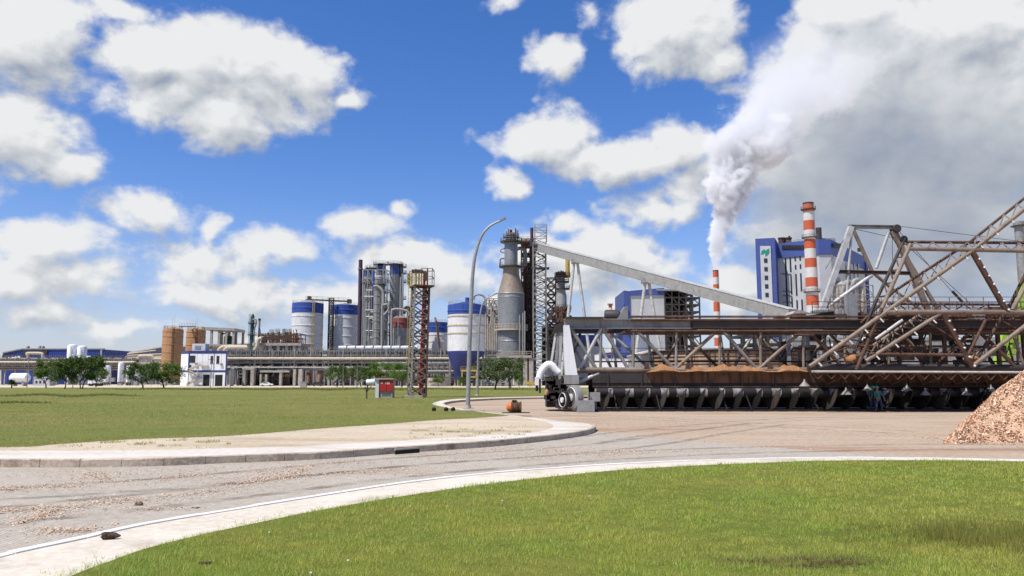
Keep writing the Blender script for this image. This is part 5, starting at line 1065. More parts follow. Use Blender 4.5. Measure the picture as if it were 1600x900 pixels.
# ================================================================ the reclaimer in the yard
Y0 = 57.5; Y1 = 63.5
def reclaimer():
    P = lambda a, b, y=Y0: W(a, b, y)
    XR = 46.0; x0 = wx(881, Y0, 507)
    o = thing('chip_reclaimer', 'long rusty truss bridge reclaimer with a big screw over the yard', 'reclaimer', (x0, 60, 0))
    zt = wz(506, Y0); zb = wz(578, Y0)
    # top chords: grey clean end then rusty
    part('top_chord', MB().ibeam((x0, Y0, zt), (wx(1080, Y0), Y0, zt), .72, .5, .06), mt['steel'], o)
    part('top_chord', MB().ibeam((wx(1080, Y0) + .02, Y0, zt), (XR, Y0, zt), .72, .5, .06), mt['rust'], o, 'rust brown length of the top chord')
    part('top_chord', MB().ibeam((x0 + .3, Y1, zt), (XR, Y1, zt), .72, .5, .06), mt['dark'], o)
    part('chord_web_plate', MB().bx(wx(1082, Y0), XR, Y0 - .27, Y0 - .25, zt - .3, zt + .28), mt['dark'], o)
    part('top_plate', MB().bx(x0 + .1, wx(942, Y0), Y0 - .5, Y0 + .4, zt + .365, zt + .48), mt['dark'], o)
    part('deck', MB().bx(wx(985, Y0), XR, Y0 + .5, Y1 - .5, zt - .5, zt - .32), mt['rust'], o)
    mb = MB(); [mb.tube((wx(985, Y0), Y0 - .35, zt + dz), (XR, Y0 - .35, zt + dz), .09, None, 6) for dz in (-.55, .5, .25)]; part('cable_pipe', mb, mt['rust'], o)
    part('bottom_chord', MB().tube((wx(906, Y0), Y0, zb), (XR, Y0, zb), .2, None, 10), mt['tubes'], o)
    part('bottom_chord', MB().tube((wx(906, Y0), Y1, zb), (XR, Y1, zb), .2, None, 10), mt['tubes'], o)
    # web members of the front truss
    def mem(a, b, mat, y=Y0, r=.13, name='brace', up=0.0): part(name, MB().tube((wx(a, Y0), y, zt - .36), (wx(b, Y0), y, zb + .1 + up), r, None, 10), mt[mat], o)
    for a, b, m in ((893, 931, 'steel'), (940, 906, 'lighttube'), (943, 981, 'steel'), (993, 1052, 'steel'), (1125, 1056, 'tubes'), (1128, 1181, 'steel'), (1259, 1186, 'tubes'), (1262, 1318, 'rust'), (1390, 1322, 'rust'), (1393, 1452, 'rust'), (1525, 1456, 'rust'), (1528, 1590, 'rust'), (1660, 1594, 'rust')): mem(a, b, m)
    for a in (940, 991, 1058, 1126, 1190, 1257, 1322, 1390, 1456, 1524, 1592): mem(a, a - 2, 'steel' if a < 1100 else 'tubes', r=.1)
    for a, b, m in ((918, 896, 'dark'), (897, 926, 'steel'), (944, 972, 'lighttube'), (972, 1038, 'lighttube'), (972, 980, 'lighttube'), (1094, 1056, 'tubes'), (1034, 1042, 'lighttube'), (1100, 1158, 'tubes'), (1098, 1106, 'lighttube'), (1218, 1180, 'lighttube'), (1222, 1240, 'lighttube'), (1222, 1280, 'tubes'), (1160, 1168, 'lighttube'), (1345, 1305, 'tubes'), (1350, 1405, 'tubes'), (1470, 1430, 'tubes'), (1475, 1530, 'tubes')): mem(a, b, m, Y1, .12, 'rear_brace')
    for k, a in enumerate(range(893, 1660, 66)): part('cross_beam', MB().bar((wx(a, Y0), Y0, zt - .2), (wx(a, Y0), Y1, zt - .2), .25, .3), mt['rust'], o)
    part('end_brace', MB().tube(P(905, 597), P(936, 583), .14, None, 10), mt['lighttube'], o)
    rr = random.Random(61)
    for k in range(16):
        a = rr.uniform(990, 1500); q = rr.uniform(516, 524); part('chord_pipe', MB().tube((wx(a, Y0), Y0 - .3, wz(q, Y0)), (wx(a + rr.uniform(30, 90), Y0), Y0 - .3, wz(q + rr.uniform(-1, 1), Y0)), rr.choice([.05, .07, .1]), None, 6), mt[rr.choice(['rust', 'dark', 'tubes'])], o)
    for k in range(10):
        a = 1010 + k * 64; part('gusset', MB().prism_xz([(wx(a - 5, Y0), zb + .05), (wx(a + 5, Y0), zb + .05), (wx(a + 2.5, Y0), zb + .5), (wx(a - 2.5, Y0), zb + .5)], Y0 - .18, Y0 - .14), mt['rust'], o)
    part('mid_walkway', MB().bx(wx(935, Y0), XR, Y1 - .6, Y1 + .5, wz(566, Y1), wz(566, Y1) + .1), mt['rust'], o)
    part('mid_rail', MB().rail([(wx(935, Y0), Y1 - .5, wz(566, Y1) + .1), (XR, Y1 - .5, wz(566, Y1) + .1)], 1.0, .045, step=1.6), mt['steel'], o)
    # trough and hood above the screw
    for xa, xb, ma, lab in ((925, 1012, 'dark', None), (1012, 1262, 'chiprust', 'chip dusted brown length of hood'), (1262, 1760, 'rust', None)):
        part('hood', MB().bx(wx(xa, Y0) + .01, wx(xb, Y0) - .01, Y0 - .12, Y0 - .02, 2.0, 2.78).bx(wx(xa, Y0) + .01, wx(xb, Y0) - .01, Y0 - .02, Y0 + .9, 2.7, 2.77), mt[ma], o, lab)
    for k in range(8):  # hood overhang added to put the screw shaft below in shadow
        a, b = 1264 + k * 50, 1312 + k * 50; part('canopy_plate', MB().bar((wx(a, Y0), Y0 - .9, 2.74), (wx(b, Y0), Y0 - .9, 2.74), 1.5, .06), mt['chiprust' if k % 2 else 'rust'], o)
        part('canopy_strut', MB().tube((wx(a, Y0), Y0 - 1.55, 2.7), (wx(a + 24, Y0), Y0 - .2, 1.9), .07, None, 6).tube((wx(b, Y0), Y0 - 1.55, 2.7), (wx(a + 24, Y0), Y0 - .2, 1.9), .07, None, 6), mt['chiprust'], o)
    part('hood_skirt', MB().bx(wx(925, Y0), XR, Y0 - .08, Y0 - .04, 1.68, 1.998), mt['black'], o)
    for k in range(13): a = wx(948 + 52 * k, Y0); part('hood_rib', MB().bx(a, a + .1, Y0 - .2, Y0 - .125, 1.72, 2.76), mt['dark'], o)
    part('hood_rail', MB().bar((wx(925, Y0), Y0 - .17, 1.74), (XR, Y0 - .17, 1.74), .09), mt['rust'], o)
    part('rear_shade_plate', MB().bx(wx(930, Y0), XR, Y1 - .6, Y1 - .5, .05, 2.75), mt['black'], o)  # back plate coloured black for the deep shade behind the screw
    part('trough', MB().bx(wx(925, Y0), XR, Y0 + .95, Y1 - .65, 2.0, 2.4), mt['dark'], o)
    part('floor_rail', MB().bx(wx(912, Y0), XR, Y0 - 1.75, Y0 - 1.5, .03, .16), mt['black'], o)
    # screw
    za, xs, xe = 1.3, wx(928, Y0), XR; ys = Y0 - .42
    part('screw_shaft', MB().tube((xs, ys, za), (xe, ys, za), .33, None, 20), mt['shaft'], o)
    n = 24; pitch = 1.33; turns = int((xe - xs - .6) / pitch)
    for k in range(turns):
        vs = []; fs = []; m = 0; rk = random.Random(k)
        for i in range(n + 1):
            t = -2 * PI * i / n
            if math.sin(t) > .3: continue
            x = xs + .3 + pitch * (k + i / n)
            for rr_, dx in ((.3, -.025), (1.17, -.025), (1.17, .025), (.3, .025)): vs.append((x + dx, ys + rr_ * math.cos(t), za + rr_ * math.sin(t)))
            m += 1
        c0 = xs + pitch * k + rk.uniform(-.1, .1); part('shaft_dark_sleeve', MB().tube((c0, ys, za), (c0 + rk.uniform(.5, .95), ys, za), .365, None, 18), mt['black'], o)  # black sleeves added to darken the shaft, leaving short bright lengths
        for q in range(m - 1):
            if abs(vs[q * 4 + 4][0] - vs[q * 4][0]) < pitch / n * 1.5:
                for j in range(4): fs.append((q * 4 + j, q * 4 + (j + 1) % 4, q * 4 + 4 + (j + 1) % 4, q * 4 + 4 + j))
        part('screw_flight', MB().add(vs, fs), mt['black'] if k % 3 else mt['dark'], o)
    for k in (0, 2, 3, 6, 8, 11, 12, 15, 18, 19, 22, 25):
        a = wx(956 + k * 25.3 + 7 * (k % 4), Y0); part('hanger', MB().bar((a, Y0 - .2, 1.7), (a + (.3 if k % 2 else .1), Y0 - 1.64, .16), .08, .08), mt['black'], o)
    # small pointed cowls under the rake
    for px, py in ((1257, 599), (1355, 606), (1322, 612), (1417, 606), (1446, 613), (1510, 613), (1548, 607)):
        q = W(px, py, Y0 - 1.3); part('cowl', MB().lathe([(.4, 0), (.08, .34), (.05, .5)], (q.x, q.y, q.z - .2), 8), mt['steel'], o)
    # end carriage: white pylon, grey legs
    yf = Y0 - 1.0
    a, b, c_, d = W(881, 508, yf), W(889.5, 508, yf), W(902.5, 586, yf), W(883.5, 586, yf)
    part('pylon', MB().prism_xz([(d.x, d.z), (c_.x, c_.z), (b.x, b.z), (a.x, a.z)], yf, yf + .7), mt['white_clean'], o)
    part('pylon_base', MB().bx(wx(881, yf), wx(904, yf), yf - .2, yf + 1.2, wz(600, yf), wz(586.3, yf)), mt['clad'], o)
    for (p, q, w, m) in (((868.5, 519), (859.5, 578), .16, 'white'), ((873, 516), (867.5, 580), .2, 'clad'), ((876.5, 516), (874, 584), .22, 'lighttube'), ((879.5, 516), (884, 584), .16, 'white')): part('pylon_leg', MB().bar(W(*p, Y1 - 2.2), W(*q, Y1 - 2.2), w, w), mt[m], o)
    parts('pylon_rung', [MB().bar(W(863.5 - (q - 550) * .13 + 3, q, Y1 - 2.2), W(880, q, Y1 - 2.2), .09) for q in (534, 549, 564)], mt['galv'], o)
    part('machine_cowl', MB().prism_xz([(W(p, q, yf).x, W(p, q, yf).z) for p, q in ((846, 588), (872, 588), (872, 581), (866, 575), (862, 577), (856, 571), (850, 573), (846, 580))], Y0 + .8, Y0 + 1.8), mt['white'], o)
    part('pylon_head', MB().prism_xz([(wx(864, Y1 - 2), wz(521, Y1 - 2)), (wx(884, Y1 - 2), wz(519, Y1 - 2)), (wx(884, Y1 - 2), wz(506, Y1 - 2)), (wx(868, Y1 - 2), wz(508, Y1 - 2))], Y1 - 2.4, Y1 - 1.6), mt['dark'], o)
    # carriage body
    yb = Y0 - .2; X = lambda p: wx(p, yb, 610); H = lambda q: wz(q, yb)
    part('drive_housing', MB().bx(X(854), X(873), yb - .3, yb + 2.4, H(636), H(588)), mt['black'], o)
    mb = MB(); rr = random.Random(14)
    for k in range(30): mb.box((X(rr.uniform(854, 886)), yb - .5, H(rr.uniform(588, 634))), (rr.uniform(.1, .5), .5, rr.uniform(.1, .6)))
    for k in range(9): p = rr.uniform(855, 886); mb.tube((X(p), yb - .6, H(rr.uniform(585, 600))), (X(p + rr.uniform(-2, 2)), yb - .6, H(rr.uniform(610, 636))), .06, None, 6)
    part('drive_gear', mb, mt['dark'], o)
    part('carriage_beam', MB().bx(X(868), X(925), yb + 1.2, yb + 5.5, H(602), H(590)), mt['dark'], o)
    part('carriage_post', MB().bx(X(872), X(876), yb - .7, yb + .2, H(640), H(582)).bx(X(881), X(885), yb - .4, yb + .3, H(610), H(586)), mt['clad'], o)
    mb = MB().path(spline([W(843, 592, yb), W(845, 583, yb), W(850, 575, yb), W(856, 570, yb), (W(862, 571, yb)), W(868, 578, yb), W(873, 583, yb)], 5), .27, 10); part('hose_arch', mb, mt['white_clean'], o)
    part('arch_cowl', MB().prism_xz([(W(a, b, yb).x, W(a, b, yb).z) for a, b in ((851, 587), (866, 587), (866, 579), (862, 573), (857, 572), (852, 576))], yb + .35, yb + .8), mt['white'], o)
    part('front_plate', MB().bx(X(867), X(876), yb - .75, yb - .5, H(637), H(606)), mt['dark'], o)
    part('control_box', MB().bx(X(836), X(842), yb - .3, yb + .5, H(602), H(589)), mt['white_clean'], o)
    part('cable_guide', MB().bx(X(837), X(841), yb - .2, yb + .4, H(611), H(602.2)).bx(X(842.5), X(845), yb - .2, yb + .4, H(614), H(590)), mt['black'], o)
    part('warning_lamp', MB().lathe([(.13, 0), (.16, .1), (.16, .5), (.08, .62), (0, .64)], tuple(W(854.5, 622, yb - .5)), 14), mt['orange'], o)
    def wheel(px, py, rp, yw, wd, nm='wheel'):
        c = W(px, py, yw); r = rp * yw / F
        def turn(mb):
            ca, sa = math.cos(R(26)), math.sin(R(26)); mb.v = [(c.x + (v[0] - c.x) * ca - (v[1] - c.y) * sa, c.y + (v[0] - c.x) * sa + (v[1] - c.y) * ca, v[2]) for v in mb.v]; return mb
        w = part(nm, turn(MB().lathe([(r * .86, 0), (r, .06), (r, wd - .06), (r * .86, wd), (r * .3, wd), (r * .3, 0), (r * .86, 0)], c, 32, 'x')), mt['steel'] if wd > .4 else mt['black'], o)
        part('rim', turn(MB().lathe([(r * .84, .03), (r * .78, -.05), (r * .72, .05), (r * .3, .04), (r * .3, -.1), (0, -.12)], c, 28, 'x')), mt['white'], w)
        return w
    wheel(892.5, 621, 19, yf - .7, .55); wheel(879, 625, 14, yf - .5, .3)
    part('step_box', MB().bx(wx(900, yf - .8), wx(926, yf - .8), yf - 1.7, yf - .6, .03, wz(625.5, yf - .8)), mt['galv'], o)
    bx = part('switch_box', MB().bx(wx(921, yf - .3), wx(936, yf - .3), yf - .7, yf - .1, wz(627, yf - .3), wz(613, yf - .3)), mt['galv'], o); part('yellow_sticker', MB().bx(wx(926, yf - .3), wx(929, yf - .3), yf - .712, yf - .7, wz(617, yf - .3), wz(614.5, yf - .3)), mt['yellow'], bx)
    part('switch_post', MB().bx(wx(926, yf), wx(931, yf), yf - .3, yf - .1, .02, wz(627, yf)), mt['steel'], o)
    part('grab_rail', MB().rail([W(911, 626, yf - .9), W(919, 626, yf - .9)], .75, .05), mt['lighttube'], o)
    part('motor', MB().lathe([(.42, 0), (.48, .1), (.48, 1.0), (.3, 1.15), (.3, 1.35)], tuple(W(945, 494, Y0 + 1.2)), 18, 'x').box(W(954, 500, Y0 + 1.2), (1.0, .8, .5)), mt['dark'], o)
    q = [W(963, 499.5, Y0 + 1), W(980, 499.5, Y0 + 1), W(980, 479, Y0 + 1), W(976, 479, Y0 + 1)]; part('chute', MB().prism_xz([(p.x, p.z) for p in q], Y0 + .6, Y0 + 2.0), mt['steel'], o)
    return o
reclaimer()
# heap of chips lying along the bridge trough
nx, ny = 260, 12; xa, xb = wx(1008, Y0), wx(1262, Y0); mb = MB(); rr = np.random.default_rng(5)
for i in range(nx):
    x = xa + (xb - xa) * i / (nx - 1); t = i / (nx - 1)
    amp = .36 + .08 * math.sin(x * 1.3) + .07 * math.sin(x * 2.9 + 1) + .04 * math.sin(x * 7.1) - .26 * max(0, math.sin(x * .95 + 2.4)) ** 6; amp = max(.1, amp) * min(1, t * 12, (1 - t) * 16)
    for j in range(ny):
        s_ = j / (ny - 1); mb.v.append((x, Y0 - .6 + 1.5 * s_, 2.76 + amp * math.sin(PI * (s_ * .85 + .08)) * 1.15 + rr.normal(0, .02) * (0 < j < ny - 1)))
mb.f = [(i * ny + j, (i + 1) * ny + j, (i + 1) * ny + j + 1, i * ny + j + 1) for i in range(nx - 1) for j in range(ny - 1)]
m_heap = ground_mat('orange_chip_heap', (rgb(156, 110, 74), rgb(118, 78, 50), rgb(178, 136, 98)), 2.0, bump=.9, bscale=18)[0]
single('chip_heap', mb, m_heap, 'orange brown wood chips heaped along the hood of the reclaimer', 'wood chips', None, 'stuff')
for lab, px, py in (('clump of chips caught at the foot of the rake beside the steep tube', 1332, 562), ('clump of chips caught on the rake near the lime boom', 1519, 562)):
    q = W(px, py, 55); mb = MB(); mb.ball(tuple(q), .45, 14, (1.2, .8, .75)); mb.v = [(v[0] + rr.normal(0, .05), v[1] + rr.normal(0, .05), v[2] + rr.normal(0, .05)) for v in mb.v]
    single('chip_clump', mb, m_heap, lab, 'wood chips', 'chip clumps caught on the rake')
# ---- rake frame
def rake():
    YA, YB = 54.0, 56.4
    P = lambda a, b, y=YA: W(a, b, y)
    o = thing('harrow_rake', 'tall slanting lattice rake of pale tubes hung over the reclaimer', 'rake', tuple(P(1430, 575)))
    def ch(a, b, r=.11, m='tubes', ya=YA, yb=None, name='chord'): return part(name, MB().tube(P(*a, ya), P(*b, ya if yb is None else yb), r, None, 10), mt[m], o)
    ch((1265, 573), (1385, 487), .15); ch((1385, 487), (1519, 392), .15); ch((1519, 392), (1640, 295), .15)
    ch((1397, 455), (1517, 377), .1, 'rust', YB); ch((1517, 377), (1640, 278), .1, 'rust', YB); ch((1345, 505), (1397, 455), .1, 'rust', YB)
    ch((1416, 378), (1660, 380), .11, 'rust', YB); ch((1421, 388.5), (1660, 393), .15)
    ch((1414, 372), (1367, 474), .12, 'dark', YB); ch((1367, 474), (1330, 562), .12, 'dark', YB)
    ch((1423, 381), (1378, 482), .14); ch((1378, 482), (1338, 578), .12, 'rust')
    ch((1519, 393), (1573, 487), .2, 'rust'); ch((1573, 487), (1640, 352), .12, 'rust', YB); ch((1582, 484), (1650, 360), .14)
    ch((1387, 475), (1562, 476), .09, 'rust', YB); ch((1385, 487.5), (1660, 488), .17)
    ch((1471, 489), (1353, 564), .13); ch((1441, 489), (1364, 540), .1, 'tubes', YB); ch((1473, 489), (1519, 573), .19, 'rust'); ch((1519, 573), (1640, 480), .15); ch((1570, 488), (1527, 560), .12, 'rust', YB)
    ch((1410, 500), (1368, 530), .1, 'lighttube'); ch((1453, 506), (1500, 536), .09, 'rust', YB); ch((1540, 500), (1510, 560), .1, 'rust'); ch((1553, 540), (1585, 572), .12, 'rust'); ch((1600, 520), (1560, 500), .1, 'rust', YB); ch((1585, 528), (1600, 572), .1, 'tubes', YB)
    ch((1305, 540), (1562, 542), .09, 'rust', YB); ch((1358, 553), (1512, 555), .11, 'rust')
    ch((1262, 573.5), (1660, 575), .24, 'dark', YA + .6, name='lower_boom'); ch((1268, 580.5), (1660, 582), .08, 'lighttube', YA - .3, name='lower_boom')
    # lacing between chord pairs
    def lace(a0, a1, b0, b1, n, r=.045, m='tubes', ya=YA, yb=YB):
        mb = MB(); A0, A1, B0, B1 = P(*a0, ya), P(*a1, ya), P(*b0, yb), P(*b1, yb)
        for i in range(n): 
            mb.tube(A0.lerp(A1, i / n), B0.lerp(B1, (i + .5) / n), r, None, 6); mb.tube(B0.lerp(B1, (i + .5) / n), A0.lerp(A1, (i + 1) / n), r, None, 6)
        part('lacing', mb, mt[m], o)
    lace((1385, 487), (1519, 392), (1392, 460), (1517, 377), 6); lace((1519, 392), (1640, 295), (1517, 377), (1640, 278), 6); lace((1421, 388.5), (1660, 393), (1416, 378), (1660, 380), 9)
    lace((1423, 381), (1378, 482), (1414, 372), (1367, 474), 5, .05, 'rust'); lace((1385, 487.5), (1660, 488), (1387, 475), (1660, 476), 8, .045, 'rust'); lace((1573, 487), (1650, 360), (1573, 487), (1640, 352), 5, .05, 'rust')
    lace((1471, 489), (1353, 564), (1441, 489), (1364, 540), 6); lace((1265, 573), (1385, 487), (1330, 562), (1397, 490), 4, .05, 'rust'); lace((1358, 553), (1512, 555), (1305, 540), (1562, 542), 6, .05, 'rust'); lace((1268, 581), (1600, 582), (1268, 592), (1600, 594), 16, .05, 'rust', YA - .3, YA - .2)
    # short teeth along the tubes, coloured pale to stand for sun glints
    def teeth(a, b, n, L=(.1, -.28), y=YA, m='lighttube', r=.055):
        A, B = P(*a, y), P(*b, y)
        for i in range(n): q = A.lerp(B, (i + .5) / n); part('tooth', MB().tube(q, (q.x + L[0], q.y - .25, q.z + L[1]), r, None, 8), mt[m], o)
    teeth((1265, 573), (1385, 487), 5, (.2, -.36)); teeth((1385, 487), (1519, 392), 6, (.08, -.3)); teeth((1519, 392), (1640, 295), 5, (.08, -.3))
    teeth((1522, 398), (1575, 490), 7, (.14, -.05), r=.065, m='white_clean'); teeth((1475, 494), (1522, 578), 6, (.14, -.05), r=.065, m='white_clean'); teeth((1471, 489), (1353, 564), 4, (.16, -.32))
    for px, py in ((1419, 376), (1416, 373)): pass
    part('rope_sheave', MB().lathe([(.26, -.1), (.22, -.04), (.22, .04), (.26, .1), (0, .1)], tuple(P(1412, 374, YB)), 18, 'y'), mt['black'], o)
rake()
# ---- portal mast behind
def mast():
    YM = 78.0; P = lambda a, b, y=YM: W(a, b, y)
    o = thing('portal_mast', 'pale trapezium shaped steel mast with winch on its cross beam', 'mast', tuple(P(1370, 492)))
    def ch(a, b, r, m='lighttube', y=YM, name='leg'): return part(name, MB().tube(P(*a, y), P(*b, y), r, None, 10), mt[m], o)
    part('leg', MB().bar(P(1283, 488), P(1330, 354), .52, .5), mt['lighttube'], o); ch((1321, 490), (1331, 356), .13, 'lighttube'); ch((1332, 356), (1363, 425), .2, 'tubes', YM + 4); ch((1363, 425), (1395, 452), .18, 'tubes', YM + 4); ch((1395, 452), (1440, 485), .15, 'tubes', YM + 4)
    part('leg', MB().bar(P(1396, 358), P(1452, 490), .5, .46), mt['tubes'], o); part('leg', MB().bar(P(1392, 362), P(1468, 488), .3, .3), mt['tubes'], o)
    part('cross_beam', MB().ibeam(P(1326, 354), P(1398, 355), .36, .4, .06), mt['steel'], o); part('mid_beam', MB().ibeam(P(1310, 424.5), P(1424, 427), .34, .4, .06), mt['rust'], o)
    ch((1388, 364), (1369, 419), .17); ch((1293, 480), (1362, 430), .2); ch((1290, 488), (1300, 484), .4, 'steel')
    part('winch', MB().lathe([(.36, -.5), (.42, -.4), (.42, .4), (.36, .5), (.2, .6), (0, .6)], tuple(P(1399, 358)), 20, 'y'), mt['dark'], o)
    part('foot', MB().box(P(1288, 490), (2.2, 1.6, .6)).box(P(1318, 489), (1.2, 1.4, .5)), mt['steel'], o)
    mb = MB(); [mb.tube(P(*a), P(*b), .028, None, 5) for a, b in (((1402, 353), (1600, 378)), ((1394, 365), (1396, 480)), ((1398, 366), (1530, 487)), ((1330, 356), (1290, 420)), ((1332, 357), (1398, 372)), ((1402, 358), (1500, 470)))]; part('rope', mb, mt['dark'], o)
    part('rope_socket', MB().tube(P(1488, 455), P(1504, 472), .14, None, 8), mt['dark'], o)
mast()
# ---- elevated gallery behind the bridge
def gallery():
    YG = 72.0; X = lambda p: wx(p, YG, 500); H = lambda q: wz(q, YG); XR = 56.0
    o = thing('belt_gallery', 'elevated rust brown belt gallery with handrails behind the rake', 'gallery', (X(1400), YG, 0))
    mb = MB().bx(X(1205), XR, YG, YG + 5, H(517), H(514)).bx(X(1240), XR, YG - .2, YG + 5, H(495), H(490)); part('deck', mb, mt['rust'], o)
    part('side_girder', MB().ibeam((X(1330), YG - .4, H(500)), (XR, YG - .4, H(500)), .5, .3).ibeam((X(1200), YG - .6, H(509)), (XR, YG - .6, H(509)), .4, .3).ibeam((X(1236), YG - .3, H(545)), (X(1420), YG - .3, H(545)), .35, .3), mt['rust'], o)
    for dy in (.2, 4.6): part('handrail', MB().rail([(X(1300), YG + dy, H(490)), (XR, YG + dy, H(490))], 1.55, .06, step=1.5, rows=3), mt['rust'] if dy > 1 else mt['tubes'], o)
    for a, b, t in ((1318, 1331, 462), (1515, 1526, 484)): part('column', MB().bx(X(a), X(b), YG - 1.3, YG - .7, 0, H(t)).bx(X(a) - .18, X(a) - .02, YG - 1.25, YG - .75, 0, H(t)), mt['galv'], o)
    for a in (1232, 1262, 1288, 1372, 1404, 1440, 1476, 1560, 1600): part('post', MB().bar((X(a), YG + .3, 0), (X(a), YG + .3, H(515)), .3), mt['steel' if a < 1330 else 'rust'], o)
    mb = MB(); rr = random.Random(77)
    for k in range(46):
        a = rr.uniform(1250, 1590); b = a + rr.uniform(10, 50); q = rr.uniform(494, 520); mb.tube((X(a), YG - rr.uniform(.2, 1.4), H(q)), (X(b), YG - .6, H(q + rr.uniform(-3, 3))), rr.choice([.05, .08, .14]), None, 6)
    part('pipe_runs', mb, mt['rust'], o)
    mb = MB()
    for k in range(26):
        a = rr.uniform(1330, 1590); q = rr.uniform(496, 519); mb.tube((X(a), YG - 1.0, H(q)), (X(a + rr.uniform(8, 36)), YG - 1.0, H(q + rr.uniform(-2, 2))), rr.choice([.05, .09]), None, 6)
    part('pale_pipe_runs', mb, mt['lighttube'], o)
    for k in range(44):
        mb = MB(); a = rr.uniform(1230, 1580); q = rr.uniform(520, 545); mb.bar((X(a), YG + rr.uniform(0, 4), H(q)), (X(a + rr.uniform(-22, 22)), YG + 1, H(q + rr.uniform(15, 50))), rr.choice([.1, .16, .25])); part('under_brace', mb, mt['dark'], o)
    for k in range(40):
        mb = MB(); a = rr.uniform(1236, 1590); q = rr.uniform(520, 575); mb.box((X(a), YG + rr.uniform(1, 5), H(q)), (rr.uniform(.3, 2.2), 1, rr.uniform(.2, 1.3))); part('machine_box', mb, mt['dark' if k % 4 else 'steel'], o)
    for px, py, w, h, m in ((1306, 515, .9, 1.0, 'rust'), (1290, 518, .6, .5, 'yellow'), (1558, 484, 1.9, .4, 'chiprust'), (1312, 523, .7, .6, 'panel')): part('equipment_box', MB().box(W(px, py, YG - .5), (w, .7, h)), mt[m], o)
    # tower where the inclined conveyor ends
    part('drive_cowl', MB().prism_xz([(X(1238), H(497)), (X(1281), H(497)), (X(1278), H(489)), (X(1258), H(483)), (X(1249), H(484))], YG + 1, YG + 3.2), mt['concrete'], o)
    part('white_plate', MB().bx(X(1259), X(1279), YG - .3, YG + .5, H(493), H(491)), mt['white'], o)
    part('skid_frame', MB().ibeam((X(1235), YG - .5, H(501)), (X(1279), YG - .5, H(494)), .4, .3).ibeam((X(1278), YG - .5, H(494)), (X(1300), YG - .5, H(491)), .5, .3), mt['dark'], o)
    mb = MB(); [mb.tube((X(p), YG - .6, H(500)), (X(p), YG - .6, H(485)), .22, None, 10) for p in (1305, 1308, 1313)]; part('roller', mb, mt['galv'], o)
gallery()
# corrugated round bunker, dark bunker frame
Y = 92; x = wx(1130, Y + 12, 560); o = thing('round_bunker', 'wide round bunker of rusty corrugated sheet behind the truss', 'bunker', (x, Y + 12, 0)); r = 10.2
part('wall', MB().lathe([(r, 0), (r, wz(546, Y))], (x, Y + 12, 0), 56), mt['corr'], o); part('rim', MB().lathe([(r + .05, wz(546, Y)), (r + .2, wz(545.5, Y)), (r + .2, wz(544, Y)), (r - .2, wz(544, Y))], (x, Y + 12, 0), 56), mt['rust'], o)
mb = MB(); [mb.bx(x + (r + .05) * math.cos(a) - .08, x + (r + .05) * math.cos(a) + .08, Y + 12 + (r + .05) * math.sin(a) - .08, Y + 12 + (r + .05) * math.sin(a) + .08, 0, wz(546, Y)) for a in [PI + .1 + k * .21 for k in range(15)]]; part('stiffeners', mb, mt['rust'], o)
o = thing('pale_annex', 'low pale lean-to beside the rusty round bunker', 'shed', (wx(1000, 100), 100, 0)); part('wall', MB().prism_xz([(wx(992, 100), 0), (wx(1009, 100), 0), (wx(1009, 100), wz(551, 100)), (wx(992, 100), wz(556, 100))], 96, 106), mt['wallgrey'], o); part('roof', MB().bar((wx(991, 100), 101, wz(556, 100) + .1), (wx(1010, 100), 101, wz(550.5, 100) + .1), 11, .2), mt['roof'], o)
Y = 105; mb = MB(); rr = random.Random(41); X = lambda p: wx(p, Y, 540); H = lambda q: wz(q, Y)
steel_frame(mb, [X(p) for p in (1162, 1180, 1200, 1220)], [Y, Y + 6], [0] + [H(q) for q in (575, 555, 538, 524, 514)], .35, seed=3); single('transfer_frame', mb, mt['dark'], 'dark transfer frame seen through the truss below the conveyor end', 'steel frame')
mb = MB(); [mb.bx(X(a), X(b), Y + 12, Y + 13, 0, H(t)) for a, b, t in ((1190, 1206, 535), (1226, 1240, 530))]; single('blue_panels', mb, mt['violet'], 'two narrow blue wall panels behind the transfer frame', 'wall panels')
Y = 115; o = thing('grey_shed', 'grey shed with pale sloping roof low behind the rake frame', 'shed', (wx(1400, Y), Y + 5, 0)); X = lambda p: wx(p, Y, 560); H = lambda q: wz(q, Y)
part('wall', MB().prism_xz([(X(1240), 0), (X(1600), 0), (X(1600), H(540)), (X(1430), H(541)), (X(1360), H(528)), (X(1330), H(540)), (X(1240), H(540))], Y, Y + 10), mt['wallgrey'], o); part('roof', MB().bar((X(1360), Y + 5, H(527.5)), (X(1432), Y + 5, H(541)), 10.4, .25).bar((X(1328), Y + 5, H(541)), (X(1360), Y + 5, H(527.5)), 10.4, .25), mt['roof'], o)
mb = MB(); rr = random.Random(51)
for k in range(30): a = rr.uniform(1010, 1060); mb.tube((X(a), Y - 2, 0), (X(a), Y - 2, H(rr.uniform(505, 560))), rr.choice([.12, .2, .4]), None, 6)
# lime boom
o = thing('lime_boom', 'lime green jointed crane boom leaning behind the rake', 'crane', tuple(W(1556, 572, 84)))
P = lambda a, b: W(a, b, 84)
part('lower_arm', MB().bar(P(1557, 577), P(1570, 524), .8, .7), mt['lime'], o); part('upper_arm', MB().bar(P(1574, 560), P(1587, 530), .8, .7).bar(P(1587, 530), P(1602, 440), .95, .7), mt['lime'], o); part('hydraulic_ram', MB().tube(P(1568, 545), P(1592, 470), .2, None, 10), mt['dark'], o); part('joint_cover', MB().box(P(1588, 527), (1.8, 1.2, 1.2)), mt['lime'], o)
part('counter_body', MB().box(W(1600, 590, 85), (4, 2.4, 1.6)), mt['lime'], o)
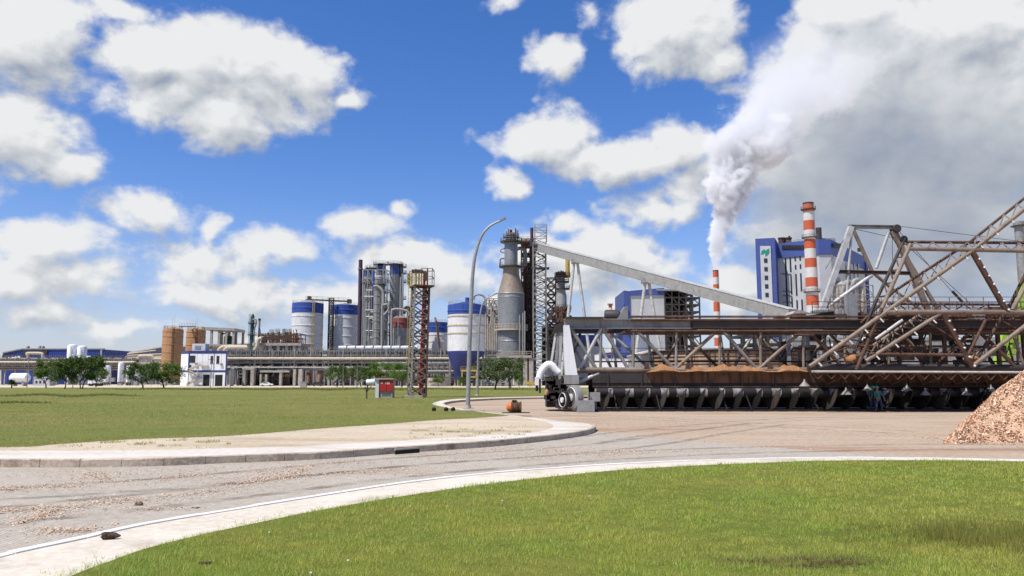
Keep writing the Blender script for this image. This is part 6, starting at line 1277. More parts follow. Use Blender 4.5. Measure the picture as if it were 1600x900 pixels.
# ================================================================ street furniture, trees, people
def lamp(name, label, px_pts, Y, r0, r1, tip):
    P = [W(a, b, Y) for a, b in px_pts]; b = G(px_pts[0][0], px_pts[0][1], .2); P[0] = Vector((P[0].x, Y, .2))
    o = thing(name, label, 'street lamp', tuple(P[0]), 'curved lamp posts along the road')
    part('pole', MB().path(spline(P, 6), r0, 14, r1), mt['galv'], o)
    d = (P[-1] - P[-2]).normalized(); e = P[-1]
    part('lamp_head', MB().bar(e - d * .1, e + d * .4, .2, .14), mt['steel'], o)
    part('base_plate', MB().box((P[0].x, P[0].y, .215), (.8, .8, .04)).lathe([(r0 * 1.5, .03), (r0 * 1.3, .25)], tuple(P[0]), 12), mt['concrete'], o)
    return o
lamp('lamp_post', 'tall curved grey lamp post standing on the kerb in front of the digester', [(731, 640), (733, 560), (736, 480), (739, 425), (744, 393), (753, 368), (766, 353), (783, 344.5)], 56.5, .165, .07, 0)
lamp('lamp_post', 'smaller more distant curved lamp post beside the hopper silo', [(746, 618), (747, 560), (749, 510), (752, 482), (758, 469), (766, 463), (773, 460)], 103, .14, .07, 0)
for lab, px, yt, Yl in (('straight thin lamp pole in front of the white office block', 329.5, 562, 214), ('straight thin lamp pole beside the office block corner near the grey vessel', 360.5, 568, 214), ('straight thin lamp pole behind the small mid tree', 536, 568, 216), ('straight lamp pole in front of the blue warehouse', 43, 556, 214), ('thin lamp pole between the mid trees and the lattice mast', 558, 566, 216)):
    x = wx(px, Yl, 590); z = wz(yt, Yl); o = thing('lamp_pole', lab, 'lamp pole', (x, Yl, .2), 'straight lamp poles at the plant road')
    part('pole', MB().tube((x, Yl, .2), (x, Yl, z), .11, .07, 8), mt['steel'], o); part('lamp_head', MB().bar((x - .9, Yl, z), (x + .5, Yl, z), .2, .12), mt['dark'], o)
# ---- lattice mast with cage platform
def lattice_mast():
    Y = 92.5; xl, xr = wx(637, Y, 600), wx(666, Y, 600); x = (xl + xr) / 2; w0 = (xr - xl) * .93; w1 = wx(670, Y, 460) - wx(644, Y, 460); x1 = (wx(670, Y, 460) + wx(644, Y, 460)) / 2; zt = wz(449, Y)
    o = thing('lattice_mast', 'lattice mast with yellow cage platform and a red riser pipe', 'mast', (x, Y, .2)); rz = R(20)
    def cor(k, t): 
        w = (w0 + (w1 - w0) * t) * .62; a = rz + PI / 4 + k * PI / 2; return Vector((x + (x1 - x) * t + w * math.cos(a), Y + w * math.sin(a), .35 + (zt - .35) * t))
    for k in range(4): part('leg', MB().bar(cor(k, 0), cor(k, 1), .2), mt['rust' if k in (0, 3) else 'steel'], o)
    mb = MB(); n = 11; m2 = MB()
    for i in range(n):
        for k in range(4):
            a, b = i / n, (i + 1) / n; (mb if (k + 0) % 4 in (1, 2) else m2).bar(cor(k, a), cor((k + 1) % 4, b), .12); (mb if k in (1, 2) else m2).bar(cor((k + 1) % 4, a), cor(k, b), .12)
            if i % 2 == 1: mb.bar(cor(k, b), cor((k + 1) % 4, b), .12)
    part('bracing', mb, mt['tubes'], o); part('inner_bracing', m2, mt['rust'], o)
    part('riser_pipe', MB().tube((x + .35, Y, .4), (x1 + .45, Y, wz(424, Y)), .16, .16, 12).lathe([(.3, 3), (.3, 3.3)], (x + .35, Y, 0), 12), mt['red'], o)
    part('platform', MB().box((x1 + .15, Y, zt + .1), (w1 * 1.25, w1 * 1.25, .16), rz), mt['rust'], o)
    mb = MB(); a0 = [(x1 - w1 * .72, Y - w1 * .6, zt + .2), (x1 + w1 * .1, Y - w1 * .6, zt + .2)]; mb.rail([a0[0], a0[1]], 1.3, .09, step=.5, rows=3); mb.rail([a0[0], (x1 - w1 * .72, Y + w1 * .6, zt + .2)], 1.3, .08, step=.5, rows=3); mb.ladder((x1 - w1 * .35, Y - w1 * .62, zt), (x1 - w1 * .35, Y - w1 * .62, zt + 1.3), .5, .1, .4, False); part('yellow_cage', mb, mt['yellow'], o)
    mb = MB(); c4 = [(x1 + a * w1 * .75, Y + b * w1 * .6, zt + .2) for a, b in ((-1, 1), (1, 1), (1, -1))]; mb.rail(c4, 1.9, .07, step=1.2, rows=2); mb.rail([c4[2], (x1 + w1 * .1, Y - w1 * .6, zt + .2)], 1.9, .06, rows=2); part('platform_rail', mb, mt['rust'], o)
    mb = MB(); [mb.tube((x1 + a, Y, zt + .2), (x1 + a, Y, zt + h), .08, None, 6) for a, h in ((-.6, 2.2), (-.2, 1.8), (.8, 2.3))]; mb.box((x1 - .4, Y, zt + 1.9), (1.3, .6, .4)).box((x1 + .6, Y, zt + 1.3), (.5, .5, 1.0)); part('head_gear', mb, mt['rust'], o)
    lx = wx(637, Y, 520); part('ladder', MB().ladder((lx + .1, Y - .4, 4), (lx + .25, Y - .4, zt + 1.5), .3, .05, .4, False), mt['yellow'], o)
    part('plinth', MB().box((x - .3, Y - .2, .28), (w0 * 1.15, 2.4, .35)), mt['concrete'], o)
lattice_mast()
# ---- red fronted cabinet
Y = 90; X = lambda p: wx(p, Y, 605); H = lambda q: wz(q, Y)
o = thing('fire_cabinet', 'grey masonry cabinet with a red upper door on the lawn', 'cabinet', (X(601), Y, .2))
part('wall', MB().bx(X(587), X(613.5), Y, Y + 1.5, .2, H(593)), mt['concrete'], o); part('white_side', MB().bx(X(586.5), X(592), Y - .03, Y + 1.4, .2, H(593)), mt['white'], o)
part('roof_slab', MB().bx(X(585.5), X(615), Y - .2, Y + 1.7, H(593), H(591)), mt['concrete'], o)
part('door_frame', MB().bx(X(592.6), X(593.5), Y - .09, Y, H(622), H(593.3)).bx(X(603.3), X(603.8), Y - .09, Y - .07, H(611), H(593.5)).bx(X(593.5), X(614), Y - .09, Y, H(611.8), H(611)), mt['dark'], o)
parts('vent_slot', [MB().bx(X(597), X(611), Y - .02, Y, H(q + .7), H(q)) for q in (614, 616, 618)], mt['opening'], o)
d = part('red_door', MB().bx(X(593.5), X(614), Y - .06, Y, H(611), H(593.4)), mt['red'], o); part('notice_plate', MB().bx(X(602), X(609), Y - .075, Y - .062, H(600.5), H(596.5)).bx(X(595), X(598), Y - .075, Y - .062, H(600), H(597)), mt['beige'], d)
# ---- pole with a white drum
Y = 84; x = wx(573, Y, 610); o = thing('drum_post', 'thin forked post carrying a white drum beside the red cabinet', 'post', (x, Y, .2))
part('post', MB().path([(x + .02, Y, .2), (x, Y, .9), (x + .06, Y, 1.5), (x + .1, Y, wz(602, Y))], .07, 8).tube((x + .03, Y, 1.0), (x + .5, Y, wz(603, Y)), .05, .04, 6).tube((x, Y, .8), (x - .15, Y, wz(604, Y)), .05, .04, 6), mt['dark'], o)
zc = wz(597, Y); part('drum', MB().lathe([(0, .0), (.24, .04), (.28, .1), (.28, .85), (.24, .95), (0, 1.0)], (x - .1, Y, zc), 20, 'x'), mt['white_clean'], o); part('drum_end', MB().lathe([(0, -.22), (.24, -.2), (.27, 0), (0, 0)], (x - .1, Y, zc), 20, 'x'), mt['black'], o)
# ---- orange ended rusty roller on a plate
Y = 54.5; p = G(805, 645, .2); x, Y = p.x, p.y; o = thing('rusty_roller', 'rusty ribbed roller with a bright orange end lying at the kerb', 'roller', (x, Y, .2)); ax = (x - .5, Y, .2 + .35)
part('shell', MB().lathe([(0.299, 0.249), (0.349, 0.282), (0.349, 0.349), (0.307, 0.382), (0.307, 0.548), (0.349, 0.581), (0.349, 0.647), (0.307, 0.681), (0.307, 0.788), (0.349, 0.813), (0.349, 0.871), (0.249, 0.896), (0.000, 0.896)], ax, 26, 'x'), mt['chiprust'], o)
part('orange_end', MB().lathe([(0.000, -0.050), (0.149, -0.025), (0.266, 0.066), (0.307, 0.166), (0.299, 0.249), (0.000, 0.249)], ax, 24, 'x'), M('orange_buoy_paint', rgb(214, 112, 52), .5, var=.15, dirt=rgb(130, 80, 50), dirt_amt=.6, scale=3), o); part('hub_bolt', MB().box((ax[0] + .45, Y - .05, .2 + .71), (.3, .2, .14)), mt['black'], o)
part('plate', MB().box((x + .05, Y, .215), (1.7, .8, .03)), mt['black'], o)
# black stubs beside the lamp
for lab, px in (('black stub on the lawn, loner of the three', 678), ('black stub on the lawn, middle of the three', 697), ('black stub on the lawn next to the lamp base slab', 708)):
    q = G(px, 642.5, .2); single('ground_stub', MB().lathe([(.12, 0), (.15, .08), (.13, .2), (.06, .26), (0, .27)], (q.x, q.y, .2), 14), mt['black'], lab, 'stub', 'black stubs beside the lamp post')
q0, q1 = G(711, 642.5, .2), G(757, 642.5, .2); single('lamp_slab', MB().bx(q0.x, q1.x, q0.y - .25, q0.y + .45, .19, .27), mt['concrete'], 'flat concrete slab at the foot of the tall lamp post', 'slab')
# drain slot in the island kerb
a, b = G(617, 704.3, .15), G(655, 701.5, .15); d = (b - a).normalized(); nrm = Vector((d.y, -d.x, 0))
o = thing('kerb_drain', 'dark drain slot in the kerb of the sandy island', 'drain', tuple(a))
part('slot', MB().bar(a + nrm * .012 + Vector((0, 0, -.05)), b + nrm * .012 + Vector((0, 0, -.05)), .02, .12), mt['opening'], o); part('lintel', MB().bar(a + nrm * .005 + Vector((0, 0, .035)), b + nrm * .005 + Vector((0, 0, .035)), .05, .045), m_kerbface, o)
# stones and wood
def rock(name, label, px, py, z, sx, sy, sz, mat, cat, grp=None, seed=0, rz=0):
    q = G(px, py, z); r = np.random.default_rng(seed); bm = bmesh.new(); bmesh.ops.create_icosphere(bm, subdivisions=3, radius=1)
    for v in bm.verts:
        n = 1 + .14 * math.sin(v.co.x * 4 + seed) + .12 * math.sin(v.co.y * 5 + 2 * seed) + .1 * math.sin(v.co.z * 6 + v.co.x * 3) + r.normal(0, .025); v.co = Vector((v.co.x * sx * n, v.co.y * sy * n, max(-.75, v.co.z) * sz * n))
    me = bpy.data.meshes.new(name); bm.to_mesh(me); bm.free(); me.materials.append(mat); me.polygons.foreach_set('use_smooth', [True] * len(me.polygons))
    o = bpy.data.objects.new(name, me); C.objects.link(o); o.location = (q.x, q.y, z + sz * .6); o.rotation_euler = (0, 0, rz); return tag(o, label, cat, grp)
m_bark = M('dark_bark', rgb(74, 56, 44), .9, var=.4, scale=14, bump=1.0, bscale=30, dirt=rgb(120, 104, 90), dirt_amt=.6)
m_stone = M('brown_stone', rgb(120, 100, 82), .9, var=.3, scale=9, bump=.8, bscale=20); m_pale = M('pale_pebble', rgb(210, 206, 198), .7, var=.1, scale=9)
rock('bark_chunk', 'chunk of dark bark lying on the pavement edge', 171, 841, .14, .115, .05, .05, m_bark, 'bark', None, 3, R(12))
rock('stone', 'round brown stone lying in the road', 217, 790, 0, .06, .05, .05, m_stone, 'stone', None, 5)
rock('bark_chunk', 'small flake of bark on the brick road at the chip streak', 33, 818, 0, .06, .03, .015, m_bark, 'bark', None, 6)
rock('bark_chunk', 'flat flake of bark beside the white kerb line', 306, 794, 0, .09, .04, .012, m_bark, 'bark', None, 8)
for i, (px, py, lab) in enumerate(((421, 833, 'white pebble in the lawn near the pavement'), (641, 792, 'white pebble in the lawn nearest the wide pavement'), (544, 877, 'white pebble low in the lawn'), (921, 776, 'white pebble high in the lawn'), (486, 896, 'white pebble at the lower edge of the lawn'), (785, 783, 'grey wisp of paper in the middle of the lawn'))): rock('pebble', lab, px, py, .175, .014, .013, .012, m_pale, 'pebble', 'white pebbles in the lawn', 20 + i)
rock('stone', 'flat piece of dark wood in the lawn', 322, 880, .16, .08, .02, .012, m_bark, 'wood', None, 31, .2)
# ---- utility box and cars
Y = 232; X = lambda p: wx(p, Y, 600); o = thing('utility_box', 'pale grey concrete box at the far lawn edge', 'box', (X(473.5), Y, 0)); part('body', MB().bx(X(469), X(478), Y, Y + 1.2, 0, wz(597, Y)), mt['galv'], o); part('lid', MB().bx(X(468.6), X(478.4), Y - .1, Y + 1.3, wz(597, Y), wz(596.3, Y)), mt['concrete'], o)
def car(label, px, Y, body, L=4.2):
    x = wx(px, Y, 600); o = thing('parked_car', label, 'car', (x, Y, 0), 'cars parked at the plant road'); h = L / 2
    part('body', MB().prism_xz([(x - h, .35), (x + h, .35), (x + h, .75), (x + h * .55, .92), (x - h * .9, .95), (x - h, .8)], Y - .85, Y + .85), mt[body], o)
    c = part('cabin', MB().prism_xz([(x - h * .8, .95), (x + h * .5, .93), (x + h * .15, 1.42), (x - h * .5, 1.45)], Y - .75, Y + .75), mt[body], o)
    part('side_window', MB().prism_xz([(x - h * .66, 1.0), (x + h * .38, .98), (x + h * .1, 1.35), (x - h * .46, 1.38)], Y - .77, Y + .77), mt['glass'], c)
    for a in (-.62, .62): part('wheel', MB().lathe([(.31, -.87), (.31, .87)], (x + a * h, Y, .31), 16, 'y'), mt['black'], o)
car('white car parked under the concrete portal frame', 417, 296, 'white_clean', 4.6); car('dark car parked by the salmon tanks', 496, 298, 'dark')
# fences and low clutter at the plant edge
mb = MB().rail([(wx(205, 270), 270, 0), (wx(283, 270), 270, 0)], 1.8, .07, step=2.2, rows=3); single('site_fence', mb, mt['steel'], 'low steel fence between the trees and the office block', 'fence')
mb = MB().rail([(wx(745, 290), 290, 0), (wx(835, 290), 290, 0)], 2.2, .12, step=2.5, rows=3); single('pipe_fence', mb, mt['galv'], 'grey tubular fence below the digester', 'fence')
rr = random.Random(6); mb = MB()
for k in range(22): a = rr.uniform(752, 800); mb.tube((wx(a, 300, 590), 300, wz(rr.uniform(580, 600), 300)), (wx(a + rr.uniform(3, 14), 300, 590), 300, wz(rr.uniform(580, 600), 300)), .2, None, 6)
for k in range(20): a = rr.uniform(150, 282); mb.box((wx(a, 330, 590), 330, rr.uniform(.5, 2.5)), (rr.uniform(.6, 3), 1.5, rr.uniform(.6, 3)))
single('yard_clutter', mb, mt['clad'], 'low pipes and crates lying along the plant edge', 'clutter', kind='stuff')
mb = MB().box((wx(829, 280), 280, 1.2), (3.4, 1.2, 1.0)); mb.bx(wx(826, 280), wx(832, 280), 279.5, 280.5, 0, .7); single('yellow_skip', mb, mt['yellow'], 'small yellow skip beside the digester base', 'skip')
# ---- trees
m_leaf = []
for nm, c in (('broad_leaf', [rgb(44, 68, 28), rgb(62, 88, 36), rgb(92, 112, 50), rgb(52, 76, 32)]), ('bright_leaf', [rgb(66, 96, 32), rgb(88, 114, 42), rgb(104, 128, 52), rgb(74, 100, 36)]), ('grey_leaf', [rgb(70, 90, 50), rgb(92, 108, 62), rgb(108, 120, 76), rgb(80, 96, 56)])): m_leaf.append(blade_mat(nm, c, c[2], .4, .25))
m_trunk = M('tree_bark', rgb(84, 70, 56), .9, var=.3, scale=3, bump=.6)
def tree_proto(label, h, wd, seed, leaf, trunk_h=.32, stems=1, n=5200, ls=.2):
    """unit built at the origin; returns the root"""
    r = np.random.default_rng(seed); o = thing('tree', label, 'tree', (0, 0, 0), 'trees along the far lawn edge')
    mb = MB(); cz = h * (trunk_h + (1 - trunk_h) * .5); tips = []
    for s_ in range(stems):
        bx = (s_ - (stems - 1) / 2) * .35; lean = r.normal(0, .3)
        mid = Vector((bx + lean, r.normal(0, .2), h * trunk_h)); mb.path([(bx, 0, -.1), (bx + lean * .4, 0, h * trunk_h * .5), mid], .2 / stems ** .5 * h / 8, 8, .13 / stems ** .5 * h / 8)
        for k in range(6 // stems + 2):
            a = r.uniform(0, 2 * PI); d = r.uniform(.2, .42) * wd; e = Vector((mid.x + d * math.cos(a), mid.y + d * math.sin(a), h * r.uniform(.5, .85))); m = mid.lerp(e, .5) + Vector((0, 0, -.05 * h)); mb.path([mid, m, e], .08 * h / 8, 6, .03); tips.append(e)
    part('trunk', mb, m_trunk, o)
    cl = [np.array(t) for t in tips]
    for k in range(20):
        a = r.uniform(0, 2 * PI); rad = wd * .5 * r.uniform(.2, .95) ** .6; zz = r.uniform(-.85, .9); w_ = math.sqrt(max(0, 1 - zz * zz * .75)); cl.append(np.array([rad * w_ * math.cos(a), rad * w_ * math.sin(a), cz + zz * h * (1 - trunk_h) * .46]))
    cl = np.array(cl); ci = r.integers(0, len(cl), n); sz = r.uniform(.35, 1.0, len(cl)) * wd * .105
    p = cl[ci] + r.normal(0, 1, (n, 3)) * sz[ci][:, None] * np.array([1, 1, .75]); p = p[p[:, 2] > h * trunk_h * .75]; n = len(p)
    a = r.normal(0, 1, (n, 3)); a /= np.linalg.norm(a, axis=1)[:, None]; b = np.cross(a, r.normal(0, 1, (n, 3))); b /= np.linalg.norm(b, axis=1)[:, None]; s1 = r.uniform(.6, 1.3, n)[:, None] * ls
    q = np.zeros((n, 4, 3)); q[:, 0] = p - a * s1; q[:, 1] = p + b * s1 * .55; q[:, 2] = p + a * s1; q[:, 3] = p - b * s1 * .55
    me_o = raw_mesh('crown', q.reshape(-1, 3), 4, leaf, None, kind=None); me_o.parent = o; BASE[me_o.name] = Vector((0, 0, 0)); return o
T = [tree_proto('t', 8, 7.6, 3, m_leaf[0], .22, 1), tree_proto('t', 8, 7.0, 5, m_leaf[1], .22, 1), tree_proto('t', 8, 8.0, 9, m_leaf[0], .2, 2, 6500), tree_proto('t', 8, 6.2, 14, m_leaf[2], .24, 2, 3400)]
used = set()
for i, (k, px, py, yt, wd, lab) in enumerate([
    (1, 72, 606.5, 563, 37, 'small light green tree with a straight trunk beside the white bullet tank'), (0, 101, 607.5, 560, 40, 'dark leaning tree between the light green one and the broad one'), (2, 127, 607.5, 553, 60, 'broad dark tree with a forked trunk below the tall white tanks'), (3, 113.5, 606, 584, 15, 'slim young tree squeezed between two bigger trees'),
    (0, 223, 607.5, 565, 50, 'bushy tree in front of the sloping hall, first of a pair'), (1, 256, 607, 567, 52, 'wide tree close to the office block, second of a pair'), (1, 150, 604.5, 570, 34, 'mid green tree half hidden behind the broad dark tree'),
    (0, 527, 604, 569, 36, 'round dark tree beneath the twin silos'), (0, 564, 603.5, 570, 38, 'dark tree between the round one and the bright tree behind the cabinet'), (1, 596, 603.5, 567, 46, 'broad bright tree right behind the red cabinet'), (1, 628, 604.5, 568, 40, 'bright tree standing just behind the lattice mast'),
    (3, 774, 609, 556, 52, 'thin leaved grey green tree with two stems under the digester'), (3, 797, 606.5, 558, 46, 'second grey green tree at the digester, close to the lift tower'), (1, 811, 605, 580, 16, 'small bright bush tree at the lift tower foot'), (1, 685, 603, 586, 18, 'small tree near the low round basin'), (0, 722, 603, 588, 14, 'little dark shrub tree under the blue funnel')]):
    q = G(px, py, .2); h = (py - yt) * q.y / F; sx = (wd * q.y / F) / (7.6, 7.0, 8.0, 6.2)[k]; sz = h / 8.0
    if k not in used: used.add(k); o = T[k]; o.location = q; o.scale = (sx, sx, sz); o['label'] = lab
    else: o = copy_tree(T[k], q, (sx, sx, sz), i * 1.3, lab)
# palm like bush
q = G(18, 606.5, .2); r = np.random.default_rng(4); o = thing('palm_bush', 'spiky palm like bush at the far edge of the lawn', 'bush', tuple(q)); part('trunk', MB().tube((q.x, q.y, .1), (q.x, q.y, 1.2), .18, .12, 8), m_trunk, o); V = []
for k in range(240):
    a = r.uniform(0, 2 * PI); e = r.uniform(.1, 1.3); L = r.uniform(1.2, 1.9); d = np.array([math.cos(a) * math.cos(e), math.sin(a) * math.cos(e), math.sin(e)]); b = np.array([q.x, q.y, 1.1]); s_ = np.array([-math.sin(a), math.cos(a), 0]) * .1; m = b + d * L * .6; t = b + d * L + np.array([0, 0, -.35]); V += [b - s_ * .3, m - s_, t, m + s_]
oo = raw_mesh('fronds', np.array(V) - np.array(q), 4, m_leaf[0], None, kind=None); oo.parent = o
# ---- two workers
def skin(name, pts, edges, mat, parent, root=0, sub=2):
    me = bpy.data.meshes.new(name); me.from_pydata([p[:3] for p in pts], edges, []); ob = bpy.data.objects.new(name, me); C.objects.link(ob)
    m = ob.modifiers.new('skin', 'SKIN'); m.use_smooth_shade = True
    for i, p in enumerate(pts): d = me.skin_vertices[0].data[i]; r = p[3]; d.radius = (r if isinstance(r, (int, float)) else r[0], r if isinstance(r, (int, float)) else r[1]); d.use_root = (i == root)
    s2 = ob.modifiers.new('sub', 'SUBSURF'); s2.levels = s2.render_levels = sub
    dg = bpy.context.evaluated_depsgraph_get(); dg.update(); n = bpy.data.meshes.new_from_object(ob.evaluated_get(dg)); ob.modifiers.clear(); ob.data = n; n.materials.clear(); n.materials.append(mat); ob.parent = parent; return ob
m_skin = M('skin', rgb(140, 98, 74), .6, var=.05); m_shirt = M('teal_work_shirt', rgb(34, 106, 104), .85, var=.12, scale=6); m_trs = M('navy_work_trousers', rgb(44, 54, 84), .85, var=.12, scale=6); m_boot = M('black_boot', rgb(26, 24, 24), .6)
m_helm = M('green_helmet', rgb(44, 150, 112), .35, var=.04)
def person(label, px, py, lean, step, arm):
    q = G(px, py, 0); o = thing('person', label, 'person', tuple(q), 'workers at the reclaimer'); L = lean; s = step
    hip = .92; J = dict(pel=(0, 0, hip, (.15, .11)), wst=(L * .15, 0, 1.08, (.135, .1)), che=(L * .5, 0, 1.32, (.165, .115)), nck=(L * .75, 0, 1.48, .058), hd0=(L * .85, -.01, 1.56, .072), hd1=(L * .95, -.02, 1.66, .09), hd2=(L, -.015, 1.75, .06))
    names = list(J); pts = [J[k] for k in names]; ed = [(i, i + 1) for i in range(6)]; 
    limbs = {}
    for sg in (-1, 1):
        b = len(pts); sx = L * .62 + sg * .2
        pts += [(sx, 0, 1.4, .062), (sx + sg * .07 + arm * .05, -.05, 1.13, .048), (sx + sg * .05 + arm * .16, -.16, .93, .036), (sx + sg * .04 + arm * .18, -.2, .84, (.042, .025))]; ed += [(2, b), (b, b + 1), (b + 1, b + 2), (b + 2, b + 3)]
        for f in range(5): 
            t = len(pts); pts += [(pts[b + 3][0] + (f - 2) * .018, pts[b + 3][1] - .03, .79 if f else .83, .01), (pts[b + 3][0] + (f - 2) * .02 + (.02 if f == 4 else 0), pts[b + 3][1] - .045, .74 if 0 < f < 4 else .77, .008)]; ed += [(b + 3, t), (t, t + 1)]
        l = len(pts); st = s * sg; pts += [(sg * .1, 0, .86, .085), (sg * .11 + st * .12, -.04, .48, .06), (sg * .11 + st * .2, .02, .12, .042), (sg * .11 + st * .2, -.03, .05, .045), (sg * .12 + st * .2, -.17, .035, .035)]; ed += [(0, l), (l, l + 1), (l + 1, l + 2), (l + 2, l + 3), (l + 3, l + 4)]; limbs[sg] = (b, l)
    skin('body', pts, ed, m_skin, o)
    up = lambda p, k=1.0: (p[0], p[1], p[2], tuple(x * k for x in p[3]) if isinstance(p[3], tuple) else p[3] * k)
    sp = [up(pts[0], 1.12), up(pts[1], 1.15), up(pts[2], 1.12), (pts[3][0], 0, 1.45, .075)]; se = [(0, 1), (1, 2), (2, 3)]
    for sg in (-1, 1): b = limbs[sg][0]; k = len(sp); sp += [up(pts[b], 1.3), up(pts[b + 1], 1.35), (pts[b + 2][0], pts[b + 2][1], pts[b + 2][2] + .05, .05)]; se += [(2, k), (k, k + 1), (k + 1, k + 2)]
    skin('shirt', sp, se, m_shirt, o)
    tp = [(0, 0, .97, (.165, .125))]; te = []
    for sg in (-1, 1): l = limbs[sg][1]; k = len(tp); tp += [up(pts[l], 1.22), up(pts[l + 1], 1.3), (pts[l + 2][0], pts[l + 2][1], .13, .07)]; te += [(0, k), (k, k + 1), (k + 1, k + 2)]
    skin('trousers', tp, te, m_trs, o)
    for sg in (-1, 1): l = limbs[sg][1]; skin('boot', [(pts[l + 2][0], pts[l + 2][1], .14, .06), (pts[l + 3][0], pts[l + 3][1], .05, .055), (pts[l + 4][0], pts[l + 4][1] - .03, .045, .045)], [(0, 1), (1, 2)], m_boot, o, sub=1)
    h = pts[5]; mb = MB().lathe([(.15, -.01), (.15, .0), (.118, .02), (.112, .07), (.085, .115), (.045, .138), (0, .145)], (h[0], h[1] - .005, h[2] + .02), 18)
    ob = bpy.data.objects.new('helmet', mb.mesh('helmet', m_helm)); C.objects.link(ob); ob.parent = o
    f = MB().ball((h[0] - .032, h[1] - .085, h[2]), .012, 8).ball((h[0] + .032, h[1] - .085, h[2]), .012, 8); ob = bpy.data.objects.new('eyes', f.mesh('eyes', mt['black'])); C.objects.link(ob); ob.parent = o
    f = MB().ball((h[0], h[1] - .098, h[2] - .03), .018, 8, (.8, 1, 1.3)).ball((h[0] - .09, h[1], h[2] - .01), .022, 8, (.5, .8, 1.3)).ball((h[0] + .09, h[1], h[2] - .01), .022, 8, (.5, .8, 1.3)); ob = bpy.data.objects.new('nose_and_ears', f.mesh('nose_and_ears', m_skin)); C.objects.link(ob); ob.parent = o
person('worker in green helmet and teal shirt standing half behind a colleague', 1364.5, 643.0, .06, .15, -.4)
person('worker in green helmet and teal shirt leaning slightly, the one in front of the pair', 1374.0, 643.8, -.08, .5, .8)
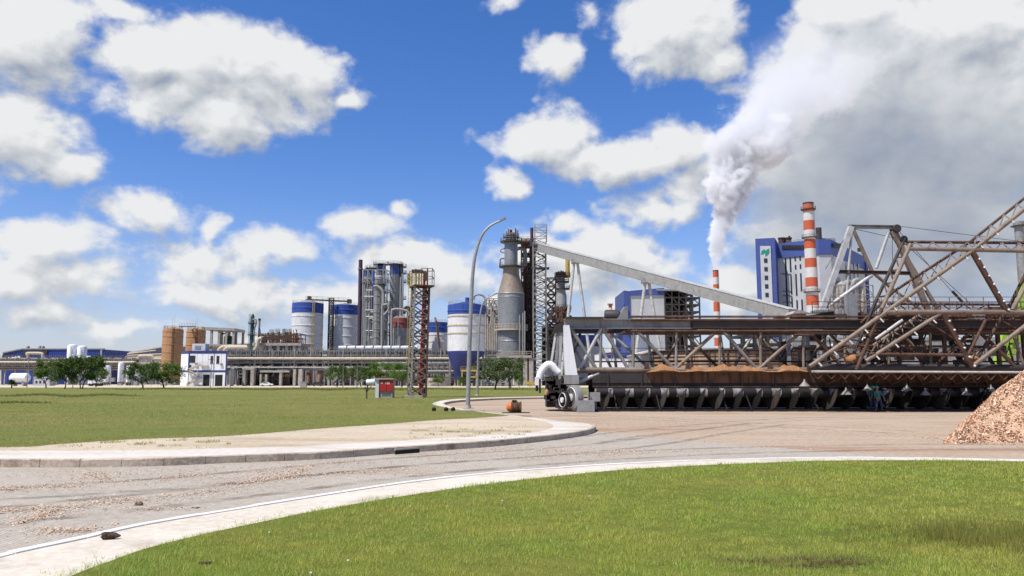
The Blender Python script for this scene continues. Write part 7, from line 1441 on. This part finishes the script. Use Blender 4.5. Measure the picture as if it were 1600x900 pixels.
# ================================================================ steam plume, sky, sun, camera
SUN = Vector((-.62, -.46, 1.32)).normalized()
def plume():
    A = [W(1118.5, 424, 500), W(1119, 395, 500), W(1124, 360, 500), W(1134, 322, 500), W(1150, 280, 500), W(1172, 238, 500), W(1205, 190, 500), W(1250, 135, 500), W(1310, 75, 500), W(1390, 10, 500)]
    Rr = [3.2 / 1.0, 7.5, 11, 17, 26, 34, 44, 56, 68, 80]; rad = [p * 500 / F for p in (4, 14, 22, 36, 56, 76, 98, 122, 148, 170)]
    P = spline(A, 4); k = len(P); mb = MB(); n = 20; vs = []
    for i, p in enumerate(P):
        t = i / 4; j = min(int(t), len(rad) - 2); r = (rad[j] + (rad[j + 1] - rad[j]) * (t - j)) * 1.35
        d = (P[min(i + 1, k - 1)] - P[max(i - 1, 0)]).normalized(); a = Vector((0, 1, 0)); b = d.cross(a).normalized()
        for q in range(n): u = 2 * PI * q / n; vs.append(p + a * (r * math.cos(u)) + b * (r * math.sin(u)))
    mb.add(vs, [(i * n + q, i * n + (q + 1) % n, (i + 1) * n + (q + 1) % n, (i + 1) * n + q) for i in range(k - 1) for q in range(n)] + [tuple(range(n - 1, -1, -1)), tuple((k - 1) * n + q for q in range(n))])
    m = bpy.data.materials.new('steam'); m.use_nodes = True; nt = m.node_tree; nt.nodes.clear(); s = NT(nt); out = s.n('ShaderNodeOutputMaterial')
    tc = s.n('ShaderNodeTexCoord').outputs['Object']; sp = s.n('ShaderNodeSeparateXYZ'); s.l(tc, sp.inputs[0]); o0 = A[0]
    # axis and radius as curves over the height above the mouth
    H = A[-1].z - o0.z
    def curve(vals, zs, lo, hi):
        c = s.n('ShaderNodeFloatCurve'); cm = c.mapping.curves[0]; cm.points[0].location = (0, (vals[0] - lo) / (hi - lo)); cm.points[1].location = (1, (vals[-1] - lo) / (hi - lo))
        for z, v in list(zip(zs, vals))[1:-1]: cm.points.new(z, (v - lo) / (hi - lo))
        c.mapping.update(); s.l(s.math('DIVIDE', sp.outputs[2], H, clamp=True), c.inputs['Value']); return s.math('MULTIPLY_ADD', c.outputs[0], hi - lo, lo)
    zs = [(a.z - o0.z) / H for a in A]; ax = curve([a.x - o0.x for a in A], zs, 0, A[-1].x - o0.x); rr = curve(rad, zs, 0, rad[-1])
    # billows: warp the position, finer near the mouth
    def wn(sc, amt, v):
        nz = s.n('ShaderNodeTexNoise'); nz.inputs['Scale'].default_value = sc; nz.inputs['Detail'].default_value = 2; s.l(v, nz.inputs['Vector'])
        a = s.n('ShaderNodeVectorMath', operation='SUBTRACT'); s.l(nz.outputs['Color'], a.inputs[0]); a.inputs[1].default_value = (.5, .5, .5)
        b = s.n('ShaderNodeVectorMath', operation='SCALE'); s.l(a.outputs[0], b.inputs[0])
        if isinstance(amt, float): b.inputs['Scale'].default_value = amt
        else: s.l(amt, b.inputs['Scale'])
        c = s.n('ShaderNodeVectorMath', operation='ADD'); s.l(v, c.inputs[0]); s.l(b.outputs[0], c.inputs[1]); return c.outputs[0]
    v = wn(.04, s.math('MULTIPLY', rr, 1.7), tc); v = wn(.11, s.math('MULTIPLY', rr, .8), v); v = wn(.3, s.math('MULTIPLY', rr, .22), v)
    q = s.n('ShaderNodeSeparateXYZ'); s.l(v, q.inputs[0])
    dx = s.math('SUBTRACT', q.outputs[0], ax); d = s.math('SQRT', s.math('ADD', s.math('MULTIPLY', dx, dx), s.math('MULTIPLY', q.outputs[1], q.outputs[1])))
    e = s.math('SUBTRACT', 1.0, s.math('DIVIDE', d, rr))
    e2 = s.math('ADD', e, s.math('MULTIPLY', s.math('SUBTRACT', s.noise(tc, .3, 3, .6), .5), .7))
    dens = s.ramp(e2, .16, .4)
    zf = s.math('DIVIDE', sp.outputs[2], H, clamp=True)
    g = s.math('MULTIPLY', dens, s.math('MULTIPLY_ADD', s.math('POWER', s.math('SUBTRACT', 1.0, zf), 3.0), 1.0, .03))
    g = s.math('MULTIPLY', g, s.math('SUBTRACT', 1.0, s.ramp(zf, .35, .97)))
    vol = s.n('ShaderNodeVolumePrincipled'); vol.inputs['Color'].default_value = (.93, .935, .945, 1); vol.inputs['Anisotropy'].default_value = .1; s.l(g, vol.inputs['Density']); s.l(vol.outputs[0], out.inputs['Volume'])
    o = single('steam_plume', mb, m, 'white steam plume drifting from the thin red and white chimney', 'steam', None, None, tuple(o0))
plume()
# ---- sun
L = bpy.data.lights.new('sun', 'SUN'); L.energy = 4.9; L.angle = R(.53); L.color = (1, .955, .87)
so = bpy.data.objects.new('sun', L); C.objects.link(so); so.location = SUN * 300; so.rotation_euler = SUN.to_track_quat('Z', 'Y').to_euler()
# ---- sky with clouds, laid out by compass direction
wd = bpy.data.worlds.new('World'); bpy.context.scene.world = wd; wd.use_nodes = True; nt = wd.node_tree; nt.nodes.clear(); s = NT(nt)
out = s.n('ShaderNodeOutputWorld'); bg = s.n('ShaderNodeBackground'); s.l(bg.outputs[0], out.inputs[0])
sky = s.n('ShaderNodeTexSky'); sky.sky_type = 'NISHITA'; sky.sun_disc = False; sky.sun_elevation = math.asin(SUN.z); sky.sun_rotation = math.atan2(SUN.x, SUN.y); sky.air_density = 1.0; sky.dust_density = .6; sky.ozone_density = 2.5
def azel(px, py):
    d = (W(px, py, 100.0) - Vector((0, 0, EYE))).normalized(); return math.atan2(d.x, d.y), math.asin(d.z)
# bodies of cloud: where (as seen from the lawn), half width, half height, strength
CL = [(30, 40, 150, 90, 1.1), (10, 190, 110, 85, 1.0), (105, 255, 75, 28, .75), (100, 75, 55, 35, .8), (210, 2, 60, 18, .6),
      (235, 85, 95, 62, 1.0), (350, 95, 130, 70, 1.15), (455, 115, 105, 55, 1.0), (335, 180, 110, 50, .95), (400, 150, 120, 50, .95), (545, 142, 45, 16, .7), (270, 150, 110, 50, .9),
      (222, 330, 85, 36, .85), (335, 350, 24, 20, .6), (565, 352, 60, 34, .8), (625, 325, 20, 16, .45),
      (60, 375, 125, 42, .95), (120, 425, 90, 36, .75), (20, 440, 90, 34, .7), (60, 490, 110, 22, .5), (310, 400, 110, 42, .8), (440, 390, 90, 32, .75), (370, 462, 150, 32, .75), (620, 410, 90, 40, .85), (690, 440, 90, 50, .85), (520, 470, 130, 30, .55), (200, 512, 120, 16, .45), (430, 520, 160, 14, .4),
      (868, 98, 52, 34, .85), (1050, 45, 105, 75, 1.05), (1110, 90, 55, 50, .8), (1010, 15, 100, 40, .7), (780, 8, 26, 18, .6), (925, 20, 30, 30, .45),
      (850, 215, 105, 52, 1.0), (960, 245, 130, 45, 1.0), (1055, 225, 55, 40, .85), (792, 290, 42, 28, .75), (1030, 320, 95, 38, .85), (1070, 290, 70, 50, .7),
      (900, 395, 150, 42, .9), (990, 410, 90, 48, .85), (870, 450, 120, 50, .7), (1160, 455, 75, 42, .8), (870, 345, 40, 20, .6), (1195, 375, 60, 40, .75), (980, 480, 150, 30, .6),
      (1290, 180, 150, 150, 1.25), (1420, 90, 170, 130, 1.2), (1530, 200, 150, 160, 1.1), (1380, 300, 170, 110, 1.1), (1520, 60, 140, 60, 1.1), (1600, 110, 80, 120, 1.1), (1500, 330, 180, 90, .9), (1450, 430, 150, 50, .75), (1560, 430, 120, 50, .7), (1250, 110, 90, 80, 1.0), (1220, 270, 80, 80, .8), (1330, 20, 120, 50, 1.0),
      (-260, 120, 240, 120, 1.0), (-150, 420, 260, 70, .9), (1900, 200, 260, 160, 1.1), (1850, 430, 260, 60, .9), (-600, 300, 240, 90, .9), (2400, 300, 300, 120, .9), (500, -260, 260, 90, .9), (1200, -200, 240, 100, 1.0)]
gr = bpy.data.node_groups.new('cloud_field', 'ShaderNodeTree'); gr.interface.new_socket('P', in_out='INPUT', socket_type='NodeSocketVector'); gr.interface.new_socket('D', in_out='OUTPUT', socket_type='NodeSocketFloat'); gr.interface.new_socket('S', in_out='OUTPUT', socket_type='NodeSocketFloat')
g = NT(gr); gi = g.n('NodeGroupInput'); go = g.n('NodeGroupOutput'); p = gi.outputs[0]
wn1 = g.n('ShaderNodeTexNoise'); wn1.inputs['Scale'].default_value = 9; wn1.inputs['Detail'].default_value = 4; g.l(p, wn1.inputs['Vector'])
a = g.n('ShaderNodeVectorMath', operation='SUBTRACT'); g.l(wn1.outputs['Color'], a.inputs[0]); a.inputs[1].default_value = (.5, .5, .5)
b = g.n('ShaderNodeVectorMath', operation='MULTIPLY_ADD'); g.l(a.outputs[0], b.inputs[0]); b.inputs[1].default_value = (.085, .06, 0); g.l(p, b.inputs[2]); pw = b.outputs[0]
acc = None
for cx, cy, rx, ry, st in CL:
    az, el = azel(cx, cy); c = math.cos(math.radians(math.degrees(math.atan((cx - 800) / F)))) ; kx, ky = F / rx / c ** 1.5, F / ry
    m1 = g.n('ShaderNodeVectorMath', operation='MULTIPLY_ADD'); g.l(pw, m1.inputs[0]); m1.inputs[1].default_value = (kx, ky, 0); m1.inputs[2].default_value = (-az * kx, -el * ky, 0)
    ln = g.n('ShaderNodeVectorMath', operation='LENGTH'); g.l(m1.outputs[0], ln.inputs[0])
    v = g.math('MULTIPLY_ADD', ln.outputs['Value'], -.62 * st, .62 * st + .12)
    acc = v if acc is None else g.math('SMOOTH_MAX', acc, v, .12)
acc = g.math('ADD', g.math('MINIMUM', acc, .62), .025)
pm = g.mapping(p, (1, 1.25, 1))
n1 = g.noise(pm, 13, 9, .56, .2); n2 = g.noise(pm, 52, 6, .6)
d = g.math('ADD', acc, g.math('MULTIPLY', g.math('SUBTRACT', n1, .5), .98)); d = g.math('ADD', d, g.math('MULTIPLY', g.math('SUBTRACT', n2, .5), .3)); g.l(d, go.inputs[0]); g.l(g.math('ADD', acc, g.math('MULTIPLY', g.math('SUBTRACT', g.noise(pm, 13, 5, .5, .2), .5), .98)), go.inputs[1])
tc = s.n('ShaderNodeTexCoord').outputs['Generated']; sp = s.n('ShaderNodeSeparateXYZ'); s.l(tc, sp.inputs[0])
az = s.math('ARCTAN2', sp.outputs[0], sp.outputs[1]); el = s.math('ARCSINE', sp.outputs[2])
cb = s.n('ShaderNodeCombineXYZ'); s.l(az, cb.inputs[0]); s.l(el, cb.inputs[1]); P0 = cb.outputs[0]
def field(v): o = s.n('ShaderNodeGroup'); o.node_tree = gr; s.l(v, o.inputs[0]); return o.outputs
def shift(dx, dy): o = s.n('ShaderNodeVectorMath', operation='ADD'); s.l(P0, o.inputs[0]); o.inputs[1].default_value = (dx, dy, 0); return o.outputs[0]
F0 = field(P0); D = F0[0]; S0 = F0[1]; D1 = field(shift(-.02, .036))[1]; D2 = field(shift(-.006, .012))[0]
alpha = s.ramp(D, .07, .4)
lit = s.math('ADD', s.math('ADD', s.math('MULTIPLY', s.math('SUBTRACT', S0, D1), .85), s.math('MULTIPLY', s.math('SUBTRACT', D, D2), .7)), .76, clamp=True)
thick = s.ramp(D, .45, 1.1)
lit = s.math('SUBTRACT', lit, s.math('MULTIPLY', thick, .12), clamp=True)
# the storm grey bank of smoke and cloud downwind of the chimney
ga, ge = azel(1400, 320); m1 = s.n('ShaderNodeVectorMath', operation='MULTIPLY_ADD'); s.l(P0, m1.inputs[0]); kx, ky = F / 330, F / 260; m1.inputs[1].default_value = (kx * 1.2, ky, 0); m1.inputs[2].default_value = (-ga * kx * 1.2, -ge * ky, 0)
ln = s.n('ShaderNodeVectorMath', operation='LENGTH'); s.l(m1.outputs[0], ln.inputs[0]); bank = s.math('SUBTRACT', 1.0, s.ramp(ln.outputs['Value'], .25, 1.15))
lit = s.mix(s.math('MULTIPLY', bank, .8), lit, s.math('ADD', s.math('MULTIPLY_ADD', s.noise(P0, 9, 7, .54), .62, -.04), s.math('MULTIPLY', s.ramp(el, .22, .42), .2)))
cr = s.n('ShaderNodeValToRGB'); s.l(lit, cr.inputs[0]); e = cr.color_ramp.elements; e[0].color = (.28, .335, .45, 1); e[0].position = .15; e[1].color = (.93, .94, .95, 1); e[1].position = .9
e.new(.5).color = (.56, .60, .66, 1)
CLOUD_GAIN = 8.0
cc = s.n('ShaderNodeVectorMath', operation='SCALE'); s.l(cr.outputs[0], cc.inputs[0]); cc.inputs['Scale'].default_value = CLOUD_GAIN
# clearer, deeper blue overhead than the model gives, paler towards the horizon
hs = s.n('ShaderNodeHueSaturation'); hs.inputs['Saturation'].default_value = 1.3; hs.inputs['Value'].default_value = 1.0; s.l(sky.outputs[0], hs.inputs['Color'])
veil = s.math('MULTIPLY', s.math('SUBTRACT', 1.0, s.ramp(el, .0, .24)), .35)
tint = s.n('ShaderNodeMix', data_type='RGBA', blend_type='MULTIPLY'); tint.inputs[0].default_value = 1; s.l(hs.outputs[0], tint.inputs[6]); tint.inputs[7].default_value = (1.2, 1.1, 1.38, 1)
s1 = s.mix(veil, tint.outputs[2], (4.3, 5.2, 6.6, 1))
bankf = s.math('MULTIPLY', bank, .7)
s2 = s.mix(bankf, s1, (2.9, 3.7, 5.0, 1))
alpha = s.math('MAXIMUM', alpha, s.math('MULTIPLY', s.ramp(bank, .15, .75), .85))
s.l(s.mix(alpha, s2, cc.outputs[0]), bg.inputs[0]); bg.inputs[1].default_value = .1
wd.cycles.sampling_method = 'MANUAL'; wd.cycles.sample_map_resolution = 512
# ---- camera
cam = bpy.data.cameras.new('camera'); cam.sensor_width = 36; cam.lens = 36 * F / 1600; cam.clip_end = 8000; cam.clip_start = .1
co = bpy.data.objects.new('camera', cam); C.objects.link(co); co.location = (0, 0, EYE); co.rotation_euler = (PI / 2 + PITCH, 0, 0); sc = bpy.context.scene; sc.camera = co
sc.view_settings.view_transform = 'Standard'; sc.view_settings.look = 'None'; sc.view_settings.exposure = .17; sc.view_settings.gamma = 1
sc.render.engine = 'CYCLES'; sc.cycles.use_denoising = True; sc.cycles.max_bounces = 6; sc.cycles.diffuse_bounces = 2; sc.cycles.glossy_bounces = 2; sc.cycles.transmission_bounces = 2; sc.cycles.volume_bounces = 6; sc.cycles.transparent_max_bounces = 4
sc.cycles.volume_step_rate = .35; sc.cycles.volume_max_steps = 160; sc.cycles.sample_clamp_indirect = 6; sc.render.use_persistent_data = False
